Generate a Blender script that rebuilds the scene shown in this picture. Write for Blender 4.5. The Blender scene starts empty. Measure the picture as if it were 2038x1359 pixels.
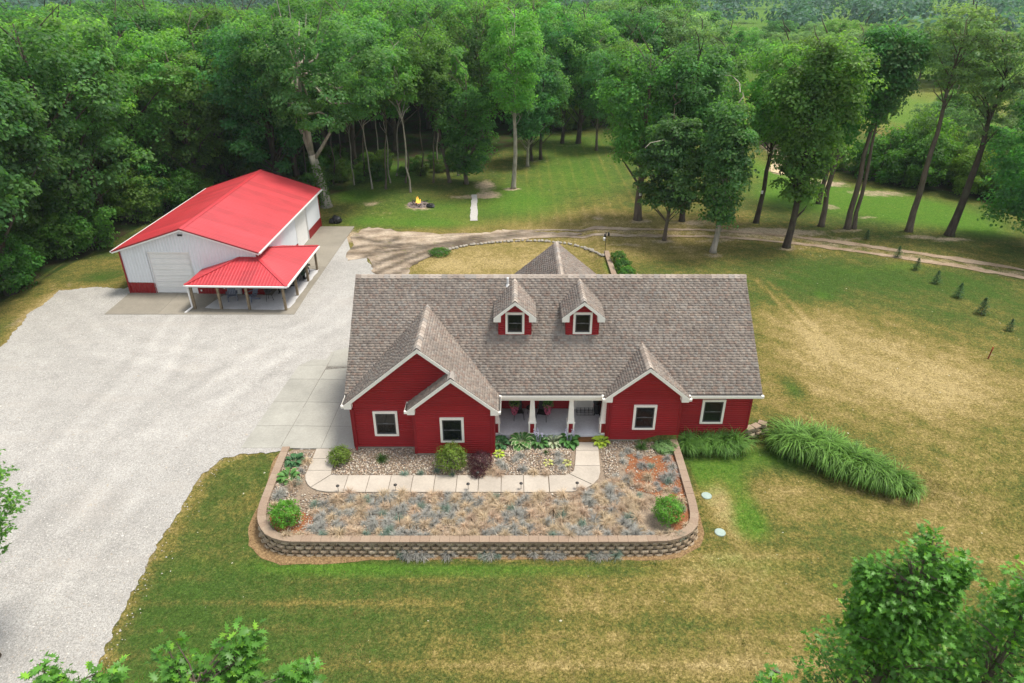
import bpy, math, random
import numpy as np
from mathutils import Vector, Matrix
from mathutils.geometry import delaunay_2d_cdt

# ------------------------------------------------------------------ camera, sky, sun, exposure
SC = bpy.context.scene
COL = SC.collection
F = 1359.0
PITCH = math.radians(28.5)
HC = 21.0
cam = bpy.data.cameras.new('camera')
cam.sensor_width = 36.0
cam.lens = 36.0 * F / 2038.0
cam.clip_start = 0.5
cam.clip_end = 4000
co = bpy.data.objects.new('camera', cam)
COL.objects.link(co)
co.location = (0, 0, HC)
co.rotation_euler = (math.radians(90) - PITCH, 0, 0)
SC.camera = co

SUN_DIR = Vector((0.36, 0.06, 1.0)).normalized()          # towards the sun: right of the house, a little behind
W = bpy.data.worlds.new('World')
SC.world = W
W.use_nodes = True
wn = W.node_tree.nodes
bg = wn['Background']
sky = wn.new('ShaderNodeTexSky')
sky.sky_type = 'NISHITA'
sky.sun_disc = False
sky.sun_elevation = math.asin(SUN_DIR.z)
sky.sun_rotation = math.atan2(SUN_DIR.x, SUN_DIR.y)
sky.air_density = 1.0
sky.dust_density = 4.0
sky.ozone_density = 1.0
cloud = wn.new('ShaderNodeMix')                         # thin bright overcast over the clear sky
cloud.data_type = 'RGBA'
cloud.inputs[0].default_value = 0.55
W.node_tree.links.new(sky.outputs[0], cloud.inputs[6])
cloud.inputs[7].default_value = (6.6, 6.9, 7.3, 1)
W.node_tree.links.new(cloud.outputs[2], bg.inputs[0])
bg.inputs[1].default_value = 0.122
sl = bpy.data.lights.new('sun', 'SUN')
sl.energy = 2.9
sl.angle = math.radians(16)
sl.color = (1.0, 0.95, 0.87)
so = bpy.data.objects.new('sun', sl)
COL.objects.link(so)
so.rotation_euler = SUN_DIR.to_track_quat('Z', 'Y').to_euler()
vs = SC.view_settings
vs.view_transform = 'Standard'
vs.look = 'None'
vs.exposure = 0.6
vs.gamma = 1.0
vs.use_curve_mapping = False
SC.cycles.max_bounces = 8
SC.cycles.diffuse_bounces = 3
SC.cycles.glossy_bounces = 2
SC.cycles.transmission_bounces = 4
SC.cycles.transparent_max_bounces = 6
SC.cycles.volume_bounces = 1
SC.cycles.use_denoising = True

# ------------------------------------------------------------------ small maths
CP, SP = math.cos(PITCH), math.sin(PITCH)


def ss(a, b, x):
    t = np.clip((np.asarray(x, float) - a) / (b - a), 0, 1)
    return t * t * (3 - 2 * t)


STEPX = np.array([8.2, 12.3, 12.95, 14.0, 15.2, 16.65, 17.8, 18.9, 24.0, 40.0])
STEPY = np.array([28.55, 28.6, 29.05, 28.4, 27.6, 26.3, 25.5, 24.7, 22.0, 16.0])


def hgt(x, y):
    """height of the ground"""
    x = np.asarray(x, float)
    y = np.asarray(y, float)
    left = -0.65 * (1 - ss(22.4, 27.3, y))
    yp = np.interp(x, STEPX, STEPY)
    w = 0.18 + 6.0 * ss(18.0, 26.0, x)
    back = 0.38 * (1 - ss(60, 80, y))
    right = -0.6 + (0.6 + back) * ss(-w, w, y - yp - w * 0.3)
    back_l = 0.38 * ss(6.2, 7.6, x) * (1 - ss(60, 80, y))
    mid = np.where(y < np.where(x < -7.6, 27.4, 28.0), -0.65, -0.04 + back_l)
    h = np.where(x < -11.15, left, np.where(x > 8.3, right, mid))
    # soft rolling ground further out
    r = ss(45, 90, y) * (np.sin(x * 0.045 + 1.3) * 0.25 + np.sin(x * 0.11 + y * 0.07) * 0.12)
    return h + r


def hz(x, y):
    return float(hgt(x, y))


def ray(px, py):
    u = (px - 1019) / F
    v = (py - 679.5) / F
    return u, CP - v * SP, -(SP + v * CP)


def G(px, py, z=None):
    """the ground point that a sight line meets (z None: the terrain)"""
    a, b, d = ray(px, py)
    zz = 0.0 if z is None else z
    for _ in range(10 if z is None else 1):
        t = (zz - HC) / d
        x, y = a * t, b * t
        if z is None:
            zz = hz(x, y)
    return (x, y, zz)


def PW(pts, z=None):
    return [G(px, py, z)[:2] for px, py in pts]


def vnoise(x, y, seed=0):
    """smooth value noise, numpy, 0..1"""
    xi = np.floor(x).astype(np.int64)
    yi = np.floor(y).astype(np.int64)
    xf = x - xi
    yf = y - yi
    u = xf * xf * (3 - 2 * xf)
    v = yf * yf * (3 - 2 * yf)

    def hsh(a, b):
        n = (a * 374761393 + b * 668265263 + seed * 144665) & 0x7fffffff
        n = ((n ^ (n >> 13)) * 1274126177) & 0x7fffffff
        return ((n ^ (n >> 16)) & 0xffff) / 65535.0
    return (hsh(xi, yi) * (1 - u) + hsh(xi + 1, yi) * u) * (1 - v) + (hsh(xi, yi + 1) * (1 - u) + hsh(xi + 1, yi + 1) * u) * v


def fbm(x, y, s, o=4, seed=0):
    x = np.asarray(x, float) * s
    y = np.asarray(y, float) * s
    t, a, n = 0, 1.0, 0
    for k in range(o):
        t = t + a * vnoise(x, y, seed + k)
        n += a
        a *= 0.5
        x = x * 2.03 + 11.7
        y = y * 2.03 + 5.1
    return t / n


# ------------------------------------------------------------------ object helpers
def tag(o, label=None, cat=None, group=None, kind=None):
    if label:
        o['label'] = label
    if cat:
        o['category'] = cat
    if group:
        o['group'] = group
    if kind:
        o['kind'] = kind
    return o


def empty(name, loc=(0, 0, 0), rz=0.0):
    o = bpy.data.objects.new(name, None)
    o.empty_display_size = 0.2
    COL.objects.link(o)
    o.location = loc
    o.rotation_euler = (0, 0, rz)
    return o


def link(name, me, parent=None, loc=(0, 0, 0), rot=(0, 0, 0), scale=(1, 1, 1)):
    o = bpy.data.objects.new(name, me)
    COL.objects.link(o)
    o.location = loc
    o.rotation_euler = rot
    o.scale = scale
    if parent is not None:
        o.parent = parent
    return o


def copy_tree(o, parent=None):
    c = o.copy()
    COL.objects.link(c)
    c.parent = parent
    for ch in list(o.children):
        copy_tree(ch, c)
    return c


def np_mesh(name, V, faces, mat, tint=None, smooth=False):
    """V: Nx3; faces: list of int arrays MxK (each K uniform)"""
    me = bpy.data.meshes.new(name)
    V = np.asarray(V, np.float32)
    me.vertices.add(len(V))
    me.vertices.foreach_set('co', V.ravel())
    faces = [np.asarray(f, np.int32) for f in faces if len(f)]
    nl = sum(f.size for f in faces)
    npoly = sum(len(f) for f in faces)
    me.loops.add(nl)
    me.polygons.add(npoly)
    me.loops.foreach_set('vertex_index', np.concatenate([f.ravel() for f in faces]))
    st = []
    o = 0
    for f in faces:
        k = f.shape[1]
        st.append(o + np.arange(len(f)) * k)
        o += f.size
    me.polygons.foreach_set('loop_start', np.concatenate(st).astype(np.int32))
    me.update(calc_edges=True)
    if tint is not None:
        a = me.color_attributes.new('tint', 'FLOAT_COLOR', 'POINT')
        t = np.asarray(tint, np.float32)
        if t.ndim == 1:
            t = np.stack([t, t, t, np.ones_like(t)], 1)
        elif t.shape[1] == 3:
            t = np.concatenate([t, np.ones((len(t), 1), np.float32)], 1)
        a.data.foreach_set('color', t.astype(np.float32).ravel())
    if smooth:
        me.polygons.foreach_set('use_smooth', np.ones(npoly, bool))
    if mat is not None:
        me.materials.append(mat)
    me.validate()
    return me


class MB:
    """collects boxes, tubes and polygons into ONE mesh"""

    def __init__(s):
        s.v = []
        s.f = []
        s.c = []

    def poly(s, pts, c=1.0):
        n = len(s.v)
        s.v += [tuple(p) for p in pts]
        s.c += [c] * len(pts)
        s.f.append(tuple(range(n, n + len(pts))))

    def box(s, a, b, c=1.0):
        (x0, y0, z0), (x1, y1, z1) = a, b
        s.hexa([(x0, y0, z0), (x1, y0, z0), (x1, y1, z0), (x0, y1, z0), (x0, y0, z1), (x1, y0, z1), (x1, y1, z1), (x0, y1, z1)], c)

    def hexa(s, p, c=1.0):
        n = len(s.v)
        s.v += [tuple(q) for q in p]
        s.c += [c] * 8
        for f in ((0, 3, 2, 1), (4, 5, 6, 7), (0, 1, 5, 4), (1, 2, 6, 5), (2, 3, 7, 6), (3, 0, 4, 7)):
            s.f.append(tuple(n + i for i in f))

    def beam(s, p, q, w, h, up=(0, 0, 1), c=1.0):
        """box between two points, w across, h along up"""
        p = Vector(p)
        q = Vector(q)
        d = (q - p).normalized()
        u = Vector(up)
        sd = d.cross(u)
        if sd.length < 1e-5:
            sd = d.cross(Vector((1, 0, 0)))
        sd.normalize()
        u = sd.cross(d).normalized()
        a = sd * w / 2
        b = u * h / 2
        s.hexa([p - a - b, p + a - b, q + a - b, q - a - b, p - a + b, p + a + b, q + a + b, q - a + b], c)

    def tube(s, pts, rad, n=8, cap=True, c=1.0):
        pts = [Vector(p) for p in pts]
        if not hasattr(rad, '__len__'):
            rad = [rad] * len(pts)
        base = len(s.v)
        x = None
        for i, p in enumerate(pts):
            d = (pts[min(i + 1, len(pts) - 1)] - pts[max(i - 1, 0)]).normalized()
            if x is None:
                x = d.orthogonal().normalized()
            else:
                x = (x - d * x.dot(d)).normalized()
            y = d.cross(x)
            for k in range(n):
                a = 2 * math.pi * k / n
                s.v.append(tuple(p + (x * math.cos(a) + y * math.sin(a)) * rad[i]))
                s.c.append(c)
        for i in range(len(pts) - 1):
            for k in range(n):
                a = base + i * n + k
                b = base + i * n + (k + 1) % n
                s.f.append((a, b, b + n, a + n))
        if cap:
            s.f.append(tuple(base + k for k in range(n))[::-1])
            e = base + (len(pts) - 1) * n
            s.f.append(tuple(e + k for k in range(n)))

    def ring(s, prof, n=16, c=1.0, centre=(0, 0, 0)):
        """lathe about z, prof: (r, z)"""
        base = len(s.v)
        for r, z in prof:
            for k in range(n):
                a = 2 * math.pi * k / n
                s.v.append((centre[0] + r * math.cos(a), centre[1] + r * math.sin(a), centre[2] + z))
                s.c.append(c)
        for i in range(len(prof) - 1):
            for k in range(n):
                a = base + i * n + k
                b = base + i * n + (k + 1) % n
                s.f.append((a, b, b + n, a + n))
        s.f.append(tuple(base + k for k in range(n))[::-1])
        e = base + (len(prof) - 1) * n
        s.f.append(tuple(e + k for k in range(n)))

    def mesh(s, name, mat, smooth=False, bevel=0):
        me = bpy.data.meshes.new(name)
        me.from_pydata(s.v, [], s.f)
        a = me.color_attributes.new('tint', 'FLOAT_COLOR', 'POINT')
        cc = np.array([(c, c, c, 1.0) if not hasattr(c, '__len__') else (c[0], c[1], c[2], 1.0) for c in s.c], np.float32)
        a.data.foreach_set('color', cc.ravel())
        me.materials.append(mat)
        if smooth:
            me.polygons.foreach_set('use_smooth', [True] * len(me.polygons))
        me.update()
        return me

    def obj(s, name, mat, parent=None, loc=(0, 0, 0), rot=(0, 0, 0), smooth=False, kind=None):
        o = link(name, s.mesh(name, mat, smooth), parent, loc, rot)
        if kind:
            o['kind'] = kind
        return o


# ------------------------------------------------------------------ materials
MATS = {}


class NT:
    def __init__(s, name, rough=0.7, spec=0.3):
        s.m = bpy.data.materials.new(name)
        s.m.use_nodes = True
        s.t = s.m.node_tree
        s.p = s.t.nodes['Principled BSDF']
        s.p.inputs['Roughness'].default_value = rough
        s.p.inputs['Specular IOR Level'].default_value = spec
        s._pos = None

    def n(s, t, **kw):
        x = s.t.nodes.new(t)
        for k, v in kw.items():
            setattr(x, k, v)
        return x

    def l(s, a, b):
        s.t.links.new(a, b)

    def val(s, x, sock):
        if hasattr(x, 'links'):
            s.l(x, sock)
        else:
            sock.default_value = x

    def pos(s):
        if s._pos is None:
            s._pos = s.n('ShaderNodeNewGeometry').outputs['Position']
        return s._pos

    def objpos(s):
        return s.n('ShaderNodeTexCoord').outputs['Object']

    def noise(s, scale, detail=3, rough=0.55, vec=None, stretch=None):
        x = s.n('ShaderNodeTexNoise')
        x.inputs['Scale'].default_value = scale
        x.inputs['Detail'].default_value = detail
        x.inputs['Roughness'].default_value = rough
        v = vec if vec is not None else s.pos()
        if stretch:
            mp = s.n('ShaderNodeMapping')
            mp.inputs['Scale'].default_value = stretch
            s.l(v, mp.inputs[0])
            v = mp.outputs[0]
        s.l(v, x.inputs['Vector'])
        return x.outputs['Fac']

    def math(s, op, a, b=0.0, c=None, clamp=False):
        x = s.n('ShaderNodeMath', operation=op, use_clamp=clamp)
        s.val(a, x.inputs[0])
        s.val(b, x.inputs[1])
        if c is not None:
            s.val(c, x.inputs[2])
        return x.outputs[0]

    def rng(s, x, a, b, c=0.0, d=1.0):
        m = s.n('ShaderNodeMapRange')
        s.val(x, m.inputs[0])
        for i, q in enumerate((a, b, c, d)):
            m.inputs[i + 1].default_value = q
        return m.outputs[0]

    def mix(s, f, a, b, mode='MIX'):
        x = s.n('ShaderNodeMix', data_type='RGBA', blend_type=mode)
        s.val(f, x.inputs[0])
        for v, so_ in ((a, x.inputs[6]), (b, x.inputs[7])):
            if hasattr(v, 'links'):
                s.l(v, so_)
            else:
                so_.default_value = (v[0], v[1], v[2], 1)
        return x.outputs[2]

    def ramp(s, f, stops):
        x = s.n('ShaderNodeValToRGB')
        r = x.color_ramp
        while len(r.elements) > 1:
            r.elements.remove(r.elements[-1])
        for i, (p, c) in enumerate(stops):
            e = r.elements[0] if i == 0 else r.elements.new(p)
            e.position = p
            e.color = (c[0], c[1], c[2], 1)
        s.val(f, x.inputs[0])
        return x.outputs[0]

    def attr(s, name, out='Fac'):
        x = s.n('ShaderNodeAttribute')
        x.attribute_name = name
        return x.outputs[out]

    def scale(s, colr, f):
        """colour times a value"""
        x = s.n('ShaderNodeVectorMath', operation='SCALE')
        if hasattr(colr, 'links'):
            s.l(colr, x.inputs[0])
        else:
            x.inputs[0].default_value = colr[:3]
        s.val(f, x.inputs['Scale'])
        return x.outputs[0]

    def base(s, c):
        if hasattr(c, 'links'):
            s.l(c, s.p.inputs['Base Color'])
        else:
            s.p.inputs['Base Color'].default_value = (c[0], c[1], c[2], 1)
        return s

    def bump(s, h, strength=0.4, dist=0.02):
        b = s.n('ShaderNodeBump')
        b.inputs['Strength'].default_value = strength
        b.inputs['Distance'].default_value = dist
        s.l(h, b.inputs['Height'])
        s.l(b.outputs[0], s.p.inputs['Normal'])
        return s


def simple(name, c, rough=0.6, spec=0.3, var=0.12, scale=6.0, tint=True, metal=0.0, fine=0.0):
    t = NT(name, rough, spec)
    n = t.noise(scale, 4)
    col = t.scale(c, t.rng(n, 0.25, 0.75, 1 - var, 1 + var))
    if fine:
        col = t.scale(col, t.rng(t.noise(scale * 9, 3), 0.3, 0.7, 1 - fine, 1 + fine))
    if tint:
        col = t.mix(1.0, col, t.attr('tint', 'Color'), 'MULTIPLY')
    t.base(col)
    t.p.inputs['Metallic'].default_value = metal
    return t.m


def leafmat(name, c, trans, hue=0.03, rough=0.5, spec=0.25, tfac=0.42, vary=0.22):
    t = NT(name, rough, spec)
    oi = t.n('ShaderNodeObjectInfo').outputs['Random']
    hs = t.n('ShaderNodeHueSaturation')
    hs.inputs['Color'].default_value = (c[0], c[1], c[2], 1)
    t.val(t.rng(oi, 0, 1, 0.5 - hue, 0.5 + hue), hs.inputs['Hue'])
    t.val(t.rng(t.math('FRACT', t.math('MULTIPLY', oi, 7.31)), 0, 1, 1 - vary, 1 + vary), hs.inputs['Value'])
    col = t.mix(1.0, hs.outputs[0], t.attr('tint', 'Color'), 'MULTIPLY')
    t.base(col)
    tr = t.n('ShaderNodeBsdfTranslucent')
    t.l(t.mix(1.0, col, trans, 'MULTIPLY'), tr.inputs[0])
    mx = t.n('ShaderNodeMixShader')
    mx.inputs[0].default_value = tfac
    t.l(t.p.outputs[0], mx.inputs[1])
    t.l(tr.outputs[0], mx.inputs[2])
    t.l(mx.outputs[0], t.t.nodes['Material Output'].inputs[0])
    return t.m


def bark(name, c, scale=5):
    t = NT(name, 0.9, 0.1)
    n = t.noise(scale, 5, 0.65, t.objpos(), (1, 1, 0.22))
    n2 = t.noise(1.3, 3, 0.5, t.objpos())
    col = t.scale(c, t.rng(n, 0.25, 0.75, 0.5, 1.4))
    col = t.mix(t.rng(n2, 0.5, 0.75, 0, 0.6), col, (0.10, 0.12, 0.06))
    t.base(col)
    t.bump(n, 0.7, 0.04)
    return t.m


M_SHINGLE = NT('roof shingles', 0.9, 0.12)
_c = M_SHINGLE.mix(1.0, M_SHINGLE.attr('tint', 'Color'), (1.05, 1.0, .94), 'MULTIPLY')
_c = M_SHINGLE.scale(_c, M_SHINGLE.rng(M_SHINGLE.noise(60, 3), 0.3, 0.7, 0.72, 1.28))
_c = M_SHINGLE.scale(_c, M_SHINGLE.rng(M_SHINGLE.noise(0.5, 4), 0.3, 0.7, 0.88, 1.1))
M_SHINGLE.base(_c)
M_SHINGLE.bump(M_SHINGLE.noise(90, 2), 0.35, 0.006)
M_SHINGLE = M_SHINGLE.m
M_DECK = simple('roof deck', (0.08, 0.07, 0.065))
M_SIDING = simple('red lap siding', (0.335, 0.012, 0.0155), 0.5, 0.3, 0.1, 1.2, fine=0.05)
M_RED = simple('red painted trim', (0.25, 0.010, 0.016), 0.5, 0.3, 0.08)
M_CREAM = simple('cream trim', (0.88, 0.84, 0.75), 0.5, 0.3, 0.05, 3, fine=0.04)
M_WHITE = simple('white painted metal', (0.78, 0.77, 0.74), 0.4, 0.4, 0.04, 3)
M_SASH = simple('dark sash', (0.06, 0.06, 0.062), 0.4, 0.4)
M_GLASS = NT('window glass', 0.05, 0.35)
M_GLASS.base((0.006, 0.008, 0.009))
M_GLASS = M_GLASS.m
M_BLACK = simple('black plastic', (0.012, 0.012, 0.013), 0.45, 0.4)
M_IRON = simple('dark metal', (0.02, 0.018, 0.017), 0.5, 0.4)
M_BARNROOF = NT('red metal roofing', 0.42, 0.5)
_c = M_BARNROOF.scale((0.46, 0.038, 0.046), M_BARNROOF.rng(M_BARNROOF.noise(0.6, 4), 0.3, 0.7, 0.9, 1.1))
_c = M_BARNROOF.scale(_c, M_BARNROOF.rng(M_BARNROOF.noise(2.2, 4, .6, M_BARNROOF.objpos(), (.25, 2.0, .25)), 0.3, 0.75, 1.08, 0.88))
_c = M_BARNROOF.mix(1.0, _c, M_BARNROOF.attr('tint', 'Color'), 'MULTIPLY')
M_BARNROOF.base(_c)
M_BARNROOF = M_BARNROOF.m
M_BARNWHITE = simple('white ribbed steel', (0.74, 0.76, 0.78), 0.4, 0.4, 0.04, 0.8)
M_BARNRED = simple('dark red steel wainscot', (0.25, 0.010, 0.012), 0.4, 0.4, 0.08, 0.8)
M_POST = simple('weathered timber', (0.24, 0.19, 0.125), 0.85, 0.1, 0.3, 4, fine=0.25)
M_TYRE = simple('tyre rubber', (0.015, 0.015, 0.016), 0.8, 0.2)
M_PINK = simple('pink flowers', (0.42, 0.10, 0.16), 0.7, 0.1, 0.3, 20)
M_STONEWHITE = simple('pale field stone', (0.33, 0.30, 0.25), 0.85, 0.15, 0.25, 5, fine=0.15)


def concrete(name, c, wet=False):
    t = NT(name, 0.85, 0.2)
    n = t.noise(0.7, 5)
    n2 = t.noise(9, 4)
    col = t.scale(c, t.rng(n, 0.3, 0.7, 0.88, 1.1))
    col = t.scale(col, t.rng(n2, 0.3, 0.7, 0.93, 1.07))
    col = t.scale(col, t.rng(t.noise(55, 2), 0.3, 0.7, 0.92, 1.08))
    col = t.mix(1.0, col, t.attr('tint', 'Color'), 'MULTIPLY')
    t.base(col)
    t.bump(n2, 0.15, 0.01)
    return t.m


M_CONC = concrete('broom finished concrete', (0.325, 0.315, 0.272))
M_WALK = concrete('walkway concrete', (0.42, 0.37, 0.305))
M_PORCH = concrete('porch concrete', (0.62, 0.62, 0.635))
M_SLABWET = concrete('damp concrete', (0.25, 0.225, 0.18))
M_SLABDRY = concrete('dry pale concrete', (0.52, 0.51, 0.50))

# gravel
t = NT('limestone gravel', 0.95, 0.1)
n1 = t.noise(0.16, 5)
n2 = t.noise(14, 4, 0.7)
n3 = t.noise(38, 2)
n4 = t.noise(1.1, 4)
col = t.mix(t.rng(n1, 0.3, 0.7), (0.335, 0.32, 0.292), (0.39, 0.373, 0.34))
col = t.scale(col, t.rng(n2, 0.28, 0.72, 0.64, 1.28))
col = t.scale(col, t.rng(n3, 0.3, 0.7, 0.66, 1.32))
col = t.scale(col, t.rng(n4, 0.3, 0.7, 0.92, 1.06))
str_ = t.noise(0.55, 3, 0.5, None, (0.35, 1.0, 1))
col = t.mix(t.rng(str_, 0.56, 0.72, 0, 0.35), col, (0.36, 0.33, 0.29))
spot = t.noise(3.3, 3)
col = t.mix(t.rng(spot, 0.68, 0.78, 0, 0.5), col, (0.33, 0.25, 0.14))
col = t.mix(1.0, col, t.attr('tint', 'Color'), 'MULTIPLY')
t.base(col)
t.bump(n2, 0.6, 0.03)
M_GRAVEL = t.m

# dirt of the track
t = NT('bare earth track', 0.95, 0.08)
a = t.attr('tint', 'Color')
n2 = t.noise(7, 5, 0.7)
n1 = t.noise(0.8, 5, 0.6)
col = t.mix(t.rng(n1, 0.38, 0.62), (0.37, 0.275, 0.185), (0.49, 0.385, 0.275))
col = t.mix(1.0, col, a, 'MULTIPLY')
col = t.scale(col, t.rng(n2, 0.25, 0.75, 0.65, 1.3))
gr = t.noise(1.7, 5, 0.7)
col = t.mix(t.rng(gr, 0.58, 0.68, 0, 0.6), col, (0.13, 0.13, 0.04))
t.base(col)
t.bump(n2, 0.7, 0.05)
M_DIRT = t.m


def soil(name, c1, c2, s=12):
    t = NT(name, 0.95, 0.08)
    n = t.noise(s, 4, 0.7)
    col = t.mix(t.rng(n, 0.35, 0.65), c1, c2)
    col = t.scale(col, t.rng(t.noise(s * 4, 2), 0.3, 0.7, 0.7, 1.3))
    t.base(col)
    t.bump(n, 0.8, 0.03)
    return t.m


M_BED = soil('bed soil under river rock', (0.17, 0.13, 0.095), (0.30, 0.235, 0.17), 16)
M_MULCH = soil('orange bark mulch', (0.17, 0.062, 0.028), (0.31, 0.135, 0.062), 14)
M_EDGE = soil('dry mulch strip', (0.14, 0.085, 0.042), (0.30, 0.20, 0.10), 10)

# lawn
t = NT('mown lawn', 0.95, 0.06)
n1 = t.noise(0.30, 6, 0.6)
n2 = t.noise(1.7, 6, 0.72)
n3 = t.noise(8.0, 5, 0.75)
n4 = t.noise(30, 2, 0.6)
dry = t.attr('dry')
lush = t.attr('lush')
dirt = t.attr('dirt')
d = t.math('ADD', dry, t.math('MULTIPLY', t.math('SUBTRACT', n1, 0.5), 0.75))
d = t.math('ADD', d, t.math('MULTIPLY', t.math('SUBTRACT', n2, 0.5), 1.05))
d = t.math('ADD', d, t.math('MULTIPLY', t.math('SUBTRACT', n3, 0.5), 1.05))
col = t.ramp(d, [(0.0, (0.050, 0.092, 0.017)), (0.28, (0.082, 0.098, 0.024)), (0.5, (0.150, 0.130, 0.034)), (0.75, (0.232, 0.178, 0.064)), (1.0, (0.325, 0.25, 0.11))])
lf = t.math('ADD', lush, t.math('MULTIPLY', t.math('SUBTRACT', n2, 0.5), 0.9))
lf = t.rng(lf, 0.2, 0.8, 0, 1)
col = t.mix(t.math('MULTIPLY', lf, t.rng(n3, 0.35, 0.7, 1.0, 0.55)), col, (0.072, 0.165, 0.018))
df = t.rng(t.math('ADD', dirt, t.math('MULTIPLY', t.math('SUBTRACT', t.noise(1.2, 5, 0.7), 0.5), 0.9)), 0.35, 0.65)
col = t.mix(df, col, t.mix(n3, (0.25, 0.18, 0.11), (0.46, 0.37, 0.26)))
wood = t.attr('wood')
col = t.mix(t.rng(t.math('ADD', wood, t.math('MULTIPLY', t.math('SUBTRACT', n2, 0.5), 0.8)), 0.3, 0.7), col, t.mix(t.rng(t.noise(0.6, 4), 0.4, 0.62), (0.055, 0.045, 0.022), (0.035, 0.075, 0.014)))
col = t.scale(col, t.rng(n3, 0.28, 0.72, 0.58, 1.42))
col = t.scale(col, t.rng(n4, 0.28, 0.72, 0.50, 1.5))
col = t.scale(col, t.rng(t.noise(3.1, 3, 0.6), 0.3, 0.7, 0.86, 1.14))
speck = t.noise(4.6, 2, 0.4)
col = t.mix(t.rng(speck, 0.765, 0.775, 0, 0.75), col, (0.6, 0.56, 0.42))
t.base(col)
t.bump(t.math('ADD', n3, t.math('MULTIPLY', n4, 0.6)), 0.75, 0.06)
M_LAWN = t.m

M_LEAF_DARK = leafmat('dark oak leaves', (0.070, 0.175, 0.052), (2.0, 2.2, 1.0), 0.02, tfac=0.5, vary=.2)
M_LEAF_MID = leafmat('maple leaves', (0.100, 0.215, 0.050), (2.0, 2.2, 0.9), 0.025, tfac=0.5, vary=.26)
M_LEAF_LIGHT = leafmat('locust leaves', (0.125, 0.225, 0.085), (1.8, 1.9, 1.0), 0.012, tfac=0.5, vary=.2)
M_LEAF_FAR_HAZE = leafmat('far wood leaves with haze blue', (0.055, 0.125, 0.078), (1.2, 1.3, 0.7))  # blue of the distant haze is painted into this leaf colour
M_LEAF_UNDER = leafmat('undergrowth leaves', (0.080, 0.175, 0.030), (1.9, 2.0, 0.7), 0.03, tfac=0.5, vary=.25)
M_LEAF_NEAR = leafmat('pin oak leaves', (0.105, 0.265, 0.038), (1.35, 1.4, 0.45), 0.0, 0.42, 0.35, 0.36, 0.05)
M_SPRUCE = leafmat('spruce needles', (0.065, 0.135, 0.05), (1.1, 1.2, 0.7), 0.01)
M_BOX = leafmat('box shrub leaves', (0.12, 0.30, 0.035), (1.3, 1.3, 0.45), 0.0, vary=0.03)
M_SPIREA = leafmat('yellow green shrub leaves', (0.145, 0.225, 0.032), (1.2, 1.1, 0.4), 0.0, vary=0.03)
M_BARBERRY = leafmat('purple shrub leaves', (0.075, 0.022, 0.030), (1.3, 0.8, 0.7), 0.0, vary=0.03)
M_HOSTA = leafmat('hosta leaves', (1, 1, 1), (1.1, 1.1, 0.5), 0.0, vary=0.03, tfac=0.2)
M_MISC = leafmat('tall ornamental grass blades', (0.145, 0.285, 0.05), (1.2, 1.2, 0.5), 0.0, vary=0.06, tfac=0.3)
M_FESCUE_TAN = leafmat('dried fescue blades', (0.53, 0.415, 0.29), (1.0, 0.95, 0.8), 0.012, 0.8, 0.1, 0.3, 0.15)
M_FESCUE_BLUE = leafmat('blue fescue blades', (0.38, 0.37, 0.335), (0.9, 1.0, 0.9), 0.012, 0.8, 0.1, 0.3, 0.15)
M_FESCUE_GREEN = leafmat('green grey fescue blades', (0.22, 0.29, 0.235), (0.9, 1.1, 0.8), 0.012, 0.8, 0.1, 0.3, 0.15)
M_BARK = bark('grey brown bark', (0.135, 0.105, 0.078))
M_BARKPALE = bark('pale bark', (0.36, 0.32, 0.26))
M_BARKDARK = bark('dark bark', (0.075, 0.058, 0.045))
t = NT('stone block', 0.92, 0.1)
oi = t.n('ShaderNodeObjectInfo').outputs['Random']
col = t.ramp(oi, [(0, (0.29, 0.215, 0.145)), (0.35, (0.40, 0.31, 0.21)), (0.7, (0.35, 0.275, 0.19)), (1, (0.47, 0.38, 0.27))])
n = t.noise(14, 5, 0.7)
col = t.scale(col, t.rng(n, 0.25, 0.75, 0.6, 1.35))
t.base(col)
t.bump(n, 0.9, 0.04)
M_BLOCK = t.m
t = NT('cap stone', 0.92, 0.1)
oi = t.n('ShaderNodeObjectInfo').outputs['Random']
col = t.ramp(oi, [(0, (0.27, 0.195, 0.14)), (0.5, (0.29, 0.215, 0.155)), (1, (0.31, 0.235, 0.17))])
n = t.noise(14, 5, 0.7)
col = t.scale(col, t.rng(n, 0.25, 0.75, 0.8, 1.2))
t.base(col)
t.bump(n, 0.5, 0.02)
M_CAP = t.m

# ------------------------------------------------------------------ ground
def axis(lo, hi, step, lo2, hi2, g=1.12):
    a = list(np.arange(lo, hi + step / 2, step))
    s = step
    x = a[-1]
    while x < hi2:
        s *= g
        x += s
        a.append(min(x, hi2))
    s = step
    x = a[0]
    pre = []
    while x > lo2:
        s *= g
        x -= s
        pre.append(max(x, lo2))
    return np.array(pre[::-1] + a)


GX = axis(-40, 46, 0.3, -900, 900)
GY = axis(8, 84, 0.3, -120, 900)
XX, YY = np.meshgrid(GX, GY)
DRY = 0.30 + (fbm(XX, YY, 0.07, 4, 3) - 0.5) * 0.5
LUSH = np.zeros_like(XX)
DIRT = np.zeros_like(XX)
WOOD = np.zeros_like(XX)


def blob(A, px, py, rx, ry, amp, p=2.0):
    x, y, z = G(px, py)
    depth = y * CP - (z - HC) * SP
    wx = rx * depth / F
    wy = max(0.2, (G(px, py - ry)[1] - G(px, py + ry)[1]) / 2)
    q = (((XX - x) / wx) ** 2 + ((YY - y) / wy) ** 2)
    A += amp * np.exp(-q ** (p / 2))


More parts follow.
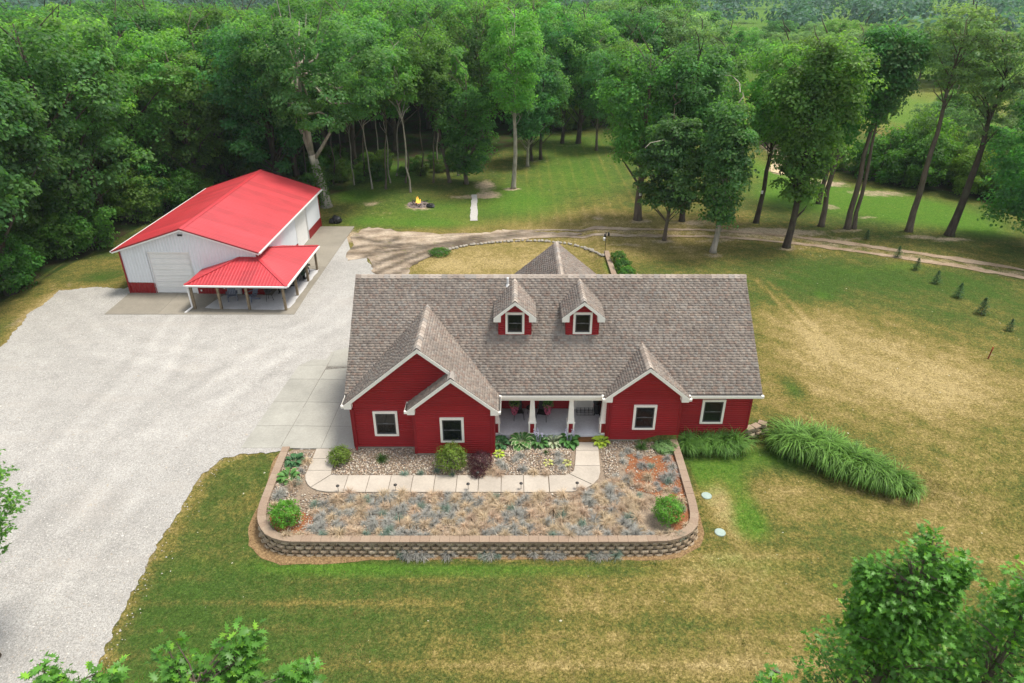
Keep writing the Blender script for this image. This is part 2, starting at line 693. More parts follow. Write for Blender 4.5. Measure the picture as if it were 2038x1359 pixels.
# dryness
for b in [(1750, 720, 260, 110, .42), (1600, 660, 120, 90, .3), (1950, 800, 200, 110, .35), (1600, 800, 90, 60, .3), (1850, 950, 160, 90, .3), (1640, 1010, 150, 60, .25),
          (1560, 1180, 160, 120, .28), (1950, 1080, 160, 80, .3), (1300, 1180, 250, 50, .22), (1250, 1320, 350, 60, .22), (1480, 1330, 150, 60, .25),
          (1700, 550, 150, 35, -.35), (1560, 590, 60, 30, -.25), (1640, 580, 40, 20, -.3), (1900, 640, 130, 60, -.22), (1950, 560, 120, 30, -.35), (1800, 620, 90, 20, -.1),
          (1600, 870, 80, 30, -.2), (1580, 775, 25, 30, -.5), (1640, 930, 180, 25, -.2),
          (1010, 525, 170, 40, .42), (900, 530, 60, 20, .3), (1330, 500, 120, 28, .22), (1250, 440, 120, 30, .18), (1150, 425, 90, 30, .15), (1450, 430, 150, 25, .15),
          (400, 1230, 230, 130, -.12), (450, 1100, 120, 90, -.05), (600, 1300, 250, 60, -.08), (490, 1000, 40, 30, .2), (420, 1130, 60, 30, .14), (800, 1300, 250, 40, .02),
          (1440, 1010, 26, 62, .6), (1415, 985, 30, 20, .3), (1550, 970, 60, 30, .2), (1390, 1130, 90, 20, .25),
          (200, 560, 90, 50, .28), (90, 610, 90, 40, .25), (200, 552, 45, 14, -.5)]:
    blob(DRY, *b)
# lush green
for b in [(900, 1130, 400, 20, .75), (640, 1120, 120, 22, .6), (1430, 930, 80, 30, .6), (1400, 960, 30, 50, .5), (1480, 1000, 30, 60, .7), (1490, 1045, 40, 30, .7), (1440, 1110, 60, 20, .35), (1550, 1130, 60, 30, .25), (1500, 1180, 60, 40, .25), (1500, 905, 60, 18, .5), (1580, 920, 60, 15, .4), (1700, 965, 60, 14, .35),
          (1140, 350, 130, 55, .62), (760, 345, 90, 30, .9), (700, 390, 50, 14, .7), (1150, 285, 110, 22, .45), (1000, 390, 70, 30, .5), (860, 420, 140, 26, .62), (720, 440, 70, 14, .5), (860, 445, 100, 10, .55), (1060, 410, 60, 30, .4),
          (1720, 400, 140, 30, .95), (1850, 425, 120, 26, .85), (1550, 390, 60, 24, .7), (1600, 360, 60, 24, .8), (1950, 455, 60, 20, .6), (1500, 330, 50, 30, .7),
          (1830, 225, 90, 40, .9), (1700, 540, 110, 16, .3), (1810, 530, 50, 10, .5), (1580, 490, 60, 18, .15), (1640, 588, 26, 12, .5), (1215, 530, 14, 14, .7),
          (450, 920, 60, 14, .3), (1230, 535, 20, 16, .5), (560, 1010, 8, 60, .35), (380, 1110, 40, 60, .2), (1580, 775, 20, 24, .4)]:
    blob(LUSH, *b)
# bare spots
for b in [(965, 368, 26, 12, .75), (975, 388, 30, 8, .7), (920, 392, 40, 5, .6), (740, 405, 30, 8, .55), (760, 425, 40, 5, .4), (1020, 376, 22, 4, .7), (1270, 440, 26, 5, .6), (1420, 508, 34, 7, .55), (1320, 480, 24, 4, .5),
          (1565, 496, 30, 5, .5), (1190, 434, 22, 6, .5), (1380, 442, 60, 8, .5), (1520, 458, 60, 8, .5), (1600, 462, 70, 7, .5), (1250, 487, 60, 5, .45), (1350, 493, 40, 5, .35), (1690, 458, 40, 5, .5),
          (1815, 470, 50, 5, .5), (1890, 475, 40, 4, .5), (1725, 432, 26, 5, .55), (1890, 480, 90, 6, .35), (1655, 412, 26, 10, .5), (1120, 287, 60, 12, .35), (1075, 320, 50, 8, .35), (1050, 335, 40, 6, .35),
          (120, 575, 70, 30, .35), (40, 640, 50, 25, .4), (180, 500, 40, 20, .3), (690, 470, 60, 18, .7), (1980, 735, 40, 12, .3), (835, 410, 34, 10, .8), (1550, 300, 30, 30, 1.0), (1560, 340, 40, 12, .8), (1640, 365, 60, 8, .7), (1750, 385, 90, 8, .6),
          (1420, 480, 40, 5, .35), (1700, 475, 60, 5, .3), (1970, 705, 14, 4, .6)]:
    blob(DIRT, *b)


def dist_line(pts):
    D = np.full(XX.shape, 1e9)
    for (x0, y0), (x1, y1) in zip(pts[:-1], pts[1:]):
        L2 = (x1 - x0) ** 2 + (y1 - y0) ** 2
        tt = np.clip(((XX - x0) * (x1 - x0) + (YY - y0) * (y1 - y0)) / L2, 0, 1)
        D = np.minimum(D, np.hypot(XX - x0 - tt * (x1 - x0), YY - y0 - tt * (y1 - y0)))
    return D


TRACKLINE = PW([(700, 500), (800, 490), (900, 474), (1000, 466), (1120, 464), (1250, 463), (1400, 464), (1500, 470), (1600, 480), (1700, 493), (1800, 507), (1900, 522), (2038, 545), (2250, 590)])
d = dist_line(TRACKLINE)
DIRT += 0.42 * np.exp(-(d / 2.2) ** 2) * ss(-8, 2, XX)
DRY += 0.25 * np.exp(-(d / 4.5) ** 2)
# two wheel marks worn into the lawn
for wl in ([(1508, 560), (1560, 612), (1600, 660), (1645, 722)], [(1530, 560), (1585, 612), (1630, 664), (1672, 715)]):
    d = dist_line(PW(wl))
    DRY += 0.38 * np.exp(-(d / 0.20) ** 2)
# mowing stripes
front = 1 - ss(20, 24, YY)
fr_ = np.abs(((YY + XX * .012) / 1.28 + fbm(XX, YY, .10, 2, 9) * .25) % 1.0 - .5)
DRY += front * (0.26 * np.exp(-(fr_ / .09) ** 2) - .045) * (0.25 + 1.3 * fbm(XX, YY, .16, 3, 5))
DRY += front * 0.05 * np.sin(YY * 2 * math.pi / 2.56)
backl = ss(58, 64, YY) * (1 - ss(95, 105, YY)) * ss(-4, 2, XX) * (1 - ss(14, 20, XX))
fr_ = np.abs((XX / 1.35 + fbm(XX, YY, .06, 2, 9) * .6) % 1.0 - .5)
DRY += backl * (0.26 * np.exp(-(fr_ / .12) ** 2) - .05) * (0.2 + 1.3 * fbm(XX, YY, .1, 3, 5))
rightl = ss(20, 30, YY) * ss(10, 14, XX) * (1 - ss(50, 58, YY))
DRY += rightl * 0.05 * np.sin((XX * 0.75 + YY * 0.65) * 2 * math.pi / 1.8 + fbm(XX, YY, .05, 2, 19) * 3)
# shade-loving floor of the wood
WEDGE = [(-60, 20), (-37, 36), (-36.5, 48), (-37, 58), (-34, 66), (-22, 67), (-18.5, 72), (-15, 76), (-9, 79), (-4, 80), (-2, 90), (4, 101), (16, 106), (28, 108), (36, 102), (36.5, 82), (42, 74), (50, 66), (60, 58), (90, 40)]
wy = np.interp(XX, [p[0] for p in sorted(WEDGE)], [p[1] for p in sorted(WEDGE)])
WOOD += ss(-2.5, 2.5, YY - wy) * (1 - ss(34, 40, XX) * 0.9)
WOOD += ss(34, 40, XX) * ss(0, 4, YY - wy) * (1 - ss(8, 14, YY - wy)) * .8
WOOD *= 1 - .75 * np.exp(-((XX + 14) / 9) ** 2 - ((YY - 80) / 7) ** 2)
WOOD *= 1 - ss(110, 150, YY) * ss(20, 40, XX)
LUSH += ss(20, 40, XX) * ss(100, 112, YY) * 0.5
DRY += ss(20, 40, XX) * ss(98, 108, YY) * (1 - ss(140, 165, YY)) * 0.3
LUSH += ss(150, 200, YY) * 0.4
# strip of lawn that fades out against the gravel
ZZ = hgt(XX, YY)
ny, nx = XX.shape
idx = np.arange(nx * ny).reshape(ny, nx)
quads = np.stack([idx[:-1, :-1], idx[:-1, 1:], idx[1:, 1:], idx[1:, :-1]], -1).reshape(-1, 4)
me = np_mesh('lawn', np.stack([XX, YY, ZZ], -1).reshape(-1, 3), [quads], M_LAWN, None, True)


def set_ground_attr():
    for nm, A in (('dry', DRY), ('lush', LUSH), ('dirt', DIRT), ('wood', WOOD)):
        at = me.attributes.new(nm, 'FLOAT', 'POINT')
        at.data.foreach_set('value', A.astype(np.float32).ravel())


def jag(poly, amp, step=0.6, seed=0, skip=()):
    """resample a closed polygon and make its edge uneven"""
    out = []
    n = len(poly)
    for i in range(n):
        a = np.array(poly[i])
        b = np.array(poly[(i + 1) % n])
        L = np.linalg.norm(b - a)
        k = max(1, int(L / step))
        nr = np.array([-(b - a)[1], (b - a)[0]]) / max(L, 1e-6)
        for j in range(k):
            p = a + (b - a) * j / k
            if i not in skip:
                p = p + nr * amp * 2 * (float(fbm(p[0], p[1], 0.9, 3, seed)) - 0.5 + .45 * (float(fbm(p[0], p[1], 5.0, 2, seed + 7)) - .5))
            out.append((float(p[0]), float(p[1])))
    return out


def sheet(name, poly, dz, mat, res=0.8, tintf=None, z=None, kind='structure'):
    xs = [p[0] for p in poly]
    ys = [p[1] for p in poly]
    pts = [Vector(p) for p in poly]
    pa = np.array(poly)
    gx, gy = np.meshgrid(np.arange(min(xs), max(xs), res), np.arange(min(ys), max(ys), res))
    gx = gx.ravel() + res * .13
    gy = gy.ravel() + res * .17
    ins = np.zeros(len(gx), bool)
    j = len(pa) - 1
    for i in range(len(pa)):
        c = ((pa[i, 1] > gy) != (pa[j, 1] > gy)) & (gx < (pa[j, 0] - pa[i, 0]) * (gy - pa[i, 1]) / (pa[j, 1] - pa[i, 1] + 1e-12) + pa[i, 0])
        ins ^= c
        j = i
    n = len(pts)
    edges = [(i, (i + 1) % n) for i in range(n)]
    pts += [Vector((x, y)) for x, y in zip(gx[ins], gy[ins])]
    v, e, f, *_ = delaunay_2d_cdt(pts, edges, [list(range(n))], 1, 1e-4)
    X = np.array([p[0] for p in v])
    Y = np.array([p[1] for p in v])
    Z = (hgt(X, Y) if z is None else np.full_like(X, z)) + dz
    tint = tintf(X, Y) if tintf else np.ones(len(X))
    tri = [q for q in f if len(q) == 3]
    m = np_mesh(name, np.stack([X, Y, Z], 1), [np.array(tri)], mat, tint, True)
    o = link(name, m)
    tag(o, kind=kind)
    return o


# gravel yard and drive
GRAVEL = PW([(477, 903), (440, 917), (402, 945), (372, 985), (350, 1030), (318, 1085), (286, 1140), (262, 1185), (236, 1240), (208, 1290), (186, 1345), (150, 1440), (90, 1600), (-300, 1700), (-420, 900), (-120, 740), (-20, 700), (14, 682), (62, 622), (118, 578), (195, 571), (246, 576)])
GRAVEL += [(-27.0, 50.0), (-18.0, 58.0), (-14.9, 58.5)] + PW([(700, 506), (728, 512), (742, 530), (770, 530), (800, 548)]) + [(-9.0, 47.0), (-6.0, 40.0), (-6.0, 28.5), (-9.3, 27.45)]
GJ = jag(GRAVEL, 0.28, 0.14, 4, skip=(22, 23, 24, 29, 30, 31, 32))
dgr = dist_line(GJ[:int(len(GJ) * 0.5)])
DIRT += 0.38 * np.exp(-(dgr / 0.30) ** 2) * (YY < 28)
DRY += 0.35 * np.exp(-(dgr / 0.55) ** 2)
def gravel_tint(X, Y):
    k = np.ones_like(X)
    for ln, w_, am in (([(-20, 9), (-19.5, 16), (-18.5, 23), (-17.5, 30), (-15.5, 36), (-12.5, 42), (-11, 47)], 1.9, .10), ([(-24, 9), (-23.5, 18), (-22, 27), (-21.5, 34), (-22.5, 42)], 1.8, .09), ([(-22, 20), (-19, 27), (-16, 31), (-13.6, 33)], 1.7, .08), ([(-33, 44), (-26, 38), (-19, 36), (-12.5, 41)], 1.7, .07)):
        D = np.full(X.shape, 1e9)
        for (x0, y0), (x1, y1) in zip(ln[:-1], ln[1:]):
            L2 = (x1 - x0) ** 2 + (y1 - y0) ** 2
            tt = np.clip(((X - x0) * (x1 - x0) + (Y - y0) * (y1 - y0)) / L2, 0, 1)
            D = np.minimum(D, np.hypot(X - x0 - tt * (x1 - x0), Y - y0 - tt * (y1 - y0)))
        f = fbm(X, Y, .18, 3, 8)
        am = am * 1.0
        k += am * np.exp(-((D - w_ / 2) / .38) ** 2) * f * 1.5 - am * .8 * np.exp(-((D - w_ / 2 - .75) / .35) ** 2) * f * 1.5
    k *= .90 + .20 * fbm(X, Y, .22, 4, 12)
    wet = .16 * np.exp(-(((X + 22) / 3.2) ** 2 + ((Y - 23.0) / 1.6) ** 2)) + .10 * np.exp(-(((X + 20) / 4) ** 2 + ((Y - 14.5) / 4) ** 2))
    return (k - wet * fbm(X, Y, .7, 3, 2) * 1.6)[:, None] * np.array([1.0, 1.0, 1.0])


sheet('gravel_drive', GJ, 0.03, M_GRAVEL, 0.35, gravel_tint)

def resample(P, step):
    P = np.asarray(P, float)
    seg = np.linalg.norm(np.diff(P, axis=0), axis=1)
    s = np.concatenate([[0], np.cumsum(seg)])
    n = int(s[-1] / step)
    q = np.linspace(0, s[-1], n + 1)
    return np.stack([np.interp(q, s, P[:, 0]), np.interp(q, s, P[:, 1])], 1), q


# churned earth and the track that leaves it
tr = np.array(TRACKLINE)
DTRK = PW([(698, 470), (735, 452), (800, 462), (860, 464), (930, 466), (1000, 459), (1060, 459)])
up = PW([(1120, 461), (1250, 461), (1400, 461), (1500, 466), (1600, 475), (1700, 489), (1800, 503), (1900, 517), (2038, 540), (2250, 584)])
dn = PW([(2250, 598), (2038, 552), (1900, 530), (1800, 514), (1700, 500), (1600, 487), (1500, 477), (1400, 469), (1250, 467), (1120, 469), (1050, 474), (960, 484), (900, 494), (850, 512), (818, 532), (800, 552), (745, 548), (728, 512), (690, 520)])


def dirt_tint(X, Y):
    s = fbm(X * 0.35 + Y * 0.2, Y * 2.4 - X * 0.75, 1.2, 5, 31)
    m = 1 - ss(4.0, 14.0, X)                      # the fresh, dark churned part
    rut = np.zeros_like(X)
    for ln in ([(742, 548), (800, 522), (860, 498), (940, 479), (1060, 464), (1160, 463)], [(768, 554), (832, 523), (900, 494), (980, 475), (1080, 465), (1180, 465)], [(690, 507), (760, 503), (850, 491), (940, 474), (1040, 461)],
               [(712, 474), (770, 486), (840, 489), (920, 482)], [(700, 494), (745, 488), (800, 494), (860, 489)], [(735, 530), (790, 510), (850, 495)], [(722, 515), (760, 494), (790, 474)]):
        q_ = PW(ln)
        D = np.full(X.shape, 1e9)
        for (x0, y0), (x1, y1) in zip(q_[:-1], q_[1:]):
            L2 = (x1 - x0) ** 2 + (y1 - y0) ** 2
            tt = np.clip(((X - x0) * (x1 - x0) + (Y - y0) * (y1 - y0)) / L2, 0, 1)
            D = np.minimum(D, np.hypot(X - x0 - tt * (x1 - x0), Y - y0 - tt * (y1 - y0)))
        rut = np.maximum(rut, np.exp(-(D / .42) ** 2))
    k = 1.0 - m * np.clip(0.30 * ss(0.42, 0.66, s) + .62 * rut * (.4 + fbm(X, Y, .9, 3, 5)), 0, .72)
    base = np.stack([k * (1.0 - 0.10 * m), k * (0.96 - .03 * m), k * (0.94 + .04 * m)], 1)
    return base * (1 - .26 * ss(8, 16, X))[:, None] * (0.9 + 0.25 * fbm(X, Y, 0.6, 3, 2))[:, None]


up = PW([(1100, 462), (1160, 463)])
dn = PW([(1160, 466), (1120, 468), (1050, 474), (960, 484), (900, 494), (850, 512), (818, 532), (800, 552), (745, 548), (728, 512), (690, 520)])
sheet('dirt_track', jag(DTRK + up + dn, 0.55, 0.4, 8), 0.045, M_DIRT, 0.28, dirt_tint)
tl2, _q = resample(TRACKLINE[3:], 1.0)
dv = np.gradient(tl2, axis=0)
dv /= np.linalg.norm(dv, axis=1)[:, None]
nv = np.stack([-dv[:, 1], dv[:, 0]], 1)
for off in (-.85, .85):
    wv = .12 + .30 * fbm(tl2[:, 0], tl2[:, 1] + off * 9, .25, 3, 4)
    wv = wv * (1 + .35 * ss(20, 34, tl2[:, 0]))
    a_ = tl2 + nv * (off + wv)[:, None]
    b_ = tl2 + nv * (off - wv)[:, None]
    sheet('dirt_track', jag([tuple(p) for p in a_] + [tuple(p) for p in b_[::-1]], 0.22, 0.3, 8 + int(off * 2)), 0.04, M_DIRT, 0.5, dirt_tint)

# garden bed behind the stone wall
WALLLINE = [(-11.40, 27.45), (-11.33, 25.6), (-11.27, 24.3), (-11.21, 23.3), (-11.08, 22.6), (-10.80, 21.95), (-10.38, 21.48), (-9.85, 21.16), (-9.2, 21.05), (-6.0, 21.03), (-2.0, 21.03), (2.0, 21.03), (5.4, 21.04), (6.5, 21.10), (7.05, 21.26), (7.55, 21.55), (7.90, 21.98), (8.08, 22.5), (8.18, 23.3), (8.24, 25.0), (8.28, 26.5), (8.31, 28.1)]
WL = np.array(WALLLINE)


inner = [(x, y) for x, y in WALLLINE]
dwl = dist_line(WALLLINE)
outside = (YY < 27) & ((XX < -9) | (XX > 6) | (YY < 21.1))
LUSH -= 0.8 * np.exp(-(dwl / 0.5) ** 4) * outside
DIRT += 0.30 * np.exp(-(dwl / 0.75) ** 4) * outside
bedpoly = [(-11.30, 27.44)] + [(x + 0.12 * (1 if x < -9 else (-1 if x > 7 else 0)), y + (0.15 if y < 21.4 else 0)) for x, y in WALLLINE[1:-1]] + [(8.2, 28.5), (4.6, 28.6), (-1.0, 28.6), (-7.6, 28.0), (-7.6, 27.44)]
sheet('garden_bed', bedpoly, -0.045, M_BED, 0.9, None, 0.0)
sheet('bark_mulch', jag(PW([(1246, 900), (1300, 912), (1338, 905), (1352, 940), (1362, 985), (1376, 1020), (1380, 1052), (1345, 1060), (1330, 1010), (1300, 985), (1262, 975), (1244, 935)], 0.0), 0.25, 0.3, 3), -0.028, M_MULCH, 0.5, None, 0.0)
sheet('bark_mulch', jag(PW([(560, 1008), (610, 1020), (640, 1040), (600, 1062), (575, 1066), (545, 1050), (536, 1025)], 0.0), 0.2, 0.3, 3), -0.028, M_MULCH, 0.4, None, 0.0)
ring_o = [(-11.68, 26.6), (-11.55, 24.3), (-11.68, 22.6), (-11.3, 21.55), (-10.5, 20.75), (-9.6, 20.46), (-8.0, 20.52), (-6.2, 20.72), (-3, 20.76), (0, 20.76), (3, 20.72), (5.6, 20.68), (7.1, 20.85), (8.05, 21.45), (8.42, 22.2), (8.42, 23.6), (8.42, 25.5), (8.4, 27.6)]
sheet('mulch_strip', jag(ring_o + [(x, y) for x, y in WALLLINE[::-1]], 0.10, 0.3, 6), 0.012, M_EDGE, 0.35)
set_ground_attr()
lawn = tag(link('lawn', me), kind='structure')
sheet('gravel_strip', jag(PW([(939, 388), (949, 388), (951, 440), (935, 440)]), 0.08, 0.3, 2), 0.05, simple('white gravel', (0.42, 0.40, 0.37), 0.9, 0.1, 0.2, 9, fine=0.2), 0.5)
sheet('sandy_path', jag(PW([(1552, 255), (1580, 255), (1600, 300), (1598, 345), (1570, 350), (1532, 342), (1543, 300)]), 0.5, 0.8, 2), 0.06, soil('pale sandy soil', (0.40, 0.31, 0.18), (0.56, 0.44, 0.28), 3), 1.2)



def inside(poly, gx, gy):
    pa = np.array(poly)
    ins = np.zeros(len(gx), bool)
    j = len(pa) - 1
    for i in range(len(pa)):
        c_ = ((pa[i, 1] > gy) != (pa[j, 1] > gy)) & (gx < (pa[j, 0] - pa[i, 0]) * (gy - pa[i, 1]) / (pa[j, 1] - pa[i, 1] + 1e-12) + pa[i, 0])
        ins ^= c_
        j = i
    return ins


def grid_at(A, x, y):
    i = np.clip(np.searchsorted(GX, x) - 1, 0, len(GX) - 2)
    j = np.clip(np.searchsorted(GY, y) - 1, 0, len(GY) - 2)
    return A[j, i]


# short turf: real blades over the near lawn, a mass nobody could count
rs = np.random.RandomState(17)
n = 128000
v_ = rs.uniform(0, 1, n)
ty = 12 + 48 * v_ ** 1.25
tx = rs.uniform(-1, 1, n) * (ty * .80 + 7)
bad = inside(GJ, tx, ty) | ((tx > -8.3) & (tx < 12.4) & (ty > 26.8) & (ty < 40.8)) | inside(ring_o + [(8.31, 28.1), (-11.4, 27.45)], tx, ty) | ((tx > -11.6) & (tx < 8.4) & (ty > 21) & (ty < 28)) | ((ty > 41) & (tx < -14.5)) | ((tx < -9.5) & (ty > 27.2)) | ((ty > 44.5) & (tx < 4) & (ty < 62))
tdirt = grid_at(DIRT, tx, ty) + (fbm(tx, ty, 1.2, 4, 77) - .5)
bad |= (tdirt > .42) | (grid_at(WOOD, tx, ty) > .4)
tx, ty = tx[~bad], ty[~bad]
n = len(tx)
dd = grid_at(DRY, tx, ty) + (fbm(tx, ty, .30, 4, 51) - .5) * 1.1 + (fbm(tx, ty, 1.9, 4, 52) - .5) * 1.2 + rs.normal(0, .16, n)
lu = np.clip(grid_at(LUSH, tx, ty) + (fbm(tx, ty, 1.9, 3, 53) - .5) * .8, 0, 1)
stops = [0.0, .28, .5, .75, 1.0]
cols = np.array([(0.050, 0.092, 0.017), (0.082, 0.098, 0.024), (0.150, 0.130, 0.034), (0.232, 0.178, 0.064), (0.325, 0.25, 0.11)])
cc_ = np.stack([np.interp(dd, stops, cols[:, k]) for k in range(3)], 1)
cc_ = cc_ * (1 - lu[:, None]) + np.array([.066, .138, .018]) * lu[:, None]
cc_ *= rs.uniform(.75, 1.45, n)[:, None]
nb = 3
ci = np.repeat(np.arange(n), nb)
m_ = n * nb
an = rs.uniform(0, 6.28, m_)
bx_ = tx[ci] + rs.normal(0, .05, m_)
by_ = ty[ci] + rs.normal(0, .05, m_)
bz_ = hgt(bx_, by_) - .012
ln_ = rs.uniform(.05, .12, m_) * (1 + .5 * lu[ci])
wd_ = rs.uniform(.012, .026, m_)
el_ = rs.uniform(.25, 1.1, m_)
sx_, sy_ = -np.sin(an) * wd_ / 2, np.cos(an) * wd_ / 2
V_ = np.stack([np.stack([bx_ - sx_, by_ - sy_, bz_], 1), np.stack([bx_ + sx_, by_ + sy_, bz_], 1), np.stack([bx_ + np.cos(an) * ln_ * np.cos(el_), by_ + np.sin(an) * ln_ * np.cos(el_), bz_ + ln_ * np.sin(el_)], 1)], 1).reshape(-1, 3)
M_TURF = leafmat('turf blades', (1, 1, 1), (1.2, 1.2, .8), 0.0, .8, .1, .3, 0.0)
o = link('turf', np_mesh('turf', V_, [np.arange(m_ * 3).reshape(-1, 3)], M_TURF, np.repeat(np.repeat(cc_, nb, axis=0), 3, axis=0)))
tag(o, kind='stuff')
# loose stones on the drive, a few rolled into the grass
n = 26000
ty = 13 + 34 * rs.uniform(0, 1, n) ** 1.2
tx = -rs.uniform(.05, 1, n) * (ty * .80 + 7)
ok_ = inside(GJ, tx, ty)
edge = rs.uniform(0, 1, n) < .03
ed = np.array(GJ[:int(len(GJ) * .42)])
pick = ed[rs.randint(0, len(ed), n)]
tx = np.where(edge, pick[:, 0] + rs.normal(.1, .35, n), tx)
ty = np.where(edge, pick[:, 1] + rs.normal(0, .35, n), ty)
ok_ |= edge
ok_ &= ~((tx > -13.6) & (ty > 27.3)) & ~((ty > 42.3) & (tx > -28.5)) & (ty > 12)
tx, ty = tx[ok_], ty[ok_]
n = len(tx)
oct_ = np.array([(1, 0, 0), (0, 1, 0), (-1, 0, 0), (0, -1, 0), (0, 0, 1)], float)
sz = rs.uniform(.014, .036, n) * np.where(rs.uniform(0, 1, n) < .05, 1.6, 1)
V_ = oct_[None] * sz[:, None, None] * rs.uniform(.6, 1.3, (n, 1, 3)) * np.array([1.15, 1.0, .8]) + rs.normal(0, .004, (n, 5, 3))
V_ = V_ + np.stack([tx, ty, hgt(tx, ty) + .03], 1)[:, None]
F_ = (np.arange(n)[:, None, None] * 5 + np.array([(0, 1, 4), (1, 2, 4), (2, 3, 4), (3, 0, 4)])[None]).reshape(-1, 3)
T_ = np.repeat(np.array([(.42, .40, .365), (.36, .34, .30), (.50, .48, .44), (.30, .275, .24), (.40, .35, .29)])[rs.randint(0, 5, n)] * rs.uniform(.8, 1.15, (n, 1)), 5, axis=0)
tS = NT('loose gravel', .9, .1)
tS.base(tS.attr('tint', 'Color'))
o = link('loose_gravel', np_mesh('loose_gravel', V_.reshape(-1, 3), [F_], tS.m, T_))
tag(o, kind='stuff')

# ------------------------------------------------------------------ concrete driveway: slab after slab
rnd = random.Random(5)


def slab(name, corners, parent, mat, zt=0.03, th=0.12, gap=0.015, tint=None, follow=True):
    """a slab from ground corners (counter-clockwise), a little apart from its neighbours"""
    c = np.array(corners, float)
    m = c.mean(0)
    c2 = m + (c - m) * (1 - gap / np.linalg.norm(c - m, axis=1)[:, None] * 1.4)
    mb = MB()
    tn = tint if tint is not None else rnd.uniform(0.93, 1.05)
    n = len(c2)
    z = [(hz(x, y) if follow else 0.0) + zt for x, y in c2]
    top = [(x, y, q) for (x, y), q in zip(c2, z)]
    bev = m + (c2 - m) * (1 + 0.006 / np.linalg.norm(c2 - m, axis=1)[:, None])
    mid = [(x, y, q - 0.008) for (x, y), q in zip(bev, z)]
    low = [(x, y, q - th) for (x, y), q in zip(bev, z)]
    mb.poly(top, tn)
    for A, B in ((top, mid), (mid, low)):
        for i in range(n):
            j = (i + 1) % n
            mb.poly([A[i], B[i], B[j], A[j]], tn)
    return mb.obj(name, mat, parent)


sheet('driveway_base', [(-13.30, 27.47), (-7.9, 27.47), (-7.9, 35.5), (-12.3, 35.5)], 0.038, soil('dark joint filler', (0.14, 0.13, 0.11), (0.20, 0.19, 0.165), 6), 0.8)
dw = empty('concrete_driveway')
tag(dw, kind='structure')
ql = lambda y: np.interp(y, [27.45, 35.6, 39.5], [-11.2 - 1.95, -11.15, -8.2])      # left edge of the paved apron
rows = [27.45, 29.35, 31.6, 34.0, 35.6]
for y0, y1 in zip(rows[:-1], rows[1:]):
    xs0 = [-13.35 + 0.245 * 0, ]
    L0, L1 = np.interp(y0, [27.45, 35.6], [-10.98, -11.1]), np.interp(y1, [27.45, 35.6], [-10.98, -11.1])
    e0 = G(475, 900)[0] + (y0 - 27.45) * 0.083
    e1 = G(475, 900)[0] + (y1 - 27.45) * 0.083
    c0 = [e0, e0 + (-7.86 - e0) * 0.345, e0 + (-7.86 - e0) * 0.70, -7.86]
    c1 = [e1, e1 + (-7.86 - e1) * 0.345, e1 + (-7.86 - e1) * 0.70, -7.86]
    for k in range(3):
        slab('concrete_slab', [(c0[k], y0), (c0[k + 1], y0), (c1[k + 1], y1), (c1[k], y1)], dw, M_CONC, 0.045)
a = c1
slab('concrete_slab', [(a[0], 35.6), (a[1], 35.6), (a[1] + .05, 37.5)], dw, M_CONC, 0.045)
slab('concrete_slab', [(a[1], 35.6), (a[2], 35.6), (a[2], 38.4), (a[1] + .05, 37.5)], dw, M_CONC, 0.045)
slab('concrete_slab', [(a[2], 35.6), (-7.86, 35.6), (-7.86, 39.4), (a[2], 38.4)], dw, M_CONC, 0.045)

# walkway from the driveway round to the porch
_slab = slab


def slab(*a_, **k_):
    k_.setdefault('gap', .012)
    return _slab(*a_, **k_)


wk = empty('walkway')
tag(wk, kind='structure')
wx0, wx1 = -9.78, -8.62
slab('concrete_slab', [(wx0, 26.65), (wx1, 26.65), (wx1, 27.44), (wx0, 27.44)], wk, M_WALK, 0.02, follow=False)
slab('concrete_slab', [(wx0, 25.75), (wx1, 25.75), (wx1, 26.64), (wx0, 26.64)], wk, M_WALK, 0.02, follow=False)
cA = np.array((-8.58, 25.55))
arc = [(-9.78, 25.74), (-9.80, 25.4), (-9.70, 25.05), (-9.50, 24.72), (-9.32, 24.54)]
slab('concrete_slab', [(wx1, 25.74)] + arc + [(-8.58, 25.46)], wk, M_WALK, 0.02, follow=False)
arc2 = [(-9.30, 24.52), (-8.95, 24.32), (-8.50, 24.22), (-7.75, 24.20)]
slab('concrete_slab', [(-8.56, 25.44)] + arc2 + [(-7.75, 25.40), (-8.3, 25.40)], wk, M_WALK, 0.02, follow=False)
wxs = [-7.74, -6.72, -5.70, -4.66, -3.62, -2.58, -1.56, -0.50, 0.55, 1.72]
for x0, x1 in zip(wxs[:-1], wxs[1:]):
    slab('concrete_slab', [(x0, 24.20), (x1 - .01, 24.20), (x1 - .01, 25.40), (x0, 25.40)], wk, M_WALK, 0.02, follow=False)
slab('concrete_slab', [(1.73, 24.20), (2.75, 24.23), (3.30, 24.40), (3.75, 24.70), (2.72, 25.48), (2.5, 25.40), (1.73, 25.40)], wk, M_WALK, 0.02, follow=False)
slab('concrete_slab', [(3.76, 24.72), (4.08, 25.15), (4.22, 25.65), (4.25, 26.1), (3.02, 26.1), (2.95, 25.75), (2.74, 25.49)], wk, M_WALK, 0.02, follow=False)
slab('concrete_slab', [(3.03, 26.11), (4.25, 26.11), (4.32, 27.3), (3.18, 27.3)], wk, M_WALK, 0.02, follow=False)
slab('concrete_slab', [(3.18, 27.31), (4.32, 27.31), (4.36, 27.98), (3.24, 27.98)], wk, M_WALK, 0.02, follow=False)

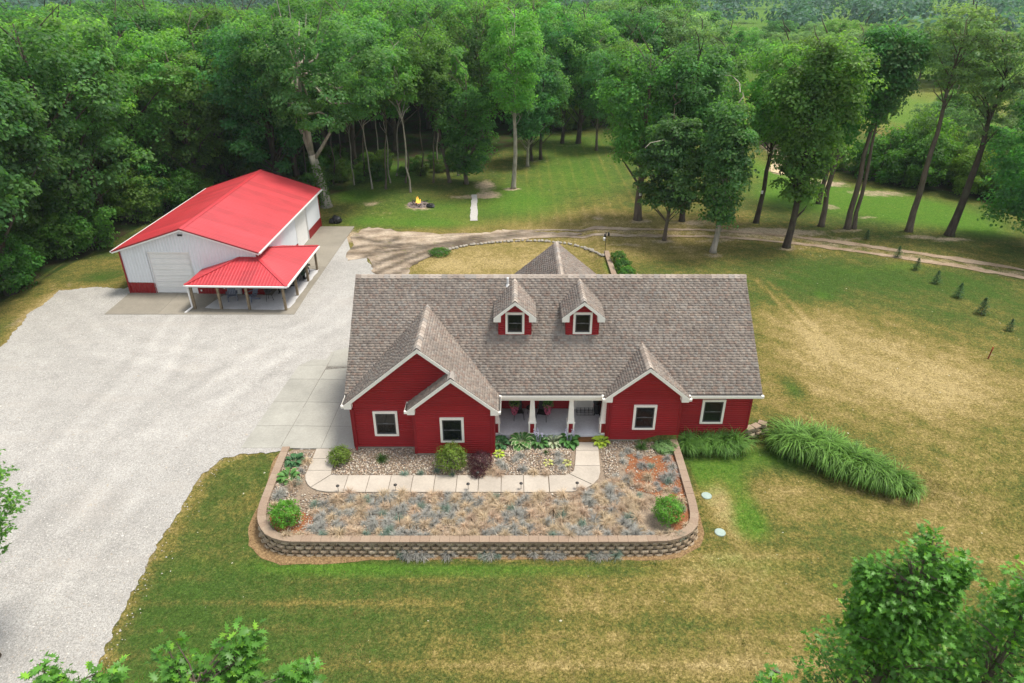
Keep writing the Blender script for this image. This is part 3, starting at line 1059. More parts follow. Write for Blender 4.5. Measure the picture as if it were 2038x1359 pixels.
# barn apron
ap = empty('barn_apron')
tag(ap, kind='structure')
slab('concrete_slab', [(-28.3, 42.55), (-24.6, 42.55), (-24.6, 46.2), (-28.3, 46.2)], ap, M_SLABWET, 0.06)
slab('concrete_slab', [(-24.6, 42.55), (-21.6, 42.55), (-21.6, 46.2), (-24.6, 46.2)], ap, M_SLABWET, 0.06)
slab('concrete_slab', [(-21.6, 42.55), (-18.4, 42.55), (-18.4, 46.2), (-21.6, 46.2)], ap, M_SLABWET, 0.06)
slab('concrete_slab', [(-18.4, 42.55), (-15.1, 42.55), (-15.1, 46.2), (-18.4, 46.2)], ap, M_SLABWET, 0.06)
for y0, y1 in ((46.2, 51.2), (51.2, 56.0), (56.0, 60.9)):
    slab('concrete_slab', [(-18.4, y0), (-15.1 + (y0 - 46) * .03, y0), (-15.1 + (y1 - 46) * .03, y1), (-18.4, y1)], ap, M_SLABWET, 0.06)
sheet('dry_concrete', jag([(-21.7, 43.55), (-20.0, 43.35), (-18, 43.3), (-16.1, 43.25), (-15.65, 43.6), (-15.55, 46.5), (-15.4, 50.6), (-17.6, 50.6), (-17.6, 45.7), (-21.2, 45.7)], 0.12, 0.3, 3), 0.066, M_SLABDRY, 0.9)

# ------------------------------------------------------------------ house
PIT = 10.0 / 12.0
PAL = 0.93 * np.array([(0.285, 0.245, 0.215), (0.245, 0.21, 0.187), (0.32, 0.28, 0.245), (0.27, 0.20, 0.167), (0.21, 0.178, 0.16), (0.35, 0.315, 0.28), (0.285, 0.268, 0.25), (0.25, 0.178, 0.145), (0.16, 0.132, 0.118), (0.37, 0.30, 0.25)])
PALW = np.array([6, 4, 4, 2.4, 2.2, 1.8, 4, 1.4, .8, 1.2])
PALW = PALW / PALW.sum()


def shingles(name, org, ud, vd, ulo, uhi, vmax, parent, seed=0, expo=0.140):
    """courses of laminated shingles on a roof plane; ulo(v), uhi(v) give the extent of each course"""
    r = np.random.RandomState(seed)
    org = np.array(org, float)
    ud = np.array(ud, float)
    vd = np.array(vd, float)
    nd = np.cross(ud, vd)
    nd /= np.linalg.norm(nd)
    if nd[2] < 0:
        nd = -nd
    V, Q, T = [], [], []
    nc = int(vmax / expo + 0.999)
    for k in range(nc):
        v0 = k * expo
        v1 = min(v0 + expo, vmax)
        a0, b0 = ulo(v0), uhi(v0)
        a1, b1 = ulo(v1), uhi(v1)
        if b0 - a0 < 0.02:
            continue
        cuts = [a0]
        x = a0 - r.uniform(0, .25)
        up = r.randint(2)
        while True:
            x += r.uniform(0.09, 0.15) if up else r.uniform(0.14, 0.24)
            up = 1 - up
            if x >= b0 - 0.03:
                break
            if x > a0 + 0.03:
                cuts.append(x)
        cuts.append(b0)
        side = r.randint(2)
        for i in range(len(cuts) - 1):
            p, q = cuts[i], cuts[i + 1]
            side = 1 - side
            lift = 0.034 if side else 0.012
            lift += r.uniform(-.002, .002)
            base = (PAL[r.choice(len(PAL), p=PALW)] * .6 + .40 * 0.93 * np.array((.262, .238, .217))) * r.uniform(0.91, 1.09)
            pu, qu = min(max(p, a1), b1), min(max(q, a1), b1)
            n = len(V)
            e = 0.004
            V += [org + ud * p + vd * v0 + nd * lift, org + ud * q + vd * v0 + nd * lift, org + ud * qu + vd * (v1 + .01) + nd * e, org + ud * pu + vd * (v1 + .01) + nd * e,
                  org + ud * p + vd * v0 - nd * 0.004, org + ud * q + vd * v0 - nd * 0.004]
            Q += [(n, n + 1, n + 2, n + 3), (n + 4, n + 5, n + 1, n)]
            if side:
                Q += [(n + 4, n, n + 3, n + 3), (n + 1, n + 5, n + 2, n + 2)]
            T += [base] * 4 + [base * 0.8] * 2
    Q3 = [q[:3] for q in Q if q[2] == q[3]]
    Q4 = [q for q in Q if q[2] != q[3]]
    m = np_mesh(name, V, [np.array(Q4), np.array(Q3)] if Q3 else [np.array(Q4)], M_SHINGLE, np.array(T))
    o = link(name, m, parent)
    o['kind'] = 'stuff'
    return o


def siding(name, p0, ud, nrm, L, z0, ztop, parent, mat=None, expo=0.127, topf=None, holes=()):
    """lap siding: ztop wall height; topf(u) -> (lo, hi)(z) extent for gables. holes: (u0,u1,z0,z1)"""
    p0 = np.array(p0, float)
    ud = np.array(ud, float)
    nd = np.array(nrm, float)
    V, Q, T = [], [], []
    r = np.random.RandomState(int(abs(p0[0] * 13 + p0[1] * 7)) + 1)
    k = 0
    z = z0
    while z < ztop - 1e-4:
        z1 = min(z + expo, ztop)
        ext = [(0.0, L, 0.0, L)]
        if topf:
            a0, b0 = topf(z)
            a1, b1 = topf(z1)
            ext = [(a0, b0, a1, b1)]
        for h in holes:
            if z >= h[2] - expo * .5 and z1 <= h[3] + expo * .5:
                e2 = []
                for a0, b0, a1, b1 in ext:
                    e2 += [(a0, h[0], a1, h[0]), (h[1], b0, h[1], b1)]
                ext = e2
        tn = r.uniform(0.93, 1.06)
        for a0, b0, a1, b1 in ext:
            if b0 - a0 < 0.01:
                continue
            n = len(V)
            up = np.array((0, 0, 1.0))
            am, bm = a0 + (a1 - a0) * .66, b0 + (b1 - b0) * .66
            zm = z + (z1 - z) * .66
            V += [p0 + ud * am + up * zm + nd * 0.040, p0 + ud * bm + up * zm + nd * 0.040, p0 + ud * b1 + up * z1 - nd * 0.018, p0 + ud * a1 + up * z1 - nd * 0.018,
                  p0 + ud * a0 + up * z - nd * 0.006, p0 + ud * b0 + up * z - nd * 0.006, p0 + ud * a0 + up * z + nd * 0.046, p0 + ud * b0 + up * z + nd * 0.046]
            Q += [(n, n + 1, n + 2, n + 3), (n + 6, n + 7, n + 1, n), (n + 4, n + 5, n + 7, n + 6)]
            T += [tn] * 8
        z = z1
    o = link(name, np_mesh(name, V, [np.array(Q)], mat or M_SIDING, np.array(T)), parent)
    o['kind'] = 'stuff'
    return o


house = empty('farmhouse', (2.0, 30.0, 0))
tag(house, 'long red sided house with brown shingle roof, two dormers and front porch', 'house')
HOFF = Vector((-2.0, -30.0, 0))


def H(o):
    """children of the house keep world coordinates"""
    o.location = Vector(o.location) + HOFF
    return o


def hobj(mb, name, mat, parent=None, kind=None, smooth=False):
    o = mb.obj(name, mat, parent or house, smooth=smooth, kind=kind)
    if parent is None:
        H(o)
    return o


# ---- the core of the walls (behind the siding)
c = MB()
c.box((-7.84, 27.57, -0.75), (-0.89, 37.8, 2.55))
c.box((-4.74, 27.04, -0.75), (-0.89, 27.6, 2.55))
c.box((-0.9, 30.62, -0.75), (4.76, 37.8, 2.55))
c.box((4.76, 28.18, -0.75), (8.39, 37.8, 2.55))
c.box((8.39, 28.61, -0.75), (11.99, 37.8, 2.55))
core = hobj(c, 'wall_core', M_SIDING)
for fb in (((-7.81, 27.553, -0.6), (-4.745, 27.575, 0.075)), ((-4.745, 27.023, -0.6), (-0.90, 27.045, 0.075)), ((4.77, 28.163, -0.6), (8.38, 28.185, 0.075))):
    f = MB()
    f.box(*fb)
    hobj(f, 'foundation', M_WALK)

SG = dict(parent=house)


def gable(a, b, ridge_u, zr, z_e):
    """extent of a gable wall at height z: walls up to z_e, then sloping to zr at ridge_u"""
    def fn(z):
        if z <= z_e:
            return a, b
        k = (z - z_e)
        return min(a + k / PIT, ridge_u), max(b - k / PIT, ridge_u)
    return fn


# garage gable: ridge x -4.36, wall -7.85..-0.88
GR = -4.36
H(siding('siding', (0, 27.56, 0), (1, 0, 0), (0, -1, 0), 0, 0.07, 5.55, house, topf=gable(-7.85, -0.88, GR, 5.55, 2.58)))
H(siding('siding', (0, 27.03, 0), (1, 0, 0), (0, -1, 0), 0, 0.07, 4.25, house, topf=gable(-4.75, -0.88, -2.83, 4.25, 2.58)))
H(siding('siding', (-7.85, 37.8, 0), (0, -1, 0), (-1, 0, 0), 10.24, 0.07, 2.6, house))
H(siding('siding', (-4.75, 27.56, 0), (0, -1, 0), (-1, 0, 0), 0.53, 0.07, 2.6, house))
H(siding('siding', (-0.88, 27.03, 0), (0, 1, 0), (1, 0, 0), 3.6, 0.07, 2.6, house))
H(siding('siding', (-0.88, 30.6, 0), (1, 0, 0), (0, -1, 0), 5.64, 0.32, 2.6, house))
H(siding('siding', (4.75, 30.6, 0), (0, -1, 0), (-1, 0, 0), 2.43, 0.07, 2.6, house))
RG = 6.57
H(siding('siding', (0, 28.17, 0), (1, 0, 0), (0, -1, 0), 0, 0.07, 4.2, house, topf=gable(4.75, 8.40, RG, 4.2, 2.58)))
H(siding('siding', (8.40, 28.17, 0), (0, 1, 0), (1, 0, 0), 0.43, -0.6, 2.6, house))
H(siding('siding', (8.40, 28.6, 0), (1, 0, 0), (0, -1, 0), 3.6, -0.6, 2.6, house))
H(siding('siding', (12.0, 28.6, 0), (0, 1, 0), (1, 0, 0), 9.2, 0.3, 6.6, house, topf=lambda z: (0, 9.2) if z < 2.6 else ((z - 2.6) / PIT, 9.2 - (z - 2.6) / PIT)))
H(siding('siding', (-7.85, 37.8, 2.6), (0, -1, 0), (-1, 0, 0), 9.2, 0, 4.0, house, topf=lambda z: (z / PIT, 9.2 - z / PIT)))
H(siding('siding', (12.0, 37.8, 0), (-1, 0, 0), (0, 1, 0), 19.85, -0.05, 2.6, house))
# solid gable fillings behind siding
c = MB()
for (y, a, b, r_, zt) in ((27.575, -7.84, -0.89, GR, 5.5), (27.045, -4.74, -0.89, -2.83, 4.2), (28.185, 4.76, 8.39, RG, 4.15)):
    c = MB()
    c.poly([(a, y, 2.5), (b, y, 2.5), (r_, y, zt)])
    hobj(c, 'gable_core', M_SIDING)

# corner boards in red
for x, y in ((-7.855, 27.555), (-4.755, 27.025), (-0.875, 27.025), (4.745, 28.165), (8.405, 28.165), (12.005, 28.595)):
    c = MB()
    c.box((x - .028, y - .028, -0.3 if x > 8 else 0.06), (x + .028, y + .028, 2.58))
    hobj(c, 'corner_board', M_RED)
for x, y, sx in ((-7.80, 27.53, 1), (-4.70, 27.0, 1), (-0.93, 27.0, -1), (4.80, 28.14, 1), (8.35, 28.14, -1), (11.95, 28.57, -1)):
    c = MB()
    c.box((x - .05, y - .034, -0.3 if x > 8 else 0.06), (x + .05, y + .012, 2.57))
    hobj(c, 'corner_board', M_RED)

# ---- roof planes
RZ = 6.93
YE, YR = 28.18, 33.20
EZ = 2.75
cosp = 1 / math.sqrt(1 + PIT * PIT)
VUP = (0, cosp, PIT * cosp)
SL = (YR - YE) / cosp
XL, XR = -8.20, 12.27


def plane_prism(pts, th=0.16):
    """roof deck: polygon on a plane with thickness downwards"""
    mb = MB()
    p = [Vector(q) for q in pts]
    lo = [q - Vector((0, 0, th)) for q in p]
    mb.poly(p)
    mb.poly(lo[::-1])
    for i in range(len(p)):
        j = (i + 1) % len(p)
        mb.poly([p[i], lo[i], lo[j], p[j]])
    return mb


mr = hobj(plane_prism([(XL, YE, EZ), (XR, YE, EZ), (XR, YR, EZ + (YR - YE) * PIT), (XL, YR, EZ + (YR - YE) * PIT)]), 'front_roof', M_DECK)
shingles('shingles', (XL - .01, YE - .02, EZ + .004), (1, 0, 0), VUP, lambda v: 0, lambda v: XR - XL + .02, SL, mr, 1)
br = hobj(plane_prism([(XR, YR + .01, 6.92), (XL, YR + .01, 6.92), (XL, 38.2, 2.75), (XR, 38.2, 2.75)][::-1]), 'rear_roof', M_DECK)


def ridge_caps(parent, p, q, w=0.17, pit=PIT, seg=0.30, seed=0):
    """overlapping cap shingles along a ridge"""
    p, q = Vector(p), Vector(q)
    L = (q - p).length
    n = int(L / seg)
    d = (q - p) / n
    sd = Vector((-d.y, d.x, 0)).normalized()
    r = random.Random(seed)
    mb = MB()
    for i in range(n):
        a = p + d * i + Vector((0, 0, 0.050))
        b = p + d * (i + 1.12) + Vector((0, 0, 0.030))
        dr = Vector((0, 0, -pit * w))
        col = tuple(np.array(PAL[r.choice([0, 2, 5, 5, 6, 2])]) * r.uniform(0.95, 1.25))
        A = [a - sd * w + dr, a - sd * .03, a + sd * .03, a + sd * w + dr]
        B = [b - sd * w + dr, b - sd * .03, b + sd * .03, b + sd * w + dr]
        for k in range(3):
            mb.poly([A[k], A[k + 1], B[k + 1], B[k]], col)
        lo = [x - Vector((0, 0, .028)) for x in A]
        for k in range(3):
            mb.poly([lo[k], lo[k + 1], A[k + 1], A[k]], tuple(np.array(col) * .7))
    o = mb.obj('ridge_cap', M_SHINGLE, parent)
    o['kind'] = 'stuff'
    return o


ridge_caps(mr, (XL, YR, RZ + .01), (XR, YR, RZ + .01), seed=2)


def cross_roof(name, rx, zr, y0, y1, half_l, half_r, seed, ridge_to=None):
    """gable roof whose ridge runs along y from y0 (front) to y1"""
    deck = MB()
    zl, zrr = zr - half_l * PIT, zr - half_r * PIT
    th = 0.14
    for sx, hf in ((-1, half_l), (1, half_r)):
        p = [Vector((rx, y0, zr)), Vector((rx, y1, zr)), Vector((rx + sx * hf, y1, zr - hf * PIT)), Vector((rx + sx * hf, y0, zr - hf * PIT))]
        lo = [q - Vector((0, 0, th)) for q in p]
        deck.poly(p)
        deck.poly(lo[::-1])
        for i in range(4):
            deck.poly([p[i], lo[i], lo[(i + 1) % 4], p[(i + 1) % 4]])
    d = hobj(deck, name, M_DECK)
    return d


def cross_shingles(d, rx, zr, y0, half, side, seed, yback):
    """one slope; yback(v) where the slope runs into the roof behind (v from the eave)"""
    ez = zr - half * PIT
    vd = (-side * cosp, 0, PIT * cosp)
    ud = (0, 1, 0)
    shingles('shingles', (rx + side * (half + .02), y0 - .012, ez - .014), ud, vd, lambda v: 0.0, lambda v: yback(v) - y0 + 0.012, (half + .02) / cosp, d, seed)


def valley(ez, slack=0.10):
    """y at which the main front slope reaches the height of a point v up a cross slope"""
    return lambda v: YE + max(0.0, (ez + v * cosp * PIT - EZ)) / PIT + slack


# garage gable
gy0 = 27.24
gz = 5.83
d = cross_roof('garage_roof', GR, gz, gy0, 31.95, 3.70, 3.70, 3)
cross_shingles(d, GR, gz, gy0, 3.70, -1, 11, valley(gz - 3.7 * PIT))
# right slope is shared with the front gable: starts further forward low down
g2y0 = 26.72
XG2 = -2.83
ZG2 = gz - (XG2 - GR) * PIT
vs_ = (3.70 - (XG2 - GR)) / cosp
ez_ = gz - 3.7 * PIT
sh_b = valley(ez_)
shingles('shingles', (GR + 3.72, g2y0 - .012, ez_ - .014), (0, 1, 0), (-cosp, 0, PIT * cosp), lambda v: 0.0 if v < vs_ else gy0 - g2y0, lambda v: sh_b(v) - g2y0, 3.72 / cosp, d, 12)
ridge_caps(d, (GR, gy0 - .02, gz), (GR, 31.9, gz), seed=5)
# front gable of the garage
d2 = cross_roof('front_gable_roof', XG2, ZG2, g2y0, 27.58, 2.13, 2.17, 4)
cross_shingles(d2, XG2, ZG2, g2y0, 2.13, -1, 14, lambda v: 27.57)
ridge_caps(d2, (XG2, g2y0 - .02, ZG2), (XG2, 27.3, ZG2), seed=6)
# right gable
ry0 = 27.80
rz = 4.47
d3 = cross_roof('right_gable_roof', RG, rz, ry0, 30.35, 2.04, 2.04, 5)
for s_ in (-1, 1):
    cross_shingles(d3, RG, rz, ry0, 2.04, s_, 15 + s_, valley(rz - 2.04 * PIT))
ridge_caps(d3, (RG, ry0 - .02, rz), (RG, 30.3, rz), seed=7)
# rear gable that shows over the ridge
rr = cross_roof('rear_gable_roof', 2.78, 6.02, 34.2, 40.7, 4.0, 4.0, 6)
for s_ in (-1, 1):
    vd = (-s_ * cosp, 0, PIT * cosp)
    shingles('shingles', (2.78 + s_ * 4.02, 34.2, 6.02 - 4.0 * PIT), (0, 1, 0), vd, lambda v: 0.0, lambda v: 6.5, 4.02 / cosp, rr, 40 + s_)
rcm = ridge_caps(rr, (2.78, 40.7, 6.02), (2.78, 34.3, 6.02), seed=9)
c = MB()
c.box((-1.0, 37.8, -0.1), (6.5, 40.3, 2.6))
c.poly([(-1.0, 40.3, 2.6), (6.5, 40.3, 2.6), (2.78, 40.3, 5.7)])
hobj(c, 'rear_wing_wall', M_SIDING)


# ---- rake boards, returns, gutters
def rake(parent, rx, zr, y, hl, hr, w=0.19, tailL=True, tailR=True):
    mb = MB()
    for s_, hf, tail in ((-1, hl, tailL), (1, hr, tailR)):
        a = Vector((rx, y, zr - 0.015))
        b = Vector((rx + s_ * hf, y, zr - hf * PIT - 0.015))
        dn = Vector((0, 0, -w / cosp * 0.82))
        t = Vector((0, -0.035, 0))
        q = [a, b, b + dn, a + dn]
        f_ = [p + t for p in q]
        k = Vector((0, 0.01, 0))
        q = [p + k for p in q]
        if s_ > 0:
            q, f_ = q[::-1], f_[::-1]
        mb.poly(f_[::-1])
        for i in range(4):
            j = (i + 1) % 4
            mb.poly([f_[i], f_[j], q[j], q[i]])
        # soffit behind the board
        mb.poly([a + dn * .9 + Vector((0, 0, 0)), b + dn * .9, b + dn * .9 + Vector((0, .36, 0)), a + dn * .9 + Vector((0, .36, 0))])
        if tail:
            x1 = rx + s_ * hf
            x0 = x1 - s_ * 0.36
            zt = zr - hf * PIT - 0.02
            lo, hi = min(x0, x1), max(x0, x1)
            zz0 = zt - 0.205
            # pork chop return
            if s_ < 0:
                mb.hexa([(lo, y - .036, zz0), (hi, y - .036, zz0), (hi, y + .34, zz0), (lo, y + .34, zz0), (lo, y - .036, zt), (hi, y - .036, zt + .36 * PIT - .03), (hi, y + .34, zt + .36 * PIT - .03), (lo, y + .34, zt)])
            else:
                mb.hexa([(lo, y - .036, zz0), (hi, y - .036, zz0), (hi, y + .34, zz0), (lo, y + .34, zz0), (lo, y - .036, zt + .36 * PIT - .03), (hi, y - .036, zt), (hi, y + .34, zt), (lo, y + .34, zt + .36 * PIT - .03)])
    return mb.obj('rake_board', M_CREAM, parent)


rake(d, GR, gz, gy0, 3.70, 1.50, tailR=False)
rake(d2, XG2, ZG2, g2y0, 2.13, 2.17)
rake(d3, RG, rz, ry0, 2.04, 2.04)
mb = MB()
for x in (XL - .0, XR - .0):
    for ya, yb in ((YE, YR), (38.2, YR)):
        mb = MB()
        mb.beam((x, ya, 2.75 - .12), (x, yb, RZ - .12), 0.03, 0.17, (0, 0, 1))
        mb.obj('rake_board', M_CREAM, mr)


def gutter(parent, p, q, out, mat=M_CREAM, ends=True):
    """open box gutter along an eave"""
    p, q, o_ = Vector(p), Vector(q), Vector(out)
    mb = MB()
    dk = (0.10,) * 3
    up = Vector((0, 0, 0.11))
    w = o_ * 0.115
    mb.beam(p + w + up * .5, q + w + up * .5, 0.012, 0.12, (0, 0, 1))
    mb.beam(p + w * .5, q + w * .5, 0.115, 0.012, (0, 0, 1))
    mb.beam(p + w * .5 + up * .35, q + w * .5 + up * .35, 0.10, 0.006, (0, 0, 1), dk)
    for e in (p, q):
        dd = (q - p).normalized() * 0.06
        mb.beam(e - dd + w * .5 + up * .5, e + dd + w * .5 + up * .5, 0.135, 0.125, (0, 0, 1))
    return mb.obj('gutter', mat, parent)


gutter(mr, (-0.62, YE - .03, EZ - .135), (4.50, YE - .03, EZ - .135), (0, -1, 0))
gutter(mr, (8.63, YE - .03, EZ - .135), (XR, YE - .03, EZ - .135), (0, -1, 0))
gutter(d, (GR + 3.71, g2y0, ez_ - .14), (GR + 3.71, 28.1, ez_ - .14), (1, 0, 0))
gutter(d, (GR - 3.71, gy0, ez_ - .14), (GR - 3.71, 28.3, ez_ - .14), (-1, 0, 0))
gutter(d2, (XG2 - 2.14, g2y0, ZG2 - 2.13 * PIT - .14), (XG2 - 2.14, 27.55, ZG2 - 2.13 * PIT - .14), (-1, 0, 0))
gutter(d3, (RG - 2.05, ry0, rz - 2.04 * PIT - .14), (RG - 2.05, 28.1, rz - 2.04 * PIT - .14), (-1, 0, 0))
gutter(d3, (RG + 2.05, ry0, rz - 2.04 * PIT - .14), (RG + 2.05, 28.1, rz - 2.04 * PIT - .14), (1, 0, 0))
# soffits
mb = MB()
mb.box((-0.9, YE + .02, 2.50), (4.76, 30.62, 2.53))
hobj(mb, 'soffit', M_CREAM)
mb = MB()
mb.box((8.4, YE + .02, 2.50), (XR, 28.6, 2.53))
hobj(mb, 'soffit', M_CREAM)
for a_, b_ in (((8.4, YE - .005, 2.49), (XR, YE + .02, 2.70)), ((-0.65, YE - .005, 2.44), (4.55, YE + .02, 2.70))):
    mb = MB()
    mb.box(a_, b_)
    hobj(mb, 'fascia', M_CREAM)
mb = MB()
mb.box((-0.9, 28.22, 2.36), (4.76, 28.42, 2.50))
hobj(mb, 'porch_beam', M_CREAM)


def downspout(x, y, z0, z1, jx=0.0, mat=M_RED):
    mb = MB()
    mb.beam((x, y, z0 + .1), (x, y, z1 - .25), 0.085, 0.065, (0, 1, 0))
    mb.beam((x, y, z1 - .27), (x + jx, y - .10, z1 - .02), 0.08, 0.065, (0, 1, 0))
    mb.beam((x, y, z0 + .12), (x, y - .16, z0 + .02), 0.085, 0.065, (1, 0, 0))
    hobj(mb, 'downspout', mat)


downspout(-7.72, 27.46, 0.0, 2.55, -0.15)
downspout(-1.02, 26.94, 0.0, 2.5, 0.15)
downspout(4.90, 28.08, 0.0, 2.5, -0.15)
# hose reel and meter on the left wall
for bb in (((-8.0, 28.2, 1.3), (-7.87, 28.45, 1.75)), ((-7.97, 28.8, 1.0), (-7.87, 29.05, 1.5))):
    mb = MB()
    mb.box(*bb)
    hobj(mb, 'meter_box', M_IRON)


# ---- windows
def window(parent, x0, x1, z0, z1, y, off=True, tw=0.115, name='window'):
    fr = MB()
    y = y - 0.048
    yo, yi = y - 0.050, y + 0.06
    fr.box((x0, yo, z0), (x0 + tw, yi, z1))
    fr.box((x1 - tw, yo, z0), (x1, yi, z1))
    fr.box((x0 + tw, yo, z1 - tw), (x1 - tw, yi, z1))
    fr.box((x0 + tw, yo - .008, z0), (x1 - tw, yi, z0 + tw))
    w = fr.obj(name, M_CREAM, parent)
    s_ = MB()
    a, b, c_, d_ = x0 + tw, x1 - tw, z0 + tw, z1 - tw
    t_ = 0.055
    zm = (c_ + d_) / 2
    ys = y - .045
    s_.box((a, ys, c_), (a + t_, y - .006, d_))
    s_.box((b - t_, ys, c_), (b, y - .006, d_))
    s_.box((a + t_, ys, d_ - t_), (b - t_, y - .006, d_))
    s_.box((a + t_, ys, c_), (b - t_, y - .006, c_ + t_ * 1.3))
    s_.box((a + t_, ys + .004, zm - .022), (b - t_, y - .006, zm + .022), 1.6)
    s_.obj('sash', M_SASH, w)
    for k, (za, zb) in enumerate(((c_ + t_ * 1.3, zm - .022), (zm + .022, d_ - t_))):
        g = MB()
        yy = y - .018 - .008 * k
        g.poly([(a + t_, yy, za), (b - t_, yy, za), (b - t_, yy - .001, zb), (a + t_, yy - .001, zb)])
        g.obj('pane', M_GLASS, w)
    lt = MB()
    lt.box((x0 + .4 * (x1 - x0), ys - .004, zm + .018), (x0 + .6 * (x1 - x0), ys + .01, zm + .03), 4)
    lt.obj('sash_lock', M_SASH, w)
    return H(w) if off else w


window(house, -6.77, -5.58, 0.78, 2.22, 27.54)
window(house, -3.47, -2.32, 0.78, 2.22, 27.01)
window(house, 6.03, 7.17, 0.72, 2.18, 28.15)
window(house, 9.52, 10.68, 0.78, 2.22, 28.58)
window(house, -1.30 + .9, 0.42, 1.42, 2.40, 30.58)
window(house, 1.75, 2.85, 1.42, 2.40, 30.58)

# ---- dormers
for cx in (0.145, 3.545):
    dm = empty('dormer', (cx, 30.62, 4.77))
    dm.parent = house
    H(dm)
    hw = 0.80
    ez2, rz2 = 5.93, 6.80
    w = MB()
    zb = 4.6
    loc = lambda x, y, z: (x, y - 30.62, z - 4.77)
    w.poly([loc(-hw + .01, 30.63, zb), loc(hw - .01, 30.63, zb), loc(hw - .01, 30.63, 5.98), loc(0, 30.63, 6.62), loc(-hw + .01, 30.63, 5.98)])
    w.obj('front_wall', M_SIDING, dm)
    siding('siding', loc(0, 30.62, 0), (1, 0, 0), (0, -1, 0), 0, 4.74, 6.6, dm, topf=gable(-hw, hw, 0, 6.6, 5.96))
    for sx in (-1, 1):
        siding('siding', loc(sx * hw, 30.62 if sx > 0 else 32.2, 0), (0, sx, 0), (sx, 0, 0), 1.58, 4.74, 6.0, dm)
    window(dm, -0.475, 0.475, 4.86 - 4.77, 6.06 - 4.77, -.015, off=False, tw=0.11)
    cb = MB()
    for sx in (-1, 1):
        cb.box((sx * hw - .04, -0.035, -0.02), (sx * hw + .04, 0.02, 1.2))
    cb.obj('corner_board', M_RED, dm)
    y0 = 30.22 - 30.62
    zr = rz2 - 4.77
    hf = 1.06
    dk = MB()
    for sx in (-1, 1):
        p = [Vector((0, y0, zr)), Vector((0, 33.05 - 30.62, zr)), Vector((sx * hf, 32.1 - 30.62, zr - hf * PIT)), Vector((sx * hf, y0, zr - hf * PIT))]
        lo = [q - Vector((0, 0, 0.1)) for q in p]
        dk.poly(p)
        dk.poly(lo[::-1])
        for i in range(4):
            dk.poly([p[i], lo[i], lo[(i + 1) % 4], p[(i + 1) % 4]])
    rf = dk.obj('roof', M_DECK, dm)
    ez3 = zr - hf * PIT
    vb = lambda v: YE - 30.62 + (ez3 + 4.77 + v * cosp * PIT - EZ) / PIT + .12
    for sx in (-1, 1):
        shingles('shingles', (sx * (hf + .015), y0 - .012, ez3 - .01), (0, 1, 0), (-sx * cosp, 0, PIT * cosp), lambda v: 0.0, lambda v: vb(v) - y0, (hf + .015) / cosp, dm, 60 + sx + int(cx))
    ridge_caps(dm, (0, y0 - .02, zr), (0, 32.95 - 30.62, zr), w=0.14, seed=int(cx * 5))
    rake(dm, 0, zr, y0, hf, hf, w=0.165)

vp = MB()
vp.tube([(-.22, 32.75, 6.45), (-.22, 32.75, 6.98)], .06, 9)
vp.tube([(-.22, 32.75, 6.52), (-.22, 32.73, 6.62)], [.14, .07], 9)
hobj(vp, 'vent_pipe', M_WHITE)

# ---- porch
mb = MB()
mb.box((-0.90, 28.27, -0.2), (4.76, 30.60, 0.28))
hobj(mb, 'porch_floor', M_PORCH)
for cx in (-0.80, 1.02, 2.97, 4.62):
    cl = MB()
    half = 0.5 if cx in (-0.80, 4.62) else 1
    y = 28.47
    b, t_ = 0.155, 0.095
    z0, z1 = 1.02, 2.38
    cl.hexa([(cx - b, y - b, z0), (cx + b, y - b, z0), (cx + b, y + b, z0), (cx - b, y + b, z0), (cx - t_, y - t_, z1), (cx + t_, y - t_, z1), (cx + t_, y + t_, z1), (cx - t_, y + t_, z1)])
    cl.box((cx - .21, y - .21, 0.94), (cx + .21, y + .21, 1.02))
    o = cl.obj('porch_column', M_CREAM, house)
    H(o)
    pd = MB()
    pd.box((cx - .12, y - .165, 0.34), (cx + .12, y + .165, 0.93))
    pd.box((cx - .165, y - .12, 0.34), (cx + .165, y + .12, 0.93))
    pd.obj('pedestal_panel', M_RED, o)
    ct = MB()
    for sx in (-1, 1):
        for sy in (-1, 1):
            ct.box((cx + sx * .145 - .035, y + sy * .145 - .035, 0.28), (cx + sx * .145 + .035, y + sy * .145 + .035, 0.94))
    ct.box((cx - .18, y - .18, 0.28), (cx + .18, y + .18, 0.345))
    ct.obj('pedestal_trim', M_CREAM, o)
# front door with storm door frame
dr = MB()
dr.box((3.33, 30.53, 0.28), (3.46, 30.60, 2.48))
dr.box((4.24, 30.53, 0.28), (4.37, 30.60, 2.48))
dr.box((3.46, 30.53, 2.38), (4.24, 30.60, 2.48))
do = H(dr.obj('front_door', M_CREAM, house))
dd = MB()
dd.box((3.46, 30.55, 0.30), (4.24, 30.59, 2.38), 0.9)
dd.box((3.56, 30.540, 1.06), (4.14, 30.552, 2.30), (0.62, 0.56, 0.44))
dd.box((3.56, 30.538, 0.86), (4.14, 30.553, 1.00), 0.03)
dd.obj('door_leaf', M_CREAM, do)
dk = MB()
dk.tube([(3.52, 30.545, 1.25), (3.52, 30.48, 1.25), (3.60, 30.48, 1.25)], 0.013, 6)
dk.obj('door_handle', M_IRON, do)

# ------------------------------------------------------------------ barn
BA = -0.030
barn = empty('pole_barn', (-18.25, 45.85, 0), BA)
tag(barn, 'white metal pole barn with red roof and wrap-around lean-to porch', 'barn')
BW, BL = 9.95, 15.3
BE, BP = 3.50, 0.325


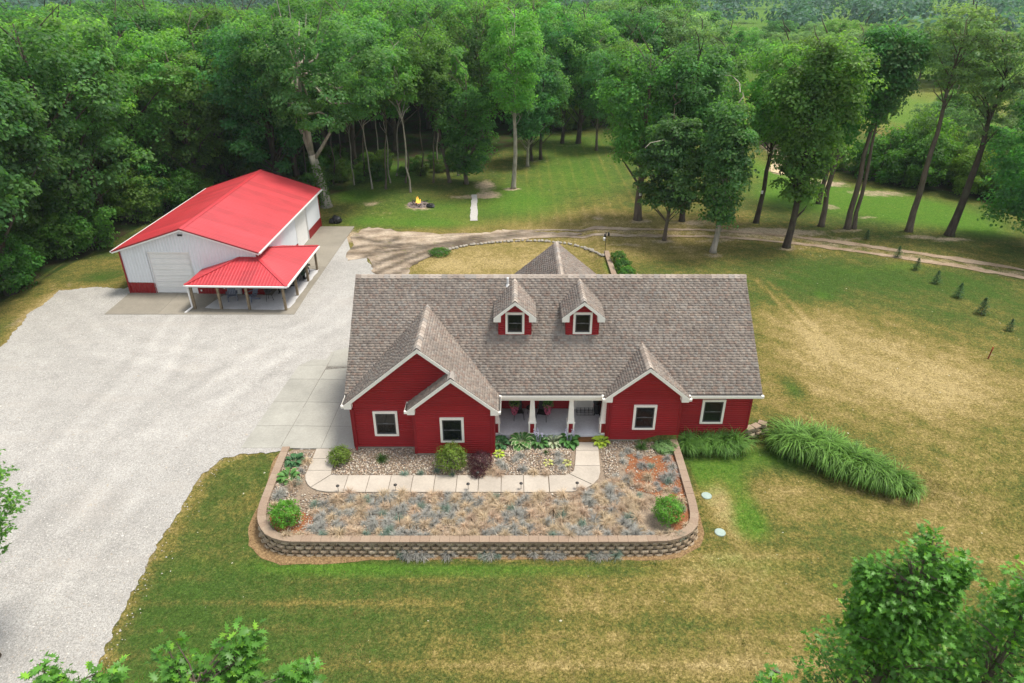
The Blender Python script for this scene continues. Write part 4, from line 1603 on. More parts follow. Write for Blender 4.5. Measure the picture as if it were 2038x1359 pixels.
def ribwall(name, p0, ud, nd, L, z0, z1, mat, parent, pitch=0.2286, topf=None, skip=()):
    """vertical ribbed sheet steel"""
    p0, ud, nd = np.array(p0, float), np.array(ud, float), np.array(nd, float)
    up = np.array((0, 0, 1.0))
    us = []
    x = 0.0
    while x < L:
        for dx, h in ((0, 0.0), (pitch * .62, 0.0), (pitch * .72, 0.024), (pitch * .88, 0.024), (pitch * .98, 0.0)):
            if x + dx <= L:
                us.append((x + dx, h))
        x += pitch
    us.append((L, 0))
    V, Q = [], []
    for i, (u, h) in enumerate(us):
        zt = topf(u) if topf else z1
        V += [p0 + ud * u + nd * h + up * z0, p0 + ud * u + nd * h + up * zt]
    for i in range(len(us) - 1):
        um = (us[i][0] + us[i + 1][0]) / 2
        if any(a < um < b for a, b in skip):
            continue
        Q.append((2 * i, 2 * i + 2, 2 * i + 3, 2 * i + 1))
    o = link(name, np_mesh(name, V, [np.array(Q)], mat, np.ones(len(V))), parent)
    o['kind'] = 'stuff'
    return o


mid = -BW / 2
core = MB()
core.box((-BW + .03, 0.22, -.3), (-.20, BL - .03, BE))
core.poly([(-BW + .03, .03, BE), (-.03, .03, BE), (mid, .03, BE + BW / 2 * BP - .05)])
core.poly([(-.03, BL - .03, BE), (-BW + .03, BL - .03, BE), (mid, BL - .03, BE + BW / 2 * BP - .05)])
core.obj('wall_core', M_BARNWHITE, barn)
gt = lambda u: BE + (u if u < BW / 2 else BW - u) * BP
D0, D1 = 2.02, 4.96        # big door along the front, from the left corner
ribwall('wall_panel', (-BW, 0, 0), (1, 0, 0), (0, -1, 0), D0, 0.90, BE, M_BARNWHITE, barn, topf=gt)
ribwall('wall_panel', (-BW + D0, 0, 0), (1, 0, 0), (0, -1, 0), D1 - D0, 3.24, BE, M_BARNWHITE, barn, topf=lambda u: gt(u + D0))
ribwall('wall_panel', (-BW + D1, 0, 0), (1, 0, 0), (0, -1, 0), BW - D1, 0.90, BE, M_BARNWHITE, barn, topf=lambda u: gt(u + D1))
ribwall('wainscot', (-BW, 0, 0), (1, 0, 0), (0, -1, 0), D0, 0.05, 0.88, M_BARNRED, barn)
ribwall('wainscot', (-BW + D1 + .12, 0, 0), (1, 0, 0), (0, -1, 0), 2.2, 0.05, 0.88, M_BARNRED, barn)
ribwall('wainscot', (-BW + 8.35, 0, 0), (1, 0, 0), (0, -1, 0), BW - 8.35, 0.05, 0.88, M_BARNRED, barn)
S0, S1 = 8.6, 11.6
ribwall('wall_panel', (0, 0, 0), (0, 1, 0), (1, 0, 0), S0, 0.90, BE, M_BARNWHITE, barn)
ribwall('wall_panel', (0, S0, 0), (0, 1, 0), (1, 0, 0), S1 - S0, 3.12, BE, M_BARNWHITE, barn)
ribwall('wall_panel', (0, S1, 0), (0, 1, 0), (1, 0, 0), BL - S1, 0.90, BE, M_BARNWHITE, barn)
ribwall('wainscot', (0, 0, 0), (0, 1, 0), (1, 0, 0), S0, 0.05, 0.88, M_BARNRED, barn)
ribwall('wainscot', (0, S1, 0), (0, 1, 0), (1, 0, 0), BL - S1, 0.05, 0.88, M_BARNRED, barn)
ribwall('wall_panel', (-BW, BL, 0), (0, -1, 0), (-1, 0, 0), BL, 0.05, BE, M_BARNWHITE, barn)
ribwall('wall_panel', (0, BL, 0), (-1, 0, 0), (0, 1, 0), BW, 0.05, BE, M_BARNWHITE, barn, topf=lambda u: gt(u))
for x, y in ((-BW, 0), (0, 0), (0, BL)):
    cn = MB()
    cn.box((x - .055, y - .055, 0), (x + .055, y + .055, BE - .05))
    cn.obj('corner_trim', M_BARNRED, barn)


def overhead_door(p0, ud, nd, L, Hh, rows, parent):
    p0, ud, nd = Vector(p0), Vector(ud), Vector(nd)
    p0 = p0 - nd * .14
    fr = MB()
    for u in (-.06, L + .06):
        fr.beam(p0 + ud * u + nd * .03, p0 + ud * u + nd * .03 + Vector((0, 0, Hh + .1)), 0.13, 0.20, nd)
    fr.beam(p0 - ud * .0 + nd * .03 + Vector((0, 0, Hh + .05)), p0 + ud * L + nd * .03 + Vector((0, 0, Hh + .05)), .24, .08, (0, 0, 1))
    o = fr.obj('overhead_door', M_WHITE, parent)
    hh = Hh / rows
    for r in range(rows):
        m = MB()
        z0 = r * hh + .006
        z1 = (r + 1) * hh - .006
        a = p0 + nd * .012
        # ribbed section: four shallow corrugations
        for k in range(4):
            za, zb = z0 + (z1 - z0) * k / 4, z0 + (z1 - z0) * (k + 1) / 4
            q = [a + Vector((0, 0, za)), a + ud * L + Vector((0, 0, za)), a + ud * L + Vector((0, 0, zb - .02)) + nd * .014, a + Vector((0, 0, zb - .02)) + nd * .014]
            m.poly(q)
            m.poly([q[3], q[2], a + ud * L + Vector((0, 0, zb)), a + Vector((0, 0, zb))])
        m.obj('door_section', M_WHITE, o)
    return o


overhead_door((-BW + D0, -.01, 0.02), (1, 0, 0), (0, -1, 0), D1 - D0, 3.2, 7, barn)
overhead_door((0.01, S0, 0.02), (0, 1, 0), (1, 0, 0), S1 - S0, 3.05, 6, barn)
wd = MB()
wd.box((-BW + 7.28, -.05, 0.05), (-BW + 8.30, -.005, 2.1), 0.95)
wd.box((-BW + 7.38, -.06, 0.12), (-BW + 8.20, -.045, 2.0))
wo = wd.obj('side_door', M_WHITE, barn)
lt = MB()
lt.box((-.42 + mid, -.07, BE + 1.02), (-.10 + mid, -.02, BE + 1.14), 1.0)
lt.obj('gable_vent', M_IRON, barn)  # small dark vent high on the front gable, not a lamp
for x, z in ((-BW + D1 + .25, .62), (-BW + 5.35, .32), (-BW + 7.1, .55)):
    q = MB()
    q.box((x - .05, -.07, z - .05), (x + .05, -.02, z + .07))
    q.obj('outlet_cover', M_WHITE, barn)


def metal_roof(name, org, ud, vd, poly, parent, pitch=0.2286, mat=None, th=0.03):
    """ribbed steel on a plane: poly in (u, v), v up the slope; ribs run along v"""
    org, ud, vd = np.array(org, float), np.array(ud, float), np.array(vd, float)
    nd = np.cross(ud, vd)
    nd /= np.linalg.norm(nd)
    if nd[2] < 0:
        nd = -nd
    P = [tuple(p) for p in poly]
    u0, u1 = min(p[0] for p in P), max(p[0] for p in P)

    def span(u):
        vsn = []
        n = len(P)
        for i in range(n):
            a, b = P[i], P[(i + 1) % n]
            if (a[0] - u) * (b[0] - u) <= 0 and abs(a[0] - b[0]) > 1e-9:
                vsn.append(a[1] + (b[1] - a[1]) * (u - a[0]) / (b[0] - a[0]))
        return (min(vsn), max(vsn)) if vsn else None
    us = []
    x = u0
    while x < u1:
        for dx, h in ((0, 0.0), (pitch * .66, 0.0), (pitch * .76, 0.017), (pitch * .88, 0.017), (pitch * .98, 0.0)):
            if x + dx < u1:
                us.append((x + dx, h))
        x += pitch
    us.append((u1 - 1e-4, 0))
    V, Q, T = [], [], []
    rp = np.random.RandomState(int(abs(u1 * 31)) + 3)
    pt = rp.uniform(.86, 1.08, 200)
    for u, h in us:
        T += [pt[int((u - u0) / (pitch * 4))]] * 2
        s_ = span(u + 1e-5)
        s_ = s_ or (0, 0)
        V += [org + ud * u + vd * s_[0] + nd * h, org + ud * u + vd * s_[1] + nd * h]
    for i in range(len(us) - 1):
        Q.append((2 * i, 2 * i + 2, 2 * i + 3, 2 * i + 1))
    o = link(name, np_mesh(name, V, [np.array(Q)], mat or M_BARNROOF, np.array(T)), parent)
    o['kind'] = 'stuff'
    return o


OH = 0.32
RH = BW / 2 + OH
cb = 1 / math.sqrt(1 + BP * BP)
RZB = BE + BW / 2 * BP + .06
for s_ in (1, -1):
    o = metal_roof('roof_panel', (mid + s_ * RH, -.40, RZB - RH * BP), (0, 1, 0), (-s_ * cb, 0, BP * cb), [(0, 0), (BL + .8, 0), (BL + .8, RH / cb), (0, RH / cb)], barn)
    u = MB()
    a = [(mid, -.39, RZB - .03), (mid, BL + .39, RZB - .03), (mid + s_ * (RH - .01), BL + .39, RZB - RH * BP - .03), (mid + s_ * (RH - .01), -.39, RZB - RH * BP - .03)]
    u.poly(a)
    u.obj('soffit', M_BARNWHITE, barn)
rc = MB()
for s_ in (-1, 1):
    rc.poly([(mid, -.42, RZB + .05), (mid, BL + .42, RZB + .05), (mid + s_ * .2, BL + .42, RZB + .035 - .2 * BP), (mid + s_ * .2, -.42, RZB + .035 - .2 * BP)], 1.02)
rc.obj('ridge_cap', M_BARNROOF, barn)
for s_ in (-1, 1):
    for y in (-.41, BL + .41):
        rk = MB()
        wt = MB()
        a, b = Vector((mid, y, RZB - .02)), Vector((mid + s_ * RH, y, RZB - RH * BP - .02))
        rk.beam(a, b, 0.03, 0.10, (0, 0, 1), 0.55)
        wt.beam(a + Vector((0, .012 if y < 0 else -.012, -.10)), b + Vector((0, .012 if y < 0 else -.012, -.10)), 0.03, 0.11, (0, 0, 1))
        rk.obj('rake_trim', M_BARNROOF, barn)
        wt.obj('fascia', M_WHITE, barn)
    x = mid + s_ * RH
    wt = MB()
    wt.beam((x, -.40, RZB - RH * BP - .09), (x, BL + .4, RZB - RH * BP - .09), 0.03, 0.13, (0, 0, 1))
    wt.beam((x + s_ * .06, -.40, RZB - RH * BP - .06), (x + s_ * .06, BL + .4, RZB - RH * BP - .06), 0.11, 0.10, (0, 0, 1), .9)
    wt.obj('eave_gutter', M_WHITE, barn)

# lean-to porch round the front right corner
PR = 2.90                                         # run of the porch roof
PZ0, PZ1 = 2.02, 2.96
FX0 = -4.20                                       # front eave, left end
RY1 = 4.95                                        # right eave, far end
pl = math.hypot(PR, PZ1 - PZ0)
vz = (PZ1 - PZ0) / pl
vh = PR / pl
metal_roof('porch_roof_panel', (FX0, -PR, PZ0), (1, 0, 0), (0, vh, vz), [(0, 0), (PR - FX0, 0), (-FX0, pl), (PR, pl)], barn)
metal_roof('porch_roof_panel', (PR, -PR, PZ0), (0, 1, 0), (-vh, 0, vz), [(0, 0), (PR + RY1, 0), (RY1, pl), (PR, pl)], barn)
metal_roof('porch_roof_panel', (FX0, 0, PZ0), (0, -1, 0), (vh, 0, vz), [(0, 0), (PR, 0), (0, pl)], barn)
metal_roof('porch_roof_panel', (PR, RY1, PZ0), (-1, 0, 0), (0, -vh, vz), [(0, 0), (PR, 0), (PR, pl)], barn)
hp = MB()
hp.beam((0, 0, PZ1 + .02), (PR, -PR, PZ0 + .03), .22, .03, (0, 0, 1), 1.0)
hp.beam((FX0 + PR, 0, PZ1 + .02), (FX0, -PR, PZ0 + .03), .22, .03, (0, 0, 1), 1.0)
hp.beam((0, RY1 - PR, PZ1 + .02), (PR, RY1, PZ0 + .03), .22, .03, (0, 0, 1), 1.0)
hp.beam((FX0 + PR, -.04, PZ1 + .02), (0.0, -.04, PZ1 + .02), .1, .05, (0, 0, 1), 1.0)
hp.beam((.04, 0, PZ1 + .02), (.04, RY1 - PR, PZ1 + .02), .1, .05, (0, 0, 1), 1.0)
hp.obj('hip_cap', M_BARNROOF, barn)
fa = MB()
for a, b in (((FX0, -PR), (PR, -PR)), ((PR, -PR), (PR, RY1)), ((FX0, -PR), (FX0, 0)), ((PR, RY1), (0, RY1))):
    fa.beam((a[0], a[1], PZ0 - .085), (b[0], b[1], PZ0 - .085), .03, .13, (0, 0, 1))
fa.beam((FX0, -PR - .065, PZ0 - .05), (PR, -PR - .065, PZ0 - .05), .11, .09, (0, 0, 1))
fa.beam((PR + .065, -PR, PZ0 - .05), (PR + .065, RY1, PZ0 - .05), .11, .09, (0, 0, 1))
fa.obj('porch_fascia', M_WHITE, barn)
cl = MB()
cl.poly([(FX0 + .02, -PR + .02, PZ0 - .10), (PR - .02, -PR + .02, PZ0 - .10), (PR - .02, RY1 - .02, PZ0 - .10), (.05, RY1 - .02, PZ0 - .10), (.05, -.05, PZ0 - .10), (FX0 + .02, -.05, PZ0 - .10)], 0.7)
cl.obj('porch_ceiling', M_POST, barn)
bm_ = MB()
bm_.beam((FX0 + .1, -2.55, PZ0 - .22), (2.6, -2.55, PZ0 - .22), .09, .2, (0, 0, 1))
bm_.beam((2.55, -2.55, PZ0 - .22), (2.55, RY1 - .1, PZ0 - .22), .09, .2, (0, 0, 1))
bm_.obj('porch_beam', M_POST, barn)
for x, y in ((-4.0, -2.55), (-2.12, -2.55), (-.12, -2.55), (2.48, -2.6), (2.52, -.08), (2.55, 2.5), (2.6, 4.75)):
    p = MB()
    p.box((x - .075, y - .075, 0.03), (x + .075, y + .075, PZ0 - .12))
    p.obj('post', M_POST, barn)
dp = MB()
dp.beam((-4.12, -2.68, 0.22), (-4.12, -2.72, PZ0 - .1), .09, .07, (0, 1, 0))
dp.beam((-4.12, -2.68, 0.24), (-4.42, -3.25, 0.07), .10, .08, (0, 0, 1))
dp.obj('downspout', M_WHITE, barn)


# ------------------------------------------------------------------ things under and round the barn
def BWD(x, y, z=0.0):
    c_, s_ = math.cos(BA), math.sin(BA)
    return (-18.25 + x * c_ - y * s_, 45.85 + x * s_ + y * c_, z)


M_CHAIR = simple('blue grey resin', (0.155, 0.175, 0.235), 0.55, 0.3)


def adirondack(loc, rz, label):
    r = empty('lawn_chair', loc, rz)
    tag(r, label, 'chair', 'resin lawn chairs on the barn porch')
    b = MB()
    for k in range(5):
        x = -.22 + k * .11
        top = 0.98 - abs(k - 2) * .04
        b.hexa([(x - .048, .20, .30), (x + .048, .20, .30), (x + .048, .225, .30), (x - .048, .225, .30), (x - .052, .46, top), (x + .052, .46, top), (x + .052, .485, top), (x - .052, .485, top)])
    b.obj('backrest', M_CHAIR, r)
    s_ = MB()
    for k in range(5):
        y = -.30 + k * .108
        z = .40 - k * .022
        s_.box((-.27, y, z - .012), (.27, y + .095, z + .012))
    s_.obj('seat', M_CHAIR, r)
    for sx in (-1, 1):
        a = MB()
        a.box((sx * .34 - .065, -.34, .55), (sx * .34 + .065, .33, .575))
        a.obj('armrest', M_CHAIR, r)
        l_ = MB()
        l_.box((sx * .30 - .02, -.32, 0), (sx * .30 + .02, -.24, .55))
        l_.obj('leg', M_CHAIR, r)
        l_ = MB()
        l_.beam((sx * .30, -.26, .34), (sx * .30, .46, .04), .035, .10, (0, 0, 1))
        l_.obj('leg', M_CHAIR, r)
    return r


adirondack(BWD(-1.92, -1.0, .06), math.radians(20), 'blue grey lawn chair by the white side door under the red porch roof')
adirondack(BWD(-.50, -1.0, .06), math.radians(-38), 'blue grey lawn chair turned sideways near the grill on the barn porch')
gr = empty('charcoal_grill', BWD(.75, -1.0, .06))
tag(gr, 'small black grill standing in the shade of the barn porch', 'grill')
m = MB()
m.ring([(0.03, .58), (.20, .62), (.27, .76), (.275, .80)], 14)
m.obj('bowl', M_BLACK, gr, smooth=True)
m = MB()
m.ring([(.28, .805), (.25, .92), (.15, 1.0), (.03, 1.03)], 14)
m.obj('lid', M_BLACK, gr, smooth=True)
for k in range(3):
    m = MB()
    a = k * 2.09
    m.tube([(.14 * math.cos(a), .14 * math.sin(a), .62), (.30 * math.cos(a), .30 * math.sin(a), .0)], .016, 6)
    m.obj('leg', M_IRON, gr)

# trailer
tl = empty('utility_trailer', BWD(1.35, 2.3, .06), math.radians(1.0))
tag(tl, 'dark tandem axle flatbed trailer parked under the barn porch', 'trailer')
m = MB()
for sx in (-.72, .72):
    m.beam((sx, -1.9, .56), (sx, 2.1, .56), .07, .14, (0, 0, 1))
for k in range(9):
    m.beam((-.72, -1.9 + k * .5, .54), (.72, -1.9 + k * .5, .54), .06, .08, (0, 0, 1))
m.obj('frame', M_BLACK, tl)
for k in range(8):
    m = MB()
    m.box((-.68 + k * .17, -1.9, .635), (-.68 + k * .17 + .158, 2.1, .67), rnd.uniform(.5, .8))
    m.obj('deck_plank', M_POST, tl)
M_GREENP = simple('dark green paint', (0.02, 0.045, 0.02), 0.4, 0.4)
m = MB()
for sx in (-.75, .75):
    m.beam((sx, -1.9, .82), (sx, 2.1, .82), .04, .05, (0, 0, 1))
    for y in (-1.9, -.6, .7, 2.1):
        m.beam((sx, y, .6), (sx, y, .82), .04, .04, (0, 1, 0))
m.beam((-.75, -1.9, .82), (.75, -1.9, .82), .04, .05, (0, 0, 1))
m.obj('rail', M_BLACK, tl)
for y in (.55, 1.35):
    for sx in (-1, 1):
        w_ = MB()
        for rr_, hw in ((.34, .085),):
            pts = []
            base = len(w_.v)
            prof = [(.20, -hw), (.32, -hw), (.345, -hw * .6), (.345, hw * .6), (.32, hw), (.20, hw)]
            N = 18
            for q, (r_, x_) in enumerate(prof):
                for k in range(N):
                    a = 2 * math.pi * k / N
                    w_.v.append((x_, r_ * math.cos(a), r_ * math.sin(a)))
                    w_.c.append(1.0)
            for q in range(len(prof) - 1):
                for k in range(N):
                    A = base + q * N + k
                    B = base + q * N + (k + 1) % N
                    w_.f.append((A, B, B + N, A + N))
        wh = w_.obj('wheel', M_TYRE, tl, loc=(sx * .88, y, .345))
        rm = MB()
        rm.tube([(-.06 * sx, 0, 0), (.055 * sx, 0, 0), (.06 * sx, 0, 0), (.085 * sx, 0, 0)], [.205, .205, .10, .08], 16)
        rm.obj('rim', M_WHITE, wh)
for sx in (-1, 1):
    fd = MB()
    fd.box((sx * .89 - .13, .15, .76), (sx * .89 + .13, 1.75, .79))
    fd.hexa([(sx * .89 - .13, -.05, .55), (sx * .89 + .13, -.05, .55), (sx * .89 + .13, -.02, .55), (sx * .89 - .13, -.02, .55), (sx * .89 - .13, .15, .76), (sx * .89 + .13, .15, .76), (sx * .89 + .13, .15, .79), (sx * .89 - .13, .15, .79)])
    fd.hexa([(sx * .89 - .13, 1.92, .55), (sx * .89 + .13, 1.92, .55), (sx * .89 + .13, 1.95, .55), (sx * .89 - .13, 1.95, .55), (sx * .89 - .13, 1.75, .76), (sx * .89 + .13, 1.75, .76), (sx * .89 + .13, 1.75, .79), (sx * .89 - .13, 1.75, .79)])
    fd.obj('fender', M_GREENP, tl)
m = MB()
m.beam((-.5, -1.9, .54), (0, -3.1, .54), .08, .12, (0, 0, 1))
m.beam((.5, -1.9, .54), (0, -3.1, .54), .08, .12, (0, 0, 1))
m.tube([(0, -3.1, .54), (0, -3.3, .52)], .05, 8)
m.obj('tongue', M_BLACK, tl)
m = MB()
m.beam((.14, -2.95, 0.0), (.14, -2.95, .95), .06, .06, (0, 1, 0))
m.box((.06, -3.03, 0), (.22, -2.87, .025))
m.obj('jack', M_BLACK, tl)

# heap of black tyres or bags behind the barn
hp = empty('black_heap', G(672, 443))
tag(hp, 'rounded heap of black plastic bags beside the rear corner of the barn', 'heap')
r = random.Random(3)
for k in range(9):
    m = MB()
    a = r.uniform(0, 6.28)
    d_ = r.uniform(0, .55) if k else 0
    x, y, z = d_ * math.cos(a), d_ * math.sin(a) * .7, r.uniform(.05, .45) * (1 - d_) + .12
    n = 9
    base = 0
    prof = []
    for q in range(6):
        ph = -1.35 + q * .55
        prof.append((max(.03, .36 * math.cos(ph)), .25 * math.sin(ph)))
    m.ring(prof, n, 1.0, (x, y, z))
    m.v = [(vx + r.uniform(-.05, .05), vy + r.uniform(-.05, .05), max(.0, vz_ + r.uniform(-.05, .05))) for vx, vy, vz_ in m.v]
    m.obj('bag', M_BLACK, hp)

# fire pit
fp = empty('campfire', G(833, 408))
tag(fp, 'small burning brush fire in an ash ring on the back lawn', 'fire')
m = MB()
m.ring([(1.15, .02), (.8, .10), (.35, .20), (.05, .22)], 18)
m.v = [(x + r.uniform(-.12, .12), y + r.uniform(-.12, .12), max(0.01, z + r.uniform(-.05, .07))) for x, y, z in m.v]
m.obj('ash_mound', soil('ash and char', (0.05, 0.042, 0.04), (0.30, 0.24, 0.22), 5), fp)
for k in range(14):
    m = MB()
    a = r.uniform(0, 6.28)
    d_ = r.uniform(.15, .95)
    b_ = a + r.uniform(-1.2, 1.2)
    L = r.uniform(.3, .7)
    x, y = d_ * math.cos(a), d_ * math.sin(a)
    m.tube([(x, y, .12), (x + L * math.cos(b_), y + L * math.sin(b_), .18 + r.uniform(0, .15))], r.uniform(.03, .06), 6)
    m.obj('charred_log', M_BARKDARK if k % 3 else M_BLACK, fp)
tF = NT('flame', 0.5)
em = tF.n('ShaderNodeEmission')
em.inputs[0].default_value = (1.0, 0.50, 0.08, 1)
em.inputs[1].default_value = 1.3
tF.l(em.outputs[0], tF.t.nodes['Material Output'].inputs[0])
for k in range(7):
    m = MB()
    x, y = r.uniform(-.30, .18), r.uniform(-.15, .15)
    h_ = r.uniform(.4, .8)
    m.tube([(x, y, .15), (x + r.uniform(-.04, .04), y, .15 + h_ * .3), (x + r.uniform(-.08, .08), y, .15 + h_ * .65), (x + r.uniform(-.12, .12), y, .15 + h_)], [.08, .09, .05, .008], 7)
    m.obj('flame', tF.m, fp, smooth=True)
bg2 = MB()
bg2.ring([(.30, 0), (.38, .12), (.30, .30), (.12, .38), (.03, .36)], 11)
bg2.v = [(x * 1.2 + r.uniform(-.05, .05), y + r.uniform(-.05, .05), max(0, z + r.uniform(-.04, .05))) for x, y, z in bg2.v]
o = bg2.obj('black_bag', M_BLACK, None, loc=G(857, 412))
tag(o, 'black plastic bag lying at the edge of the fire ring', 'bag')

# septic lids, stake, feeder pole, path lights
M_LID = simple('pale green plastic', (0.31, 0.39, 0.34), 0.6, 0.2)
for (px, py), lb in (((1406, 987), 'pale green septic lid nearer the house in the dry lawn strip'), ((1433, 1060), 'pale green septic lid farther from the house in the dry lawn strip')):
    m = MB()
    m.ring([(.24, -.05), (.24, .03), (.22, .05), (.14, .055), (.02, .06)], 22)
    o = m.obj('septic_lid', M_LID, None, loc=G(px, py))
    tag(o, lb, 'lid', 'septic lids in the lawn')
sk = empty('survey_stake', G(1966, 714))
tag(sk, 'short reddish marker stake standing alone in the dry grass', 'stake')
m = MB()
m.beam((0, 0, -.1), (.10, .05, .78), .06, .05, (0, 1, 0))
m.obj('stake_post', simple('rusty red paint', (0.22, 0.06, 0.03), 0.8, 0.1), sk)
m = MB()
m.beam((.085, .04, .62), (.105, .05, .79), .07, .06, (0, 1, 0))
m.obj('orange_top', simple('faded orange', (0.45, 0.13, 0.06), 0.8, 0.1), sk)
fpole = empty('bird_feeder_pole', G(1203, 509))
tag(fpole, 'thin dark pole with bird feeders at the end of the rear stone wall', 'bird feeder')
m = MB()
m.tube([(0, 0, 0), (0.02, 0, 1.9), (0.02, 0, 2.05)], .022, 7)
for a in (0, 2.1, 4.2):
    m.tube([(.02, 0, 1.95), (.02 + .18 * math.cos(a), .18 * math.sin(a), 2.05), (.02 + .25 * math.cos(a), .25 * math.sin(a), 1.95)], .012, 5)
m.obj('pole', M_IRON, fpole)
for a, zz, mm in ((2.1, 1.25, M_WHITE), (0.2, 1.72, M_IRON), (4.2, 1.68, M_IRON)):
    m = MB()
    m.ring([(.03, 0), (.085, .02), (.085, .22), (.11, .23), (.02, .32)], 9, 1.0, (.02 + .22 * math.cos(a), .22 * math.sin(a), zz))
    m.obj('feeder', mm, fpole)
pl0 = None
lights = [(674, 978), (788, 976), (932, 974), (1037, 973), (1148, 972), (951, 951)]
for i, (px, py) in enumerate(lights):
    if pl0 is None:
        pl0 = empty('path_light', (0, 0, 0))
        m = MB()
        m.tube([(0, 0, -.1), (0, 0, .34)], .012, 6)
        m.obj('stem', M_IRON, pl0)
        m = MB()
        m.ring([(.02, .32), (.085, .34), (.075, .37), (.02, .40)], 10)
        m.obj('cap', M_IRON, pl0)
        o = pl0
    else:
        o = copy_tree(pl0)
    o.location = (G(px, py, 0)[0], G(px, py, 0)[1] - .02, 0)
    lbs = ['small black path light left of all along the front walk, at its bend', 'small black path light on the lower edge of the walk, below the garage window', 'small black path light on the lower edge of the walk, below the purple shrub',
           'small black path light below the walk, under the striped hostas', 'small black path light where the walk turns up to the porch', 'small black path light on the upper edge of the walk by the purple shrub']
    tag(o, lbs[i], 'path light', 'path lights along the front walk')

# ------------------------------------------------------------------ porch things
def patio_chair(loc, rz, label):
    r_ = empty('patio_chair', loc, rz)
    tag(r_, label, 'chair', 'dark metal chairs on the front porch')
    m = MB()
    m.box((-.24, -.24, .41), (.24, .24, .44))
    m.obj('seat', M_IRON, r_)
    m = MB()
    m.hexa([(-.24, .22, .44), (.24, .22, .44), (.24, .25, .44), (-.24, .25, .44), (-.22, .36, .98), (.22, .36, .98), (.22, .385, .98), (-.22, .385, .98)])
    m.obj('backrest', M_IRON, r_)
    for sx in (-1, 1):
        for sy in (-1, 1):
            m = MB()
            m.tube([(sx * .24, sy * .23, .42), (sx * .27, sy * .28, 0)], .016, 6)
            m.obj('leg', M_IRON, r_)
        m = MB()
        m.tube([(sx * .26, .28, .66), (sx * .27, -.2, .66), (sx * .25, -.25, .43)], .017, 6)
        m.obj('armrest', M_IRON, r_)
    return r_


patio_chair((.33, 29.75, .28), math.radians(8), 'dark metal porch chair between the left basket and the first column')
patio_chair((1.58, 29.65, .28), math.radians(-12), 'dark metal porch chair just right of the first full column')
# little dark table beside it
m = MB()
m.ring([(.02, .48), (.24, .49), (.24, .52), (.02, .525)], 14)
for a in (0.3, 2.4, 4.5):
    m.tube([(.15 * math.cos(a), .15 * math.sin(a), .5), (.2 * math.cos(a), .2 * math.sin(a), 0)], .014, 5)
o = m.obj('side_table', M_IRON, None, loc=(.98, 29.95, .28))
tag(o, 'small round dark table between the two porch chairs', 'table')
for hx, hy, lb in ((0.12, 28.9, 'hanging basket of pink flowers at the left end of the porch'), (1.82, 28.9, 'hanging basket of pink flowers in the middle bay of the porch')):
    b = empty('hanging_basket', (hx, hy, 1.55))
    tag(b, lb, 'hanging basket', 'flower baskets hung under the porch eave')
    m = MB()
    m.ring([(.05, .0), (.16, .06), (.20, .22), (.20, .25)], 14)
    m.obj('pot', M_IRON, b)
    m = MB()
    for a in (0, 2.1, 4.2):
        m.tube([(.19 * math.cos(a), .19 * math.sin(a), .24), (0, 0, .88)], .006, 4)
    m.obj('chain', M_IRON, b)
    rr_ = np.random.RandomState(int(hx * 100) + 3)
    for nm, mt, n_, zlo, zhi, spread in (('foliage', M_LEAF_MID, 240, .12, .48, .30), ('flowers', M_PINK, 260, -.42, .22, .26)):
        C_ = rr_.normal(0, 1, (n_, 3))
        C_ /= np.linalg.norm(C_, axis=1)[:, None]
        zz = rr_.uniform(zlo, zhi, n_)
        wdt = spread * np.clip(1 - np.abs(zz - .15) * .9, .25, 1)
        P_ = np.stack([C_[:, 0] * wdt, C_[:, 1] * wdt, zz], 1)
        N_ = C_ + rr_.normal(0, .5, C_.shape)
        N_ /= np.linalg.norm(N_, axis=1)[:, None]
        t1 = np.cross(N_, rr_.normal(0, 1, N_.shape))
        t1 /= np.linalg.norm(t1, axis=1)[:, None]
        t2 = np.cross(N_, t1)
        V_ = np.stack([P_ + t1 * .045, P_ + t2 * .035, P_ - t1 * .045, P_ - t2 * .035], 1).reshape(-1, 3)
        o = link(nm, np_mesh(nm, V_, [np.arange(n_ * 4).reshape(-1, 4)], mt, np.repeat(rr_.uniform(.7, 1.3, n_), 4)), b)
# wire rack in front of the door
m = MB()
for z in (.02, .30):
    m.tube([(-.42, 0, z), (.42, 0, z)], .010, 5)
    m.tube([(-.42, .26, z), (.42, .26, z)], .010, 5)
for k in range(5):
    x = -.42 + k * .21
    m.tube([(x, 0, 0), (x, 0, .34)], .010, 5)
    m.tube([(x, .26, 0), (x, .26, .34)], .010, 5)
    m.tube([(x, 0, .30), (x, .26, .30)], .008, 5)
o = m.obj('boot_rack', M_IRON, None, loc=(3.86, 29.95, .28))
tag(o, 'low black wire rack on the porch in front of the door', 'rack')
wg = empty('covered_grill', (4.50, 30.1, .28))
tag(wg, 'black covered grill in the corner of the porch right of the door', 'grill')
m = MB()
m.ring([(.20, .10), (.24, .30), (.20, .62), (.27, .72), (.28, .90), (.18, 1.05), (.03, 1.10)], 12)
m.v = [(x * .8 + r.uniform(-.015, .015), y + r.uniform(-.015, .015), z) for x, y, z in m.v]
m.obj('cover', M_BLACK, wg)
for sx in (-1, 1):
    m = MB()
    m.tube([(sx * .12, -.12, .12), (sx * .16, -.16, 0)], .03, 6)
    m.obj('leg', M_BLACK, wg)
m = MB()
m.box((3.34, 27.96, -.02), (4.24, 28.26, .13))
o = m.obj('porch_step', simple('brown timber step', (0.17, 0.075, 0.028), 0.8, 0.15, 0.25, 8), None)
tag(o, 'brown wooden step between the walkway and the porch floor', 'step')

# ------------------------------------------------------------------ stone retaining wall
wall = empty('retaining_wall', (0, 21.0, -0.65))
tag(wall, 'low curved wall of tan stone blocks round the front garden bed', 'wall')
WOFF = Vector((0, -21.0, 0.65))


